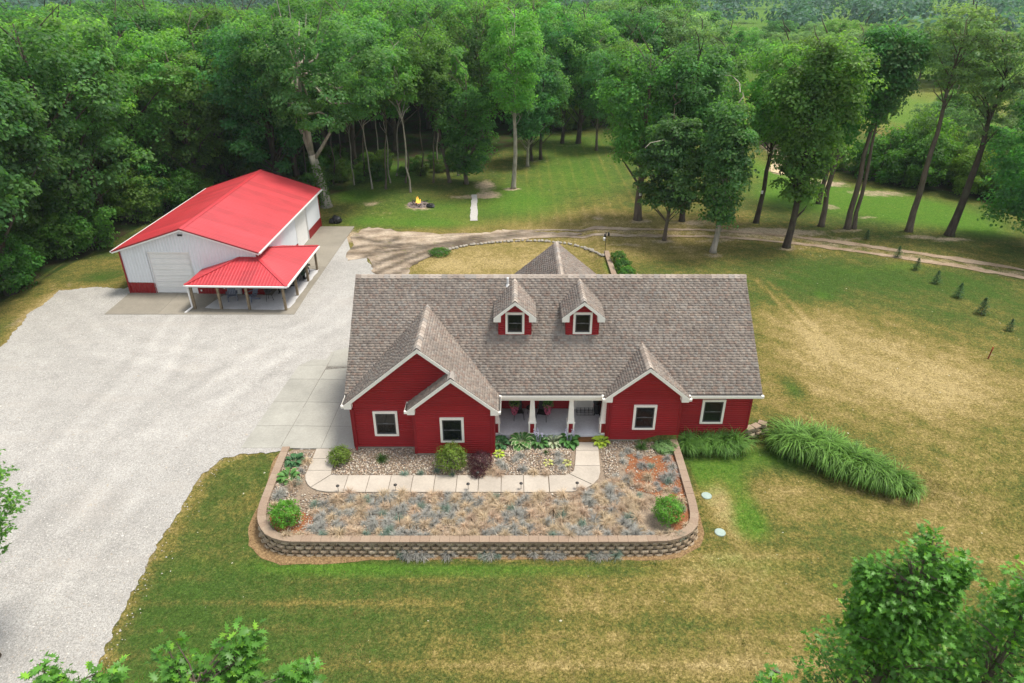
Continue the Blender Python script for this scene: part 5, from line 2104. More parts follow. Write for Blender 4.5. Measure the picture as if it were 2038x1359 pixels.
def block_mesh(w, h, dpt, seed, cap=False):
    """rock-faced block: x along the wall, -y outwards, base at z 0"""
    rr_ = random.Random(seed)
    mb = MB()
    if cap:
        b = .004
        mb.hexa([(-w / 2, -dpt * .5, 0), (w / 2, -dpt * .5, 0), (w / 2, dpt * .5, 0), (-w / 2, dpt * .5, 0), (-w / 2 + b, -dpt * .5 + b, h), (w / 2 - b, -dpt * .5 + b, h), (w / 2 - b, dpt * .5 - b, h), (-w / 2 + b, dpt * .5 - b, h)])
        return mb.mesh('cap_stone', M_CAP)
    nx_, nz_ = 4, 3
    g = {}
    for i in range(nx_ + 1):
        for k in range(nz_ + 1):
            u, v = i / nx_, k / nz_
            edge = i in (0, nx_) or k in (0, nz_)
            out = (0.0 if edge else .035 + rr_.uniform(0, .03)) + (-.05 if i in (0, nx_) else 0)
            g[i, k] = ((u - .5) * w, -out, v * h)
    for i in range(nx_):
        for k in range(nz_):
            mb.poly([g[i, k], g[i + 1, k], g[i + 1, k + 1], g[i, k + 1]])
    A, B, C_, D_ = g[0, 0], g[nx_, 0], g[nx_, nz_], g[0, nz_]
    bk = [(x * .8, dpt, z) for x, y, z in (A, B, C_, D_)]
    F_ = [A, B, C_, D_]
    for i in range(4):
        j = (i + 1) % 4
        mb.poly([F_[j], F_[i], bk[i], bk[j]])
    mb.poly(bk)
    return mb.mesh('stone_block', M_BLOCK)


BM = [block_mesh(.395, .192, .24, s_) for s_ in range(6)]
CM = [block_mesh(.412, .10, .37, s_, True) for s_ in range(2)]
rb = random.Random(11)
nblk = 0
# order blocks so the ones on the front face come first; the hidden right side last
for ci, z in enumerate((-.155, -.355, -.555, -.755)):
    off = -.03 * ci
    Pn, q = resample(WALLLINE, .405)
    P = np.array(Pn)
    for i in range(len(P) - 1):
        a, b = P[i], P[i + 1]
        d_ = (b - a) / np.linalg.norm(b - a)
        m_ = (a + b) / 2 + (d_ * .2 if ci % 2 else 0)
        nr = np.array([d_[1], -d_[0]])
        if nr[1] > 0.3:
            nr = -nr
        # outward normal: away from the bed centre
        if np.dot(nr, m_ - np.array([-1.5, 25.0])) < 0:
            nr = -nr
        pos = m_ + nr * off * -1
        gz_ = hz(m_[0] + nr[0] * .5, m_[1] + nr[1] * .5)
        if z + .19 < gz_ - .02:
            continue
        ang = math.atan2(nr[1], nr[0]) + math.pi / 2
        o = link('stone_block', BM[rb.randrange(6)], wall, Vector((pos[0], pos[1], z)) + WOFF, (0, 0, ang + rb.uniform(-.03, .03)), (1 + rb.uniform(-.03, .01), 1, 1))
        nblk += 1
Pn, q = resample(WALLLINE, .41)
for i in range(len(Pn) - 1):
    a, b = np.array(Pn[i]), np.array(Pn[i + 1])
    d_ = (b - a) / np.linalg.norm(b - a)
    m_ = (a + b) / 2
    nr = np.array([d_[1], -d_[0]])
    if np.dot(nr, m_ - np.array([-1.5, 25.0])) < 0:
        nr = -nr
    ang = math.atan2(nr[1], nr[0]) + math.pi / 2
    pos = m_ + nr * (-.12)
    link('cap_stone', CM[i % 2], wall, Vector((pos[0], pos[1], .036 + rb.uniform(-.004, .004))) + WOFF - Vector((0, 0, .0)), (0, 0, ang), (1.0 + .10 * (abs(nr[0]) > .3 and abs(nr[1]) > .3), 1, 1))
print('blocks', nblk)
# wall behind the house and the one by the tall grass
rw = empty('rear_stone_wall', (7.8, 52.0, 0))
tag(rw, 'short straight stone wall with tan caps behind the house, by the feeder pole', 'wall')
yy = 53.2
k = 0
while yy > 44.2:
    x = 7.82
    for ci, z in enumerate((.30, .11, -.08)):
        link('stone_block', BM[(k + ci) % 6], rw, (x - 7.8 - .12, yy - 52.0 + (.2 if ci % 2 else 0), z), (0, 0, -math.pi / 2))
    link('cap_stone', CM[k % 2], rw, (x - 7.8, yy - 52.0, .49), (0, 0, -math.pi / 2), (1, 1.1, 1))
    yy -= .41
    k += 1
sw = empty('side_stone_wall', (12.2, 28.7, -0.5))
tag(sw, 'short stone wall from the right house corner into the tall grass', 'wall')
for k in range(3):
    x = 12.15 + k * .41
    y = float(np.interp(x, STEPX, STEPY)) - .05
    y2 = float(np.interp(x + .41, STEPX, STEPY)) - .05
    an = math.atan2(y2 - y, .41)
    for ci, z in enumerate((.02, -.18, -.38)):
        link('stone_block', BM[(k + ci) % 6], sw, (x - 12.2 + (.2 if ci % 2 else 0), y - 28.7, z + .62), (0, 0, an))
    link('cap_stone', CM[k % 2], sw, (x - 12.2, y - 28.7 + .1, .845), (0, 0, an))
# pale stones that edge the back lawn
RB = []
for s_ in range(5):
    rr_ = random.Random(s_)
    m = MB()
    m.ring([(.05, 0), (.17, .03), (.19, .10), (.12, .18), (.03, .20)], 8)
    m.v = [(x * 1.25 + rr_.uniform(-.03, .03), y + rr_.uniform(-.03, .03), max(-.02, z + rr_.uniform(-.02, .02))) for x, y, z in m.v]
    RB.append(m.mesh('edging_stone', M_STONEWHITE))
pth = PW([(878, 503), (900, 496), (930, 489), (960, 486), (1000, 482), (1040, 480), (1070, 480), (1100, 482), (1130, 486), (1160, 493), (1180, 500), (1199, 510)])
Pn, q = resample(pth, .33)
for i, p in enumerate(Pn):
    x, y = p[0] + rb.uniform(-.07, .07), p[1] + rb.uniform(-.07, .07)
    o = link('edging_stone', RB[rb.randrange(5)], None, (x, y, hz(x, y) + .01), (0, 0, rb.uniform(0, 6.28)), (rb.uniform(.55, 1.0),) * 3)
    tag(o, 'pale rough stone in the curved edging of the back lawn', 'stone', 'pale stones edging the back lawn')

# ------------------------------------------------------------------ plants
def unit(a):
    return a / np.maximum(np.linalg.norm(a, axis=1)[:, None], 1e-9)


def cards(P, N, L, Wd, tint, rs, fold=0.18):
    """leaf cards: folded rhombs, one per point"""
    n = len(P)
    N = unit(N)
    t1 = unit(np.cross(N, rs.normal(0, 1, (n, 3))))
    t2 = np.cross(N, t1)
    L = np.asarray(L)[:, None]
    Wd = np.asarray(Wd)[:, None]
    up = N * Wd * fold
    V = np.stack([P - t1 * L * .5, P + t2 * Wd * .5 + up, P + t1 * L * .5, P - t2 * Wd * .5 + up], 1).reshape(-1, 3)
    b = np.arange(n) * 4
    Fq = np.concatenate([np.stack([b, b + 1, b + 2], 1), np.stack([b, b + 2, b + 3], 1)])
    T = np.repeat(tint, 4, axis=0)
    return V, Fq, T


def crown_mesh(name, seed, Hc, cb, R, mat, prof, ncl=110, per=95, leaf=0.27, clr=(0.8, 1.35), flat=0.75, droop=0.0, tvar=0.2, inner=0.45, lean=(0, 0), sq=0.5):
    """foliage in clumps set about the limbs; returns mesh and clump centres"""
    rs = np.random.RandomState(seed)
    t = []
    while len(t) < ncl:
        q = rs.uniform(0, 1)
        if rs.uniform(0, 1) < prof(q) ** 1.2 + .04:
            t.append(q)
    t = np.sort(np.array(t))
    ang = np.arange(ncl) * 2.39996 + rs.uniform(-.5, .5, ncl)
    lob = 1 + 0.34 * np.sin(ang * 2 + rs.uniform(0, 6)) + 0.14 * np.sin(ang * 3 + t * 9 + rs.uniform(0, 6))
    rad = R * np.array([prof(q) for q in t]) * lob * (inner + (1 - inner) * rs.uniform(0, 1, ncl) ** sq)
    z = cb + t * (Hc - cb)
    C = np.stack([rad * np.cos(ang) + lean[0] * t, rad * np.sin(ang) + lean[1] * t, z - droop * rad], 1)
    cr = (clr[0] * .8 + (clr[1] * 1.05 - clr[0] * .8) * rs.uniform(0, 1, ncl) ** 1.3) * (0.65 + .35 * np.array([min(1, prof(q) * 1.6) for q in t]))
    per = int(per * 1.3)
    ncl = int(ncl * (.80 if Hc > 6 else 1))
    R = R * (.93 if Hc > 6 else 1)
    n = ncl * per
    ci = np.repeat(np.arange(ncl), per)
    d = unit(rs.normal(0, 1, (n, 3)))
    d[:, 2] = np.where(d[:, 2] < -0.35, -d[:, 2] * .6, d[:, 2])
    rr = 1 - .42 * rs.uniform(0, 1, n) ** 1.6
    P = C[ci] + d * (cr[ci] * rr)[:, None] * np.array([1, 1, flat])
    # ragged outline
    P += rs.normal(0, .09, P.shape)
    outw = unit(C[ci] - np.array([0, 0, cb + .4 * (Hc - cb)]))
    N = d * .9 + np.array([0, 0, .55]) + outw * .25 + rs.normal(0, .45, (n, 3))
    ct = rs.normal(1, tvar, ncl)
    tt = (ct[ci] * rs.uniform(.78, 1.22, n)).clip(.45, 1.8)
    yel = rs.uniform(-.05, .10, ncl)[ci] + rs.normal(0, .04, n)
    T = np.stack([tt * (1 + yel * 1.6), tt * (1 + yel * .5), tt * (1 - yel)], 1)
    s = leaf * rs.uniform(.65, 1.3, n)
    V, Fq, T = cards(P, N, s, s * rs.uniform(.55, .8, n), T, rs)
    return np_mesh(name, V, [Fq], mat, T), C


def trunk_mesh(name, seed, Hh, r0, mat, limbs=(), wob=0.15, top=0.80, flare=1.5, fork=None):
    rs = random.Random(seed)
    m = MB()
    pts, rad = [], []
    n = 9
    ox = oy = 0
    for i in range(n + 1):
        q = i / n
        pts.append((ox, oy, q * Hh * top - (.15 if i == 0 else 0)))
        rad.append(r0 * ((1 - q) ** .75 * .86 + .10) * (flare if i == 0 else 1))
        ox += rs.uniform(-wob, wob)
        oy += rs.uniform(-wob, wob)
    pts.insert(1, (pts[0][0], pts[0][1], .35))
    rad.insert(1, r0 * 1.08)
    m.tube(pts, rad, 9)
    P = np.array(pts)
    for (x, y, z) in limbs:
        zb = max(Hh * .12, z - math.hypot(x, y) * rs.uniform(.7, 1.2) - .3)
        k = np.interp(zb, P[:, 2], np.arange(len(P)))
        b = np.array([np.interp(zb, P[:, 2], P[:, j]) for j in (0, 1)])
        rb_ = np.interp(zb, P[:, 2], rad) * rs.uniform(.3, .5)
        mid_ = ((b[0] * .45 + x * .55) + rs.uniform(-.3, .3), (b[1] * .45 + y * .55) + rs.uniform(-.3, .3), zb + (z - zb) * .62)
        m.tube([(b[0], b[1], zb), mid_, (x, y, z)], [max(.05, rb_), max(.035, rb_ * .6), .02], 5, False)
    return m.mesh(name, mat, True)


P_OVAL = lambda q: max(0.0, math.sin(math.pi * (0.10 + 0.84 * q ** .9)) ** .75)
P_BROAD = lambda q: max(0.0, (1 - (2 * q - .85) ** 2 * .62)) ** .6 if q < 1 else 0
P_CONE = lambda q: max(0.03, (1 - q) ** .8 * .95 + .05) * min(1, .45 + q * 3.2)
P_COL = lambda q: max(0.05, min(1, .5 + q * 1.6) * (1 - q ** 3) ** .5)
P_UMB = lambda q: max(0.05, (q ** .6) * (1 - q ** 4) ** .45)


def make_tree(name, seed, Hh, cb, R, leafm, barkm, prof, r0, **kw):
    root_t = {}
    lk = kw.pop('limbs', 26)
    wob = kw.pop('wob', .13)
    cm, C = crown_mesh(name + '_crown', seed, Hh, cb, R, leafm, prof, **kw)
    idx_ = np.linspace(0, len(C) - 1, lk).astype(int)
    tm = trunk_mesh(name + '_trunk', seed, Hh, r0, barkm, [tuple(C[i] - np.array([0, 0, .55])) for i in idx_], wob)
    return cm, tm


def plant_tree(name, meshes, x, y, label, cat='tree', group=None, rz=0.0, s=1.0, sz=None, tilt=(0, 0)):
    t_ = empty(name, (x, y, hz(x, y) - .03), rz)
    t_.rotation_euler = (tilt[0], tilt[1], rz)
    t_.scale = (s, s, sz or s)
    tag(t_, label, cat, group)
    link('crown', meshes[0], t_)
    link('trunk', meshes[1], t_)
    return t_


rF = random.Random(77)
# --- the trees one can tell apart on the lawn (base pixel -> ground point)
KEY = [
    # px, py, H, crown base, R, profile, leaf, bark, trunk r, kwargs, label
    (1269, 437, 16.6, 4.6, 3.3, P_OVAL, M_LEAF_MID, M_BARK, .36, dict(ncl=150, per=110), 'tall lawn tree with a thick grey trunk and a white tag'),
    (1322, 478, 12.6, 2.6, 3.1, P_CONE, M_LEAF_DARK, M_BARK, .17, dict(ncl=120, per=110, flat=.32, leaf=.28, clr=(.8, 1.3), inner=.3), 'young dark layered tree with a slim trunk in front of the thick grey trunk'),
    (1357, 440, 16.8, 5.4, 2.9, P_OVAL, M_LEAF_DARK, M_BARKDARK, .26, dict(ncl=120, per=105), 'dark trunked tree standing just behind the young layered tree'),
    (1419, 502, 13.4, 2.2, 2.05, P_COL, M_LEAF_DARK, M_BARKPALE, .25, dict(ncl=130, per=100, clr=(.7, 1.1)), 'narrow leafy tree with a pale whitish trunk, nearest the house ridge'),
    (1505, 443, 16.8, 6.8, 2.8, P_OVAL, M_LEAF_MID, M_BARKDARK, .24, dict(ncl=120, per=100), 'slim dark trunk with a small white tag, right of the pale trunked tree'),
    (1565, 492, 18.7, 3.0, 3.6, lambda q: max(.05, min(1, .26 + q * 1.15) * (1 - q ** 2.4) ** .6), M_LEAF_MID, M_BARKDARK, .30, dict(ncl=210, per=110), 'tallest lawn tree, leafy almost to the ground, beside the dirt track'),
    (1634, 450, 17.2, 6.8, 2.6, P_OVAL, M_LEAF_MID, M_BARK, .26, dict(ncl=100, per=100), 'grey trunked tree right behind the tallest lawn tree'),
    (1686, 455, 17.0, 8.6, 2.7, P_UMB, M_LEAF_DARK, M_BARK, .28, dict(ncl=100, per=95), 'left tree of a close pair with bare high trunks on the right lawn'),
    (1699, 455, 16.0, 8.8, 2.7, P_UMB, M_LEAF_LIGHT, M_BARK, .20, dict(ncl=85, per=95), 'thinner right tree of a close pair with bare high trunks on the right lawn'),
    (1808, 460, 18.6, 10.0, 3.6, P_UMB, M_LEAF_LIGHT, M_BARK, .30, dict(ncl=58, per=95, leaf=.24, flat=.45, clr=(.7, 1.3)), 'tall tree with a long bare trunk and a thin pale crown on the right lawn'),
    (1889, 468, 17.0, 8.2, 3.4, P_UMB, M_LEAF_LIGHT, M_BARKDARK, .36, dict(ncl=62, per=95, leaf=.24, flat=.45, clr=(.7, 1.3)), 'thick dark bare trunk with a pale thin crown, farthest right on the lawn'),
    (1022, 375, 19.4, 8.2, 3.1, P_OVAL, M_LEAF_MID, M_BARKPALE, .26, dict(ncl=140, per=105), 'tall lone tree with a straight pale trunk standing in the striped back lawn'),
    (1050, 331, 11.5, 3.2, 2.0, P_OVAL, M_LEAF_DARK, M_BARKPALE, .18, dict(ncl=60, per=95), 'pale trunk of a small group of three behind the lone lawn tree'),
    (1058, 320, 12.5, 3.4, 2.2, P_OVAL, M_LEAF_DARK, M_BARKDARK, .20, dict(ncl=60, per=95), 'middle dark trunk of a small group of three behind the lone lawn tree'),
    (1076, 317, 13.0, 3.6, 2.4, P_OVAL, M_LEAF_DARK, M_BARKDARK, .22, dict(ncl=70, per=95), 'dark leaning trunk, right one of the three behind the lone lawn tree'),
    (1119, 285, 17.0, 5.0, 3.2, P_OVAL, M_LEAF_DARK, M_BARKDARK, .26, dict(ncl=100, per=90), 'slimmer left tree of a mulched pair at the far end of the back lawn'),
    (1151, 285, 17.6, 5.0, 3.4, P_OVAL, M_LEAF_MID, M_BARKDARK, .34, dict(ncl=110, per=90), 'thicker dark tree with mulch round its foot at the far end of the back lawn'),
    (1187, 299, 13.0, 4.2, 2.6, P_OVAL, M_LEAF_DARK, M_BARK, .18, dict(ncl=80, per=90), 'slim grey tree at the far end of the back lawn, right of the mulched pair'),
    (1235, 297, 14.0, 3.0, 2.3, P_COL, M_LEAF_MID, M_BARK, .17, dict(ncl=90, per=90), 'slim tree at the far end of the back lawn, farthest right there'),
    (1399, 384, 16.0, 6.0, 2.7, P_OVAL, M_LEAF_MID, M_BARKDARK, .24, dict(ncl=90, per=90), 'grey trunk half hidden behind the narrow pale trunked tree'),
    (1629, 405, 15.0, 5.6, 2.6, P_OVAL, M_LEAF_MID, M_BARK, .25, dict(ncl=90, per=90), 'tree ringed with brown mulch behind the grey trunk on the right lawn'),
    (928, 366, 13.2, 1.3, 2.55, P_OVAL, M_LEAF_MID, M_BARK, .24, dict(ncl=120, per=110), 'full leafy tree at the edge of the wood by the bare path end'),
    (895, 363, 17.5, 8.5, 2.6, P_OVAL, M_LEAF_MID, M_BARK, .20, dict(ncl=90, per=95), 'long slanting bare trunk at the wood edge right of the fire'),
]
for i, (px, py, Hh, cb_, R_, prof, lm, bm, r0, kw, lb) in enumerate(KEY):
    x, y, z = G(px, py)
    Hh = Hh + 1.3
    ms = make_tree('lawn_tree', 100 + i, Hh, cb_ + (.5 if px > 1240 else 0), R_ * (.88 if px > 1240 else 1), lm, bm, prof, r0, **kw)
    tl_ = {22: (0, math.radians(-9))}.get(i, (0, 0))
    plant_tree('lawn_tree', ms, x, y, lb, group='trees standing on the lawn', tilt=tl_)
for (px, py, zz, ln, an), lb in (((1322, 478, 8.3, 2.9, 2.6), 'pale bare dead limb sticking out of the young layered tree'), ((1357, 440, 12.5, 2.2, .4), 'pale dead limb high in the tree behind the layered one')):
    x, y, z = G(px, py)
    m = MB()
    m.tube([(0, 0, 0), (ln * .5 * math.cos(an), -1.2, .5), (ln * math.cos(an), -2.4, .55), (ln * 1.2 * math.cos(an), -2.9, .25)], [.05, .04, .025, .01], 6)
    o = m.obj('dead_limb', M_BARKPALE, None, loc=(x, y, z + zz))
    tag(o, lb, 'branch')
# white tags nailed to two trunks
for (px, py, zz), lb in (((1269, 437, 3.0), 'white tag nailed to the thick grey trunk behind the dormers'), ((1505, 443, 3.4), 'white tag nailed to the slim dark trunk on the right lawn')):
    x, y, z = G(px, py)
    m = MB()
    m.box((-.09, -.02, 0), (.09, .0, .30))
    o = m.obj('tree_tag', M_WHITE, None, loc=(x - .05, y - (.40 if px < 1300 else .27), z + zz - .6))
    tag(o, lb, 'tag')

# the forked giant behind the barn
x, y, z = G(650, 411)
gx_, gy_ = x, y
cm, C = crown_mesh('giant_crown', 7, 19.8, 8.2, 6.6, M_LEAF_DARK, P_BROAD, ncl=230, per=120, leaf=.30, clr=(.9, 1.5), inner=.35)
gt_ = MB()
gt_.tube([(0, 0, -.2), (0, 0, .5), (-.35, 0, 3.0), (-.75, 0, 5.2)], [.75, .50, .44, .40], 10)
gt_.tube([(-.75, 0, 5.0), (-1.3, .1, 7.2), (-2.2, .2, 9.4), (-3.4, 1, 13)], [.30, .27, .22, .08], 8)
gt_.tube([(-.75, 0, 5.0), (-.8, -.2, 7.5), (-1.2, -.2, 9.6), (-.8, .2, 14), (-.3, .2, 17)], [.30, .26, .24, .14, .04], 8)
gt_.tube([(-.62, 0, 4.7), (.4, -.4, 6.0), (1.4, -.6, 7.4), (2.2, -.7, 8.9)], [.20, .16, .12, .04], 7)
for i in np.linspace(0, 229, 24).astype(int):
    c_ = C[i]
    gt_.tube([(-1.0, 0, 9.0 + (i % 5)), (c_[0] * .5 - .5, c_[1] * .5, (c_[2] + 10) / 2), tuple(c_)], [.14, .09, .02], 5, False)
plant_tree('giant_tree', (cm, gt_.mesh('giant_trunk', M_BARKPALE, True)), x, y, 'giant tree with a pale forked trunk at the rear corner of the barn')
rs = np.random.RandomState(4)
n = 900
a = rs.uniform(0, 6.28, n)
zz = rs.uniform(0.2, 4.4, n)
P_ = np.stack([np.cos(a) * .52 - zz * .13, np.sin(a) * .52, zz], 1) + rs.normal(0, .07, (n, 3))
V_, F_, T_ = cards(P_, np.stack([np.cos(a), np.sin(a), a * 0 + .3], 1) + rs.normal(0, .3, (n, 3)), rs.uniform(.12, .24, n), rs.uniform(.1, .2, n), np.repeat(rs.uniform(.7, 1.3, n)[:, None], 3, 1), rs)
o = link('ivy', np_mesh('ivy', V_, [F_], M_LEAF_UNDER, T_), None, (x, y, z))
tag(o, 'green ivy climbing the foot of the pale forked trunk', 'ivy')

# slim bare-stemmed saplings at the wood edge
SAP = [make_tree('sapling', 300 + k, 14.0, 7.5 + k * .4, 1.6, M_LEAF_MID, (M_BARKPALE, M_BARK)[k % 2], P_OVAL, .095, ncl=40, per=90, leaf=.27, limbs=12, wob=.22, clr=(.6, 1.0)) for k in range(4)]
for i, (px, py, s_) in enumerate([(741, 376, .95), (768, 376, 1.05), (777, 364, .85), (808, 364, 1.1), (817, 383, 1.15), (863, 363, 1.05), (755, 336, 1.0), (664, 366, .9), (705, 368, .8), (612, 362, 1.0), (790, 350, .9), (838, 350, 1.0), (912, 350, 1.1), (725, 350, .95), (875, 340, 1.1), (690, 345, .9)]):
    x, y, z = G(px, py)
    plant_tree('slim_tree', SAP[i % 4], x, y, 'slim straight tree with a long bare stem at the wood edge behind the fire', group='slim bare stems at the wood edge', rz=rF.uniform(0, 6.28), s=s_, tilt=(rF.uniform(-.03, .03), rF.uniform(-.05, .05)))

# --- forest trees: shared shapes, one object each
FV = {'dark': [make_tree('oak', 400 + k, 18.5, 3.4 + k * .5, 4.6, M_LEAF_DARK, M_BARKDARK, (P_BROAD, P_OVAL)[k % 2], .36, ncl=170, per=105, leaf=.30, clr=(.95, 1.55), inner=.4) for k in range(4)],
      'mid': [make_tree('maple', 420 + k, 18.0, 3.8 + k * .5, 3.9, M_LEAF_MID, M_BARK, (P_OVAL, P_CONE, P_OVAL)[k % 3], .30, ncl=150, per=105, leaf=.28) for k in range(4)],
      'light': [make_tree('locust', 440 + k, 17.0, 4.5, 4.7, M_LEAF_LIGHT, M_BARK, P_BROAD, .26, ncl=170, per=95, leaf=.27, flat=.6, clr=(.8, 1.4), limbs=10) for k in range(3)],
      'under': [make_tree('brush', 460 + k, 4.4, .25, 2.1, M_LEAF_UNDER, M_BARK, P_OVAL, .06, ncl=46, per=90, leaf=.22, clr=(.55, .95), limbs=8) for k in range(4)]}
placed = [G(k[0], k[1])[:2] for k in KEY] + [(gx_, gy_)]


def wedge(x):
    pts = sorted(WEDGE)
    return float(np.interp(x, [p[0] for p in pts], [p[1] for p in pts]))


def wood_label(kind, x, y, where):
    look = {'dark': 'dark broad crowned tree', 'mid': 'mid green leafy tree', 'light': 'pale airy tree'}[kind]
    if 'left of the barn' in where:
        dep = 'at the front edge of' if y < wedge(x) + 9 else ('deep in' if y > wedge(x) + 24 else 'a little way into')
        side = 'the wood at the left edge' if x < -46 else ('the wood left of the barn' if y < 62 else 'the wood behind the barn roof')
    elif 'behind the barn' in where:
        dep = 'near the front of' if y < wedge(x) + 14 else ('far back in' if y > wedge(x) + 34 else 'in the middle of')
        side = 'the wood behind the barn' if x < -18 else 'the wood behind the fire'
    elif 'beyond the far end' in where:
        dep = 'at the front of' if y < 116 else ('far back in' if y > 134 else 'in the middle of')
        side = 'the wood beyond the back lawn, ' + ('left half' if x < 18 else 'right half')
    elif 'brushy edge' in where:
        return look + ' in the brush right of the lawn, ' + ('near the bare trunks' if x < 58 else ('toward the meadow' if y > 85 else 'toward the right edge'))
    elif 'right meadow' in where:
        return look + ' on the far side of the right meadow, ' + ('left part' if x < 80 else 'right part')
    else:
        dep = 'in'
        side = 'the far wood ' + ('behind the barn wood' if x < -20 else ('behind the tallest lawn tree' if x < 70 else 'toward the right edge'))
        dep = 'in front of' if y < 185 else 'deep in'
    return (look + ' ' + dep + ' ' + side).replace('the far wood behind the tallest lawn tree', 'the far wood past the tallest lawn tree')


def scatter(n, xr, yr, kinds, dmin, ok, label, group, name, hs=(.85, 1.12), seed=1, zs=1.0):
    r_ = random.Random(seed)
    made = 0
    tries = 0
    while made < n and tries < n * 60:
        tries += 1
        x, y = r_.uniform(*xr), r_.uniform(*yr)
        if not ok(x, y):
            continue
        if any((x - a) ** 2 + (y - b) ** 2 < dmin * dmin for a, b in placed):
            continue
        # only what the frame can show
        dd = y * CP + (HC - 8) * SP
        if abs(x) > dd * .80 + 6:
            continue
        placed.append((x, y))
        k = kinds[r_.randrange(len(kinds))]
        ms = FV[k][r_.randrange(len(FV[k]))]
        s_ = r_.uniform(*hs)
        plant_tree(name, ms, x, y, wood_label(k, x, y, label), group=group, rz=r_.uniform(0, 6.28), s=s_, sz=s_ * zs * r_.uniform(.93, 1.07))
        made += 1
    return made


cnt = {}
cnt['a'] = scatter(46, (-72, -31), (26, 110), ['dark', 'dark', 'mid'], 5.0, lambda x, y: y > wedge(x) + 1.0 or x < -40, 'big dark leafy tree in the wood left of the barn', 'trees of the dark wood beside the barn', 'wood_tree', (1.02, 1.28), seed=1)
cnt['b'] = scatter(62, (-34, 4), (66, 150), ['mid', 'dark', 'mid'], 5.2, lambda x, y: y > wedge(x) + (3.5 if x < -23 else 13.0), 'leafy tree in the wood behind the barn and the fire', 'trees of the wood behind the barn', 'wood_tree', (.95, 1.22), seed=2)
cnt['c'] = scatter(44, (2, 40), (103, 150), ['mid', 'dark', 'light'], 5.4, lambda x, y: y > wedge(x) + 2.0 and not (x > 28), 'leafy tree of the wood beyond the far end of the back lawn', 'trees of the wood beyond the back lawn', 'wood_tree', (.95, 1.2), seed=3)
cnt['d'] = scatter(26, (36, 130), (60, 106), ['light', 'mid', 'light'], 7.5, lambda x, y: y > wedge(x) + 4.0 and x > 44 and y < 58 + x * .62 and not (.42 < x / y < .60), 'pale airy tree in the brushy edge right of the lawn', 'pale trees beside the right meadow', 'meadow_tree', (.55, .8), seed=4)
cnt['f'] = scatter(18, (30, 150), (140, 166), ['light', 'light', 'mid'], 5.6, lambda x, y: True, 'pale feathery tree on the far side of the right meadow', 'pale feathery trees beyond the right meadow', 'meadow_tree', (.75, 1.0), seed=6, zs=.74)
cnt['e'] = scatter(72, (-140, 230), (152, 225), ['mid', 'light', 'light', 'dark'], 6.4, lambda x, y: not (x > 25 and y < 170), 'rounded tree in the wood beyond the meadow', 'trees of the wood beyond the meadow', 'far_tree', (.75, 1.0), seed=5, zs=.72)
print(cnt)
UP = []
r_ = random.Random(9)


def brush_place(label, x, y):
    if 'left wood edge' in label:
        return ', ' + ('beside the gravel yard' if y < 45 else ('beside the barn' if y < 62 else 'behind the barn roof')) + (', in the front row' if y < wedge(x) + 2 else '')
    if 'wood floor' in label:
        return ', ' + ('left of the giant tree' if x < -20 else ('among the slim stems' if x < -9 else 'near the leafy edge tree'))
    if 'brushy edge' in label:
        return ', ' + ('near the close pair of trunks' if x < 46 else ('behind the bare trunks' if x < 60 else 'farther toward the meadow'))
    return ', ' + ('left part' if x < 14 else 'right part')


def brush(n, xr, yr, ok, label, group, hs=(.6, 1.1), seed=1, dmin=1.9):
    r_ = random.Random(seed)
    made = tries = 0
    while made < n and tries < n * 60:
        tries += 1
        x, y = r_.uniform(*xr), r_.uniform(*yr)
        if not ok(x, y) or any((x - a) ** 2 + (y - b) ** 2 < dmin * dmin for a, b in UP):
            continue
        dd = y * CP + (HC - 3) * SP
        if abs(x) > dd * .78 + 4:
            continue
        UP.append((x, y))
        s_ = r_.uniform(*hs)
        plant_tree('brush', FV['under'][r_.randrange(4)], x, y, label + brush_place(label, x, y), cat='bush', group=group, rz=r_.uniform(0, 6.28), s=s_, sz=s_ * r_.uniform(.8, 1.3))
        made += 1


brush(70, (-50, -31), (30, 92), lambda x, y: y > wedge(x) - .6 + abs(math.sin(x * 3)) or x < -37.5, 'leafy undergrowth bush along the left wood edge', 'undergrowth bushes along the left wood edge', (.55, 1.25), 1)
brush(46, (-33, -3), (62, 84), lambda x, y: y > wedge(x) + .4 and not (-20 < x < -17 and y < 72), 'low green bush on the wood floor behind the barn', 'low bushes on the wood floor', (.25, .55), 2, 1.6)
brush(70, (36, 100), (55, 112), lambda x, y: y > wedge(x) + 1.5 and y < wedge(x) + (9 if .44 < x / y < .6 else 24) and y < 102, 'leafy bush in the brushy edge of the right lawn', 'brush along the right lawn', (.6, 1.35), 3, 2.1)
brush(40, (2, 36), (103, 114), lambda x, y: y > wedge(x) + .3 and not (33 < x < 40), 'dark bush at the far end of the back lawn', 'bushes at the far end of the back lawn', (.5, 1.0), 4, 2.0)
# the big dark tree that reaches in from the right edge
ms = make_tree('edge_tree', 55, 16.5, 2.4, 4.6, M_LEAF_DARK, M_BARKDARK, P_BROAD, .36, ncl=210, per=115, leaf=.27, clr=(.8, 1.35), droop=.18)
plant_tree('edge_tree', ms, 43.6, 53.6, 'big dark leafy tree cut off by the right edge, low branches over the dirt track')
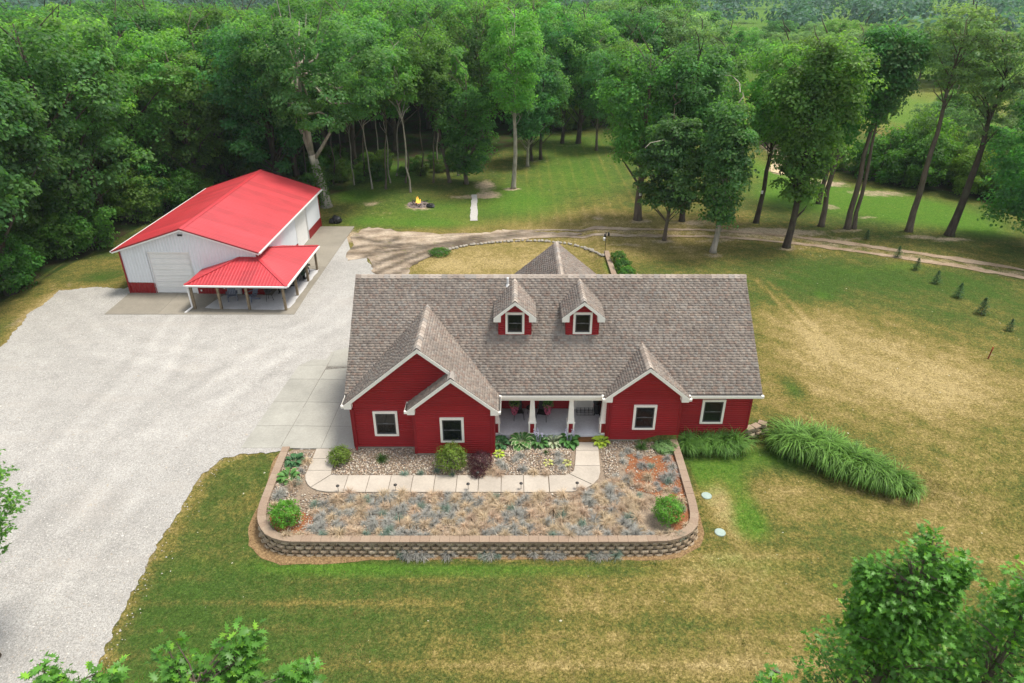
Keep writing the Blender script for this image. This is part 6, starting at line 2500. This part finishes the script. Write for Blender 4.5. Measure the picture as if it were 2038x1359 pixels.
# distant wood as one mass, and hazy ridges
rs = np.random.RandomState(21)
ntr = 900
tx = rs.uniform(-620, 620, ntr)
ty = rs.uniform(228, 700, ntr)
field = ((np.abs(tx - 0.575 * ty) < 26) & (np.abs(ty - 520) < 60)) | ((np.abs(tx + 60) < 40) & (np.abs(ty - 400) < 20))
okk = (np.abs(tx) < ty * .84 + 20) & ~field
tx, ty = tx[okk], ty[okk]
per = 130
n = len(tx) * per
ci = np.repeat(np.arange(len(tx)), per)
d = unit(rs.normal(0, 1, (n, 3)))
d[:, 2] = np.abs(d[:, 2])
rx_ = rs.uniform(5, 8.5, len(tx))
hh_ = rs.uniform(7, 11, len(tx))
lump = 1 + .25 * np.sin(d[:, 0] * 5 + ci) * np.cos(d[:, 1] * 4 + ci * 2)
P_ = np.stack([tx[ci] + d[:, 0] * rx_[ci] * lump, ty[ci] + d[:, 1] * rx_[ci] * lump, hgt(tx[ci], ty[ci]) + 2 + d[:, 2] * hh_[ci] * lump * rs.uniform(.6, 1, n)], 1)
ct = rs.normal(1, .2, len(tx)).clip(.5, 1.6)
T_ = np.stack([ct[ci] * rs.uniform(.8, 1.2, n)] * 3, 1)
s_ = rs.uniform(1.3, 2.6, n)
V_, F_, T_ = cards(P_, d + rs.normal(0, .4, d.shape) + np.array([0, 0, .4]), s_, s_ * .75, T_, rs)
o = link('distant_wood', np_mesh('distant_wood', V_, [F_], M_LEAF_FAR_HAZE, T_))
tag(o, kind='stuff')


def blades(name, seed, n, spread, L, Wd, arch, seg, mat, upr=0.5, tlo=.7, thi=1.3, brown=0.0, cur=1.3):
    """clump of arching blades"""
    rs = np.random.RandomState(seed)
    a = rs.uniform(0, 2 * np.pi, n)
    r0 = spread * np.sqrt(rs.uniform(0, 1, n))
    b0 = np.stack([r0 * np.cos(a * 1.7 + 1), r0 * np.sin(a * 1.7 + 1), np.zeros(n)], 1)
    out = np.stack([np.cos(a), np.sin(a), np.zeros(n)], 1)
    ln = L * rs.uniform(.45, 1.12, n)
    el = rs.uniform(upr, 1.45, n)          # starting elevation
    ar = arch * rs.uniform(.5, 1.3, n)
    side = np.stack([-np.sin(a), np.cos(a), np.zeros(n)], 1)
    pts = [b0]
    for k in range(seg):
        e = el - ar * (k / max(1, seg - 1)) ** cur
        stp = (ln / seg)[:, None]
        pts.append(pts[-1] + (out * np.cos(e)[:, None] + np.array([0, 0, 1.0]) * np.sin(e)[:, None]) * stp)
    V, Fq, T = [], [], []
    tn = rs.uniform(tlo, thi, n)
    for k in range(seg + 1):
        w = Wd * (1 - (k / seg) ** 2 * .92) * .5
        V.append(pts[k] - side * w)
        V.append(pts[k] + side * w)
        T += [tn, tn]
    V = np.stack(V, 1)               # n, 2(seg+1), 3
    m_ = V.shape[1]
    T = np.stack(T, 1).reshape(-1)
    T = np.stack([T, T, T], 1)
    if brown:
        low = np.tile(np.repeat(np.linspace(1, -1, seg + 1), 2), n).clip(0, 1)
        pick = np.repeat((rs.uniform(0, 1, n) < brown), m_) * low
        T = T * (1 - pick[:, None]) + np.array([1.6, .75, .8]) * pick[:, None]
    base = (np.arange(n) * m_)[:, None]
    for k in range(seg):
        Fq.append(base + np.array([[2 * k, 2 * k + 1, 2 * k + 3, 2 * k + 2]]))
    return np_mesh(name, V.reshape(-1, 3), [np.concatenate(Fq)], mat, T)


# fescue tufts
FES = {'tan': [blades('fescue_tuft', 500 + k, 230, .06, .46, .016, 1.45, 4, M_FESCUE_TAN, .15) for k in range(4)],
       'blue': [blades('fescue_tuft', 510 + k, 220, .06, .40, .015, 1.3, 4, M_FESCUE_BLUE, .2) for k in range(4)],
       'green': [blades('fescue_tuft', 520 + k, 220, .06, .40, .013, 1.2, 3, M_FESCUE_GREEN, .3) for k in range(3)]}


def tuft(kind, x, y, z, s, label, group):
    o = link('fescue_tuft', FES[kind][rF.randrange(len(FES[kind]))], None, (x, y, z), (0, 0, rF.uniform(0, 6.28)), (s, s, s * rF.uniform(.8, 1.15)))
    tag(o, label, 'ornamental grass', group)
    return o


tufts = []
r_ = random.Random(31)
tries = 0
while len(tufts) < 285 and tries < 30000:
    tries += 1
    x, y = r_.uniform(-9.6, 7.6), r_.uniform(21.4, 25.3)
    # planted area: below the walk, and round its right bend
    top = 24.05 if x < 2.6 else (24.2 + (x - 2.6) * .35 if x < 4.3 else 25.0)
    if y > top:
        continue
    if x < -8.0 and y > 23.6 - (x + 8) * -.3:
        continue
    if (x + 9.55) ** 2 + (y - 22.4) ** 2 < 1.0 or (x - 6.55) ** 2 + (y - 22.55) ** 2 < 1.1:
        continue
    if x > 5.2 and y > 23.6 and r_.random() < .8:
        continue
    if x > 7.2 and y < 22:
        continue
    if any((x - a) ** 2 + (y - b) ** 2 < .29 ** 2 for a, b in tufts):
        continue
    tufts.append((x, y))
    q = float(fbm(x, y, .55, 3, 44))
    p = r_.random()
    kd = 'blue' if (q > .56) == (p < .62) else 'tan'
    if p > .92:
        kd = 'green'
    lb = {'tan': 'dried tan fescue tuft in the mass planting below the walk', 'blue': 'grey blue fescue tuft in the mass planting below the walk', 'green': 'grey green fescue tuft in the mass planting below the walk'}[kd]
    tuft(kd, x, y, -.04, r_.uniform(.7, 1.25), lb, 'fescue tufts planted below the front walk')
# loose tufts in the gravel and the mulch
for px, py, kd, s_ in [(1250, 898, 'blue', .9), (1238, 905, 'blue', .7), (1272, 908, 'blue', .9), (1240, 918, 'blue', .8), (1278, 928, 'blue', 1.2), (1295, 928, 'green', .9), (1328, 914, 'blue', 1.0), (1337, 930, 'blue', 1.1), (1336, 950, 'blue', 1.4), (1322, 952, 'blue', 1.2), (1290, 952, 'tan', 1.1), (1245, 958, 'blue', 1.1), (1255, 945, 'tan', .9), (1225, 950, 'blue', .9)]:
    x, y, z = G(px, py, 0)
    tuft(kd, x, y, -.03, s_, 'fescue tuft in the orange bark mulch right of the walk', 'tufts in the orange mulch')
for px, py, kd, s_ in [(1111, 905, 'blue', 1.0), (1113, 920, 'blue', 1.2), (1120, 932, 'blue', .9), (1035, 908, 'blue', 1.1), (1026, 916, 'blue', .9), (1041, 935, 'blue', 1.1), (994, 922, 'blue', 1.0), (1002, 930, 'blue', 1.0), (1062, 942, 'tan', 1.0), (1086, 944, 'tan', .9), (980, 940, 'tan', 1.3), (960, 943, 'tan', 1.2), (805, 944, 'green', 1.0), (838, 943, 'green', .8), (870, 938, 'green', .8), (900, 946, 'green', .8), (993, 945, 'tan', 1.1), (948, 940, 'tan', 1.0)]:
    x, y, z = G(px, py, 0)
    tuft(kd, x, y, -.03, s_, 'fescue tuft in the river rock between the walk and the house', 'tufts in the river rock')
for px, py, kd, s_ in [(560, 985, 'blue', 1.3), (553, 990, 'blue', 1.2), (583, 968, 'tan', 1.3), (590, 962, 'green', 1.2), (610, 920, 'tan', 1.0), (600, 938, 'blue', .8), (545, 1008, 'tan', 1.0)]:
    x, y, z = G(px, py, 0)
    tuft(kd, x, y, -.03, s_, 'fescue tuft by the left bend of the walk inside the stone wall', 'tufts by the left bend of the walk')
for px, py, s_ in [(800, 1106, 1.1), (812, 1109, 1.3), (826, 1107, 1.2), (840, 1110, 1.1), (857, 1106, .8), (893, 1107, 1.2), (963, 1106, 1.1), (974, 1107, 1.2), (990, 1108, .9), (1062, 1106, 1.1), (1092, 1107, 1.1), (1104, 1108, 1.2), (1118, 1107, 1.0), (1175, 1106, 1.1), (1190, 1108, 1.2), (1205, 1107, 1.0), (1226, 1107, 1.2), (1020, 1107, .7)]:
    x, y, z = G(px, py, -.65)
    tuft('blue' if r_.random() < .6 else 'green', x, y, -.63, s_ * 1.05, 'blue green fescue tuft at the foot of the stone wall, in the lawn', 'tufts at the foot of the stone wall')

# river rock: small real stones, a mass nobody could count
rs = np.random.RandomState(8)
zones = [(-8.55, 2.95, 25.45, 27.5, 7600), (-11.1, -9.85, 22.8, 27.2, 1900), (4.4, 8.1, 24.0, 28.1, 4200), (-0.8, 3.1, 27.0, 28.2, 1100), (-9.6, 4.4, 21.3, 24.15, 4500)]
PX, PY = [], []
for x0, x1, y0, y1, n in zones:
    PX.append(rs.uniform(x0, x1, n))
    PY.append(rs.uniform(y0, y1, n))
PX, PY = np.concatenate(PX), np.concatenate(PY)
inm = (PX > 5.1) & (PX < 8.2) & (PY > 23) & (PY < 27.2) & (rs.uniform(0, 1, len(PX)) < .85)
onwalk = ((PY > 24.2) & (PY < 25.42) & (PX > -9.4) & (PX < 3.9)) | ((PX > -9.8) & (PX < -8.6) & (PY > 24.7)) | ((PX > 3.0) & (PX < 4.36) & (PY > 25.2))
keep = ~inm & ~onwalk
PX, PY = PX[keep], PY[keep]
n = len(PX)
oct_ = np.array([(1, 0, 0), (0, 1, 0), (-1, 0, 0), (0, -1, 0), (0, 0, 1), (0, 0, -1)], float)
sz = rs.uniform(.022, .052, n)
V_ = oct_[None] * (sz[:, None, None] * rs.uniform(.6, 1.25, (n, 1, 3))) * np.array([1.1, 1.1, .75]) + rs.normal(0, .005, (n, 6, 3))
ca, sa = np.cos(rs.uniform(0, 6.28, n)), 0
a = rs.uniform(0, 6.28, n)
Rx = V_[:, :, 0] * np.cos(a)[:, None] - V_[:, :, 1] * np.sin(a)[:, None]
Ry = V_[:, :, 0] * np.sin(a)[:, None] + V_[:, :, 1] * np.cos(a)[:, None]
V_ = np.stack([Rx + PX[:, None], Ry + PY[:, None], V_[:, :, 2] - .03 + sz[:, None] * .5], -1).reshape(-1, 3)
tri = np.array([(0, 1, 4), (1, 2, 4), (2, 3, 4), (3, 0, 4), (1, 0, 5), (2, 1, 5), (3, 2, 5), (0, 3, 5)])
F_ = (np.arange(n)[:, None, None] * 6 + tri[None]).reshape(-1, 3)
pal = np.array([(.48, .385, .28), (.36, .27, .18), (.58, .49, .38), (.28, .21, .155), (.42, .29, .20), (.62, .56, .46), (.34, .30, .26)])
T_ = np.repeat(pal[rs.choice(7, n)] * rs.uniform(.75, 1.15, (n, 1)), 6, axis=0)
t = NT('river rock', 0.75, 0.25)
t.base(t.attr('tint', 'Color'))
o = link('river_rock', np_mesh('river_rock', V_, [F_], t.m, T_, True))
tag(o, kind='stuff')


# round shrubs
def shrub(name, seed, R, Hs, mat, n, leaf, label, loc, lump=.16, thin=1.0, group=None, cat='shrub', spiky=0.0):
    rs = np.random.RandomState(seed)
    r_o = empty(name, loc)
    tag(r_o, label, cat, group)
    d = unit(rs.normal(0, 1, (n, 3)))
    d[:, 2] = np.where(d[:, 2] < -.5, -d[:, 2], d[:, 2])
    lm = 1 + lump * np.sin(d[:, 0] * 7 + seed) * np.cos(d[:, 1] * 6) + lump * .8 * np.sin(d[:, 2] * 9 + d[:, 0] * 5) + rs.normal(0, .05 + spiky, n)
    P = d * (np.array([R, R, Hs / 2]) * (lm * rs.uniform(.62, 1.0, n) ** .45)[:, None]) + np.array([0, 0, Hs / 2 * .98])
    P[:, 2] = np.maximum(P[:, 2], .03)
    N = d + np.array([0, 0, .45]) + rs.normal(0, .45, (n, 3))
    tt = np.repeat((rs.uniform(.7, 1.3, n) * (1 + .18 * np.sin(d[:, 0] * 5 + d[:, 1] * 7 + seed)))[:, None], 3, 1)
    s_ = leaf * rs.uniform(.7, 1.3, n)
    V, Fq, T = cards(P, N, s_, s_ * .6, tt, rs)
    link('foliage', np_mesh('foliage', V, [Fq], mat, T), r_o)
    m = MB()
    for k in range(6):
        a = k * 1.05
        m.tube([(0, 0, -.05), (R * .3 * math.cos(a), R * .3 * math.sin(a), Hs * .35), (R * .6 * math.cos(a), R * .6 * math.sin(a), Hs * .7)], [.02, .015, .008], 5)
    m.obj('stems', M_BARK, r_o)
    return r_o


def at(px, py, z=0.0):
    return G(px, py, z)


shrub('box_shrub', 1, .60, 1.12, M_BOX, 2600, .085, 'round bright green shrub in the left corner of the front bed', at(571, 1043, -.03), .17, spiky=.05)
shrub('box_shrub', 2, .62, 1.18, M_BOX, 2800, .080, 'round bright green shrub in the right corner of the front bed', at(1327, 1037, -.03), .13, spiky=.04)
shrub('spirea_shrub', 3, .52, .80, M_SPIREA, 1700, .085, 'yellow green twiggy shrub at the left end of the rock bed by the driveway', at(678, 920, -.03), .14, spiky=.08)
shrub('spirea_shrub', 4, .72, 1.28, M_SPIREA, 3000, .085, 'larger yellow green shrub under the garage window', at(899, 932, -.03), .14, spiky=.06)
shrub('barberry_shrub', 5, .62, .80, M_BARBERRY, 2400, .06, 'dark purple shrub beside the yellow green one', at(956, 930, -.03), .12, spiky=.05)
shrub('barberry_shrub', 6, .38, .42, M_BARBERRY, 900, .055, 'small low purple shrub at the edge of the front walk', at(950, 946, -.03), .12, spiky=.05)
shrub('low_juniper', 7, .9, .42, M_LEAF_UNDER, 1500, .10, 'low green ground shrub beside the pale stone edging behind the house', at(874, 506, 0), .2)
o = shrub('ground_cover', 8, .55, .26, leafmat('silver green leaves', (.20, .34, .12), (1.1, 1.2, .7), 0.0, vary=.02), 1500, .09, 'pale silvery green ground cover at the right wall of the right gable', at(1322, 893, -.03), .2)
for i, (x, y) in enumerate(((8.5, 51.2), (8.65, 49.6), (8.75, 48.0))):
    shrub('boundary_shrub', 20 + i, .62, .95, M_LEAF_UNDER, 1100, .12, ['dark shrub by the rear stone wall, nearest the feeder pole', 'dark shrub by the rear stone wall, middle of three', 'dark shrub by the rear stone wall, nearest the roof'][i], (x, y, hz(x, y)), .15, group='shrubs along the rear stone wall')
# small green grass clumps in the bed
GC = blades('green_clump', 600, 260, .08, .55, .016, 1.4, 4, leafmat('green clump blades', (.07, .14, .035), (1.1, 1.2, .5), 0.0), .3)
for px, py, s_, lb in ((760, 916, 1.0, 'small dark green grass clump alone in the rock bed under the garage window'), (1277, 892, 1.1, 'dark green grass clump at the wall of the right gable'), (1086, 902, .5, 'tiny dark clump in the rock bed near the hostas')):
    o = link('grass_clump', GC, None, at(px, py, -.03), (0, 0, px), (s_,) * 3)
    tag(o, lb, 'ornamental grass')


# hostas
def hosta(seed, n, L, Wd, c_in, c_out, label, loc, group=None, flowers=False):
    rs = np.random.RandomState(seed)
    r_o = empty('hosta', loc)
    tag(r_o, label, 'hosta', group)
    V, Fq, T = [], [], []
    for i in range(n):
        a = i * 2.4 + rs.uniform(-.3, .3)
        q = (i + .5) / n
        el = 1.25 - q * 1.0 + rs.uniform(-.1, .1)
        ln = L * 1.15 * rs.uniform(.8, 1.15)
        w = 1.1 * Wd * rs.uniform(.85, 1.1)
        out = np.array([math.cos(a), math.sin(a), 0])
        sd = np.array([-math.sin(a), math.cos(a), 0])
        p = out * .05 + np.array([0, 0, .04])
        prof = [(.0, .05), (.30, .10), (.48, .75), (.66, 1.0), (.84, .72), (1.0, .05)]
        tn = rs.uniform(.8, 1.2)
        prev = None
        s0 = 0
        for k, (s_, ww) in enumerate(prof):
            e = el - 1.5 * s_ ** 1.6
            p = p + (out * math.cos(e) + np.array([0, 0, 1]) * math.sin(e)) * (s_ - s0) * ln
            s0 = s_
            up = np.array([0, 0, 1.0]) * w * .18 * ww
            row = [p - sd * w * .5 * ww + up, p - sd * w * .34 * ww + up * .5, p, p + sd * w * .34 * ww + up * .5, p + sd * w * .5 * ww + up]
            n0 = len(V)
            V += row
            co_, ci_ = np.array(c_out) * tn, np.array(c_in) * tn
            T += [co_, ci_, ci_ * .95, ci_, co_] if 0 < k < 5 else [co_, co_, co_, co_, co_]
            if prev is not None:
                for j in range(4):
                    Fq.append((prev + j, prev + j + 1, n0 + j + 1, n0 + j))
            prev = n0
    link('leaves', np_mesh('leaves', np.array(V), [np.array(Fq)], M_HOSTA, np.array(T)), r_o)
    if flowers:
        for k in range(7):
            m = MB()
            a = rs.uniform(0, 6.28)
            x, y = .22 * math.cos(a), .18 * math.sin(a)
            h_ = rs.uniform(.65, .85)
            m.tube([(x * .3, y * .3, .1), (x, y, h_)], .008, 4)
            for q in range(6):
                m.ring([(.005, 0), (.028, .03), (.02, .06)], 5, 1.0, (x + rs.uniform(-.05, .05), y + rs.uniform(-.05, .05), h_ - q * .045))
            m.obj('flower_spike', M_FLOWER, r_o)
    return r_o


M_FLOWER = simple('pale lilac flowers', (0.45, 0.43, 0.55), 0.7, 0.1)
GRN, WHT, YEL, DKG = (.075, .20, .045), (.62, .66, .40), (.42, .56, .05), (.055, .16, .055)
hosta(1, 26, .50, .20, DKG, DKG, 'dark green hosta at the left end of the porch planting', at(996, 885, -.03))
hosta(2, 46, .62, .26, GRN, WHT, 'largest hosta with cream edged leaves left of the first porch column', at(1038, 883, -.03))
hosta(3, 34, .55, .22, GRN, (.16, .26, .12), 'hosta with lilac flower spikes in front of the first porch column', at(1072, 883, -.03), flowers=True)
hosta(4, 30, .50, .16, (.45, .50, .32), GRN, 'pale striped hosta between the two flowering hostas', at(1101, 882, -.03))
hosta(5, 36, .55, .23, GRN, GRN, 'green hosta with lilac flower spikes left of the brown step', at(1132, 881, -.03), flowers=True)
hosta(6, 30, .42, .20, YEL, (.42, .55, .10), 'bright yellow green hosta right of the brown step', at(1195, 882, -.03))
hosta(7, 14, .28, .13, YEL, (.42, .55, .10), 'small yellow green hosta at the corner of the front gable', at(992, 905, -.03))
hosta(8, 28, .46, .20, (.05, .14, .05), (.09, .19, .08), 'blue green hosta at the top of the left bed beside the driveway', at(587, 920, -.03))
hosta(9, 30, .50, .22, GRN, (.18, .30, .06), 'green hosta in the left bed below the blue green one', at(576, 953, -.03))
hosta(10, 10, .22, .10, (.55, .55, .18), YEL, 'tiny pale yellow plant in the rock bed, left of the pair', at(1091, 923, -.03), 'tiny yellow plants')
hosta(11, 10, .22, .10, (.55, .55, .18), YEL, 'tiny pale yellow plant in the rock bed, right of the pair', at(1128, 923, -.03), 'tiny yellow plants')

# tall ornamental grass
MG = [blades('tall_grass', 700 + k, 560, .36, 2.15, .055, 2.6, 8, M_MISC, .95, .45, 1.5, .45, 2.1) for k in range(5)]
misc = []
for i in range(15):
    q = i / 14
    px = 1522 + q * 290
    x = 13.85 + q * 4.5
    y = float(np.interp(x, STEPX, STEPY)) - .30 + (.25 if i % 2 else -.1)
    s_ = (.80, 1.02, 1.08, 1.1, 1.1, 1.08, 1.05, 1.0, .98, .95, .92, .88, .82, .78, .70)[i]
    misc.append((x, y, s_))
for x, y, s_ in misc:
    o = link('tall_grass', MG[rF.randrange(5)], None, (x, y, hz(x, y - .4) - .02), (0, 0, rF.uniform(0, 6.28)), (s_, s_, s_ * rF.uniform(.95, 1.1)))
    tag(o, 'tall arching green grass clump in the long curved row on the right lawn', 'ornamental grass', 'tall grass clumps in the curved row')
M_MISC2 = leafmat('porcupine grass blades', (.17, .33, .07), (1.1, 1.2, .5), 0, vary=.05)
MG2 = [blades('tall_grass', 720 + k, 420, .34, 1.85, .040, 2.3, 7, M_MISC2, .95, .6, 1.35, .10, 1.8) for k in range(3)]
for i in range(6):
    x = 8.95 + i * .50
    o = link('tall_grass', MG2[i % 3], None, (x, 27.98 + .12 * (i % 2), -.6), (0, 0, i * 1.3), (.82, .82, rF.uniform(.85, 1.0)))
    tag(o, 'green grass clump in the row under the window of the right house wing', 'ornamental grass', 'grass clumps under the right window')


# young spruces on the right lawn
def spruce_mesh(seed):
    rs = np.random.RandomState(seed)
    n = 900
    q = rs.uniform(0, 1, n) ** 1.25
    a = rs.uniform(0, 6.28, n)
    lay = np.floor(q * 7) / 7
    r = (.42 * (1 - q) + .04) * rs.uniform(.3, 1.0, n) * (1 + .35 * np.sin(a * 4 + lay * 20))
    P = np.stack([r * np.cos(a), r * np.sin(a), .08 + q * 1.0 + (.10 * r)], 1)
    N = np.stack([np.cos(a) * .4, np.sin(a) * .4, np.ones(n)], 1) + rs.normal(0, .4, (n, 3))
    s_ = rs.uniform(.05, .12, n)
    V, Fq, T = cards(P, N, s_, s_ * .4, np.repeat(rs.uniform(.6, 1.4, n)[:, None], 3, 1), rs)
    return np_mesh('needles', V, [Fq], M_SPRUCE, T)


SPM = [spruce_mesh(k) for k in range(3)]
m = MB()
m.tube([(0, 0, -.05), (0, 0, .5), (0, 0, 1.05)], [.03, .02, .006], 6)
SPT = m.mesh('stem', M_BARK)
for i, (px, py, s_, lb) in enumerate([(1724, 476, .9, 'small young spruce alone on the far side of the dirt track'), (1786, 512, 1.05, 'young spruce nearest the dirt track on its near side'), (1823, 537, 1.05, 'second young spruce of the row from the dirt track'), (1862, 564, 1.1, 'third young spruce of the row, thin and dark'),
                                      (1906, 592, 1.2, 'fourth young spruce of the row, leaning in the dry grass'), (1952, 625, 1.3, 'largest young spruce, fifth of the row on the right lawn'), (2008, 658, .9, 'smallest young spruce at the near end of the row, closest to the stake')]):
    x, y, z = G(px, py)
    t_ = empty('young_spruce', (x, y, z), i * 1.1)
    t_.scale = (s_ * .85, s_ * .85, s_ * .88)
    tag(t_, lb, 'young tree', 'young spruces in a row on the right lawn')
    link('needles', SPM[i % 3], t_)
    link('stem', SPT, t_)

# ------------------------------------------------------------------ trees close to the camera: lobed leaves
LEAF2D = np.array([(0, -.12), (.06, .02), (.30, .03), (.12, .18), (.40, .34), (.14, .38), (.26, .66), (.08, .60), (0, 1.0), (-.08, .60), (-.26, .66), (-.14, .38), (-.40, .34), (-.12, .18), (-.30, .03), (-.06, .02)])
LTRI = np.array([(0, 1, 15), (1, 2, 3), (1, 3, 13), (1, 13, 15), (15, 13, 14), (3, 4, 5), (3, 5, 11), (3, 11, 13), (13, 11, 12), (5, 6, 7), (5, 7, 9), (5, 9, 11), (11, 9, 10), (7, 8, 9)])


def lobed(P, N, D, S, tint, rs):
    n = len(P)
    N = unit(N)
    D = unit(D - N * np.sum(D * N, 1)[:, None])
    X = np.cross(D, N)
    k = len(LEAF2D)
    bend = (LEAF2D[:, 0] ** 2 * .6 - LEAF2D[:, 1] ** 2 * .22)
    V = P[:, None] + (X[:, None] * LEAF2D[None, :, 0:1] + D[:, None] * LEAF2D[None, :, 1:2] + N[:, None] * bend[None, :, None]) * S[:, None, None]
    Fq = (np.arange(n)[:, None, None] * k + LTRI[None]).reshape(-1, 3)
    return V.reshape(-1, 3), Fq, np.repeat(tint, k, axis=0)


def near_tree(name, seed, loc, Hh, R, label, prof, cb=.25, twigs=330, per=15, leaf=.17, leaders=()):
    rs = np.random.RandomState(seed)
    r_o = empty(name, loc)
    tag(r_o, label, 'tree', None)
    m = MB()
    pts = [(0, 0, -.1), (0, 0, .5), (.04, .03, Hh * .3), (-.03, .05, Hh * .6), (.05, 0, Hh * .85), (0, 0, Hh * .98)]
    m.tube(pts, [.19, .15, .12, .08, .04, .012], 9)
    P, D = [], []
    for (lx, ly, lz) in leaders:
        m.tube([(0, 0, lz * .55), (lx * .6, ly * .6, lz * .78), (lx, ly, lz)], [.06, .04, .01], 6)
    n_done = 0
    i = 0
    while n_done < twigs:
        i += 1
        q = rs.uniform(0, 1)
        if rs.uniform(0, 1) > prof(q) + .08:
            continue
        n_done += 1
        z = Hh * (cb + q * (1 - cb) * .98)
        a = n_done * 2.39996 + rs.uniform(-.4, .4)
        rad = R * prof(q) * (.30 + .70 * rs.uniform(0, 1) ** .5) * (1 + .2 * math.sin(a * 3 + z))
        tip = np.array([rad * math.cos(a), rad * math.sin(a), z + rad * .22])
        if leaders and rs.uniform() < .5:
            l_ = leaders[rs.randint(len(leaders))]
            k = rs.uniform(.45, 1.0)
            tip = np.array([l_[0] * k, l_[1] * k, l_[2] * (.7 + .3 * k)]) + rs.normal(0, .26, 3) * (1.25 - k)
        b = np.array([tip[0] * .15, tip[1] * .15, max(.6, tip[2] - rad * .55)])
        if n_done % 2 == 0:
            m.tube([tuple(b), tuple((b + tip) / 2 + rs.normal(0, .04, 3) + [0, 0, .05]), tuple(tip)], [.022, .014, .005], 4, False)
        ax = unit((tip - b)[None])[0]
        for k in range(per):
            s_ = rs.uniform(-.42, .12)
            P.append(tip + ax * s_ + rs.normal(0, .085, 3))
            dd = ax * .7 + unit(rs.normal(0, 1, (1, 3)))[0] + np.array([0, 0, -.25])
            D.append(dd)
    P, D = np.array(P), np.array(D)
    n = len(P)
    N = np.array([0, 0, 1.0]) + rs.normal(0, .55, (n, 3)) + np.stack([P[:, 0], P[:, 1], P[:, 2] * 0], 1) * .15
    tt = rs.uniform(.65, 1.35, n)
    young = (rs.uniform(0, 1, n) < .10)
    T = np.stack([tt * (1 + young * .9), tt * (1 + young * .55), tt], 1)
    V, Fq, T = lobed(P, N, D, leaf * rs.uniform(.65, 1.25, n), T, rs)
    link('crown', np_mesh('near_crown', V, [Fq], M_LEAF_NEAR, T), r_o)
    m.obj('trunk', M_BARK, r_o, smooth=True)
    return r_o


def rayat(px, py, t):
    a, b, d = ray(px, py)
    return (a * t, b * t, HC + d * t)


PN2 = lambda q: max(.0, min(1, .62 + q * 1.0) * (1 - q) ** .52)
PN = lambda q: max(.0, min(1, .55 + q * 1.0) * (1 - q) ** .62)
x, y, zt = rayat(1868, 1046, 12.0)
gb = hz(x, y)
near_tree('pin_oak', 1, (x, y, gb), zt - gb, 1.95, 'bushy green tree with lobed leaves filling the lower right corner', PN2, .22, 1250, 19, .135, leaders=[(.6, -.1, (zt - gb) * .93), (-.75, .25, (zt - gb) * .90)])
x, y, zt = rayat(2085, 1120, 11.6)
gb = hz(x, y)
near_tree('pin_oak', 6, (x, y, gb), zt - gb, 1.9, 'lobed leaf tree cut off by the right edge, beside the bushy corner tree', PN2, .3, 620, 19, .14)
x, y, zt = rayat(1535, 1298, 11.6)
gb = hz(x, y)
near_tree('pin_oak', 2, (x, y - .2, gb), zt - gb, 1.1, 'top of a smaller lobed leaf tree at the lower edge, left of the corner tree', PN, .45, 170, 15, .17)
x, y, zt = rayat(492, 1272, 10.6)
gb = hz(x, y)
near_tree('pin_oak', 3, (x - .7, y - .45, gb), zt - gb - .1, 1.75, 'lobed leaf treetop at the lower edge left of centre, with several tips', PN, .55, 330, 16, .17, leaders=[(.72, .50, zt - gb + .15), (-.5, .35, (zt - gb) - .15), (1.6, .3, (zt - gb) - .4)])
x, y, zt = rayat(165, 1300, 10.6)
gb = hz(x, y)
near_tree('pin_oak', 4, (x, y - .45, gb), zt - gb, 1.2, 'yellowish lobed leaf treetop in the lower left corner over the gravel', PN, .55, 240, 16, .16, leaders=[(-.6, .3, (zt - gb) - .05), (.45, .2, (zt - gb) - .1)])
x, y, zt = rayat(-232, 770, 19)
gb = hz(x, y)
near_tree('pin_oak', 5, (x - 1.0, y, gb), 14.0, 3.7, 'lobed leaf tree outside the left edge, branches reaching over the gravel', PN, .30, 900, 16, .16, leaders=[])

# ------------------------------------------------------------------ haze over the far wood
hzb = MB()
hzb.box((-880, -100, -2.0), (880, 880, 27.5))
tH = bpy.data.materials.new('haze')
tH.use_nodes = True
nt = tH.node_tree
nt.nodes.remove(nt.nodes['Principled BSDF'])
pv = nt.nodes.new('ShaderNodeVolumePrincipled')
pv.inputs['Color'].default_value = (0.78, 0.90, 1.0, 1)
pv.inputs['Density'].default_value = 0.00015
nt.links.new(pv.outputs[0], nt.nodes['Material Output'].inputs['Volume'])
ho = hzb.obj('haze', tH)
tag(ho, kind='stuff')
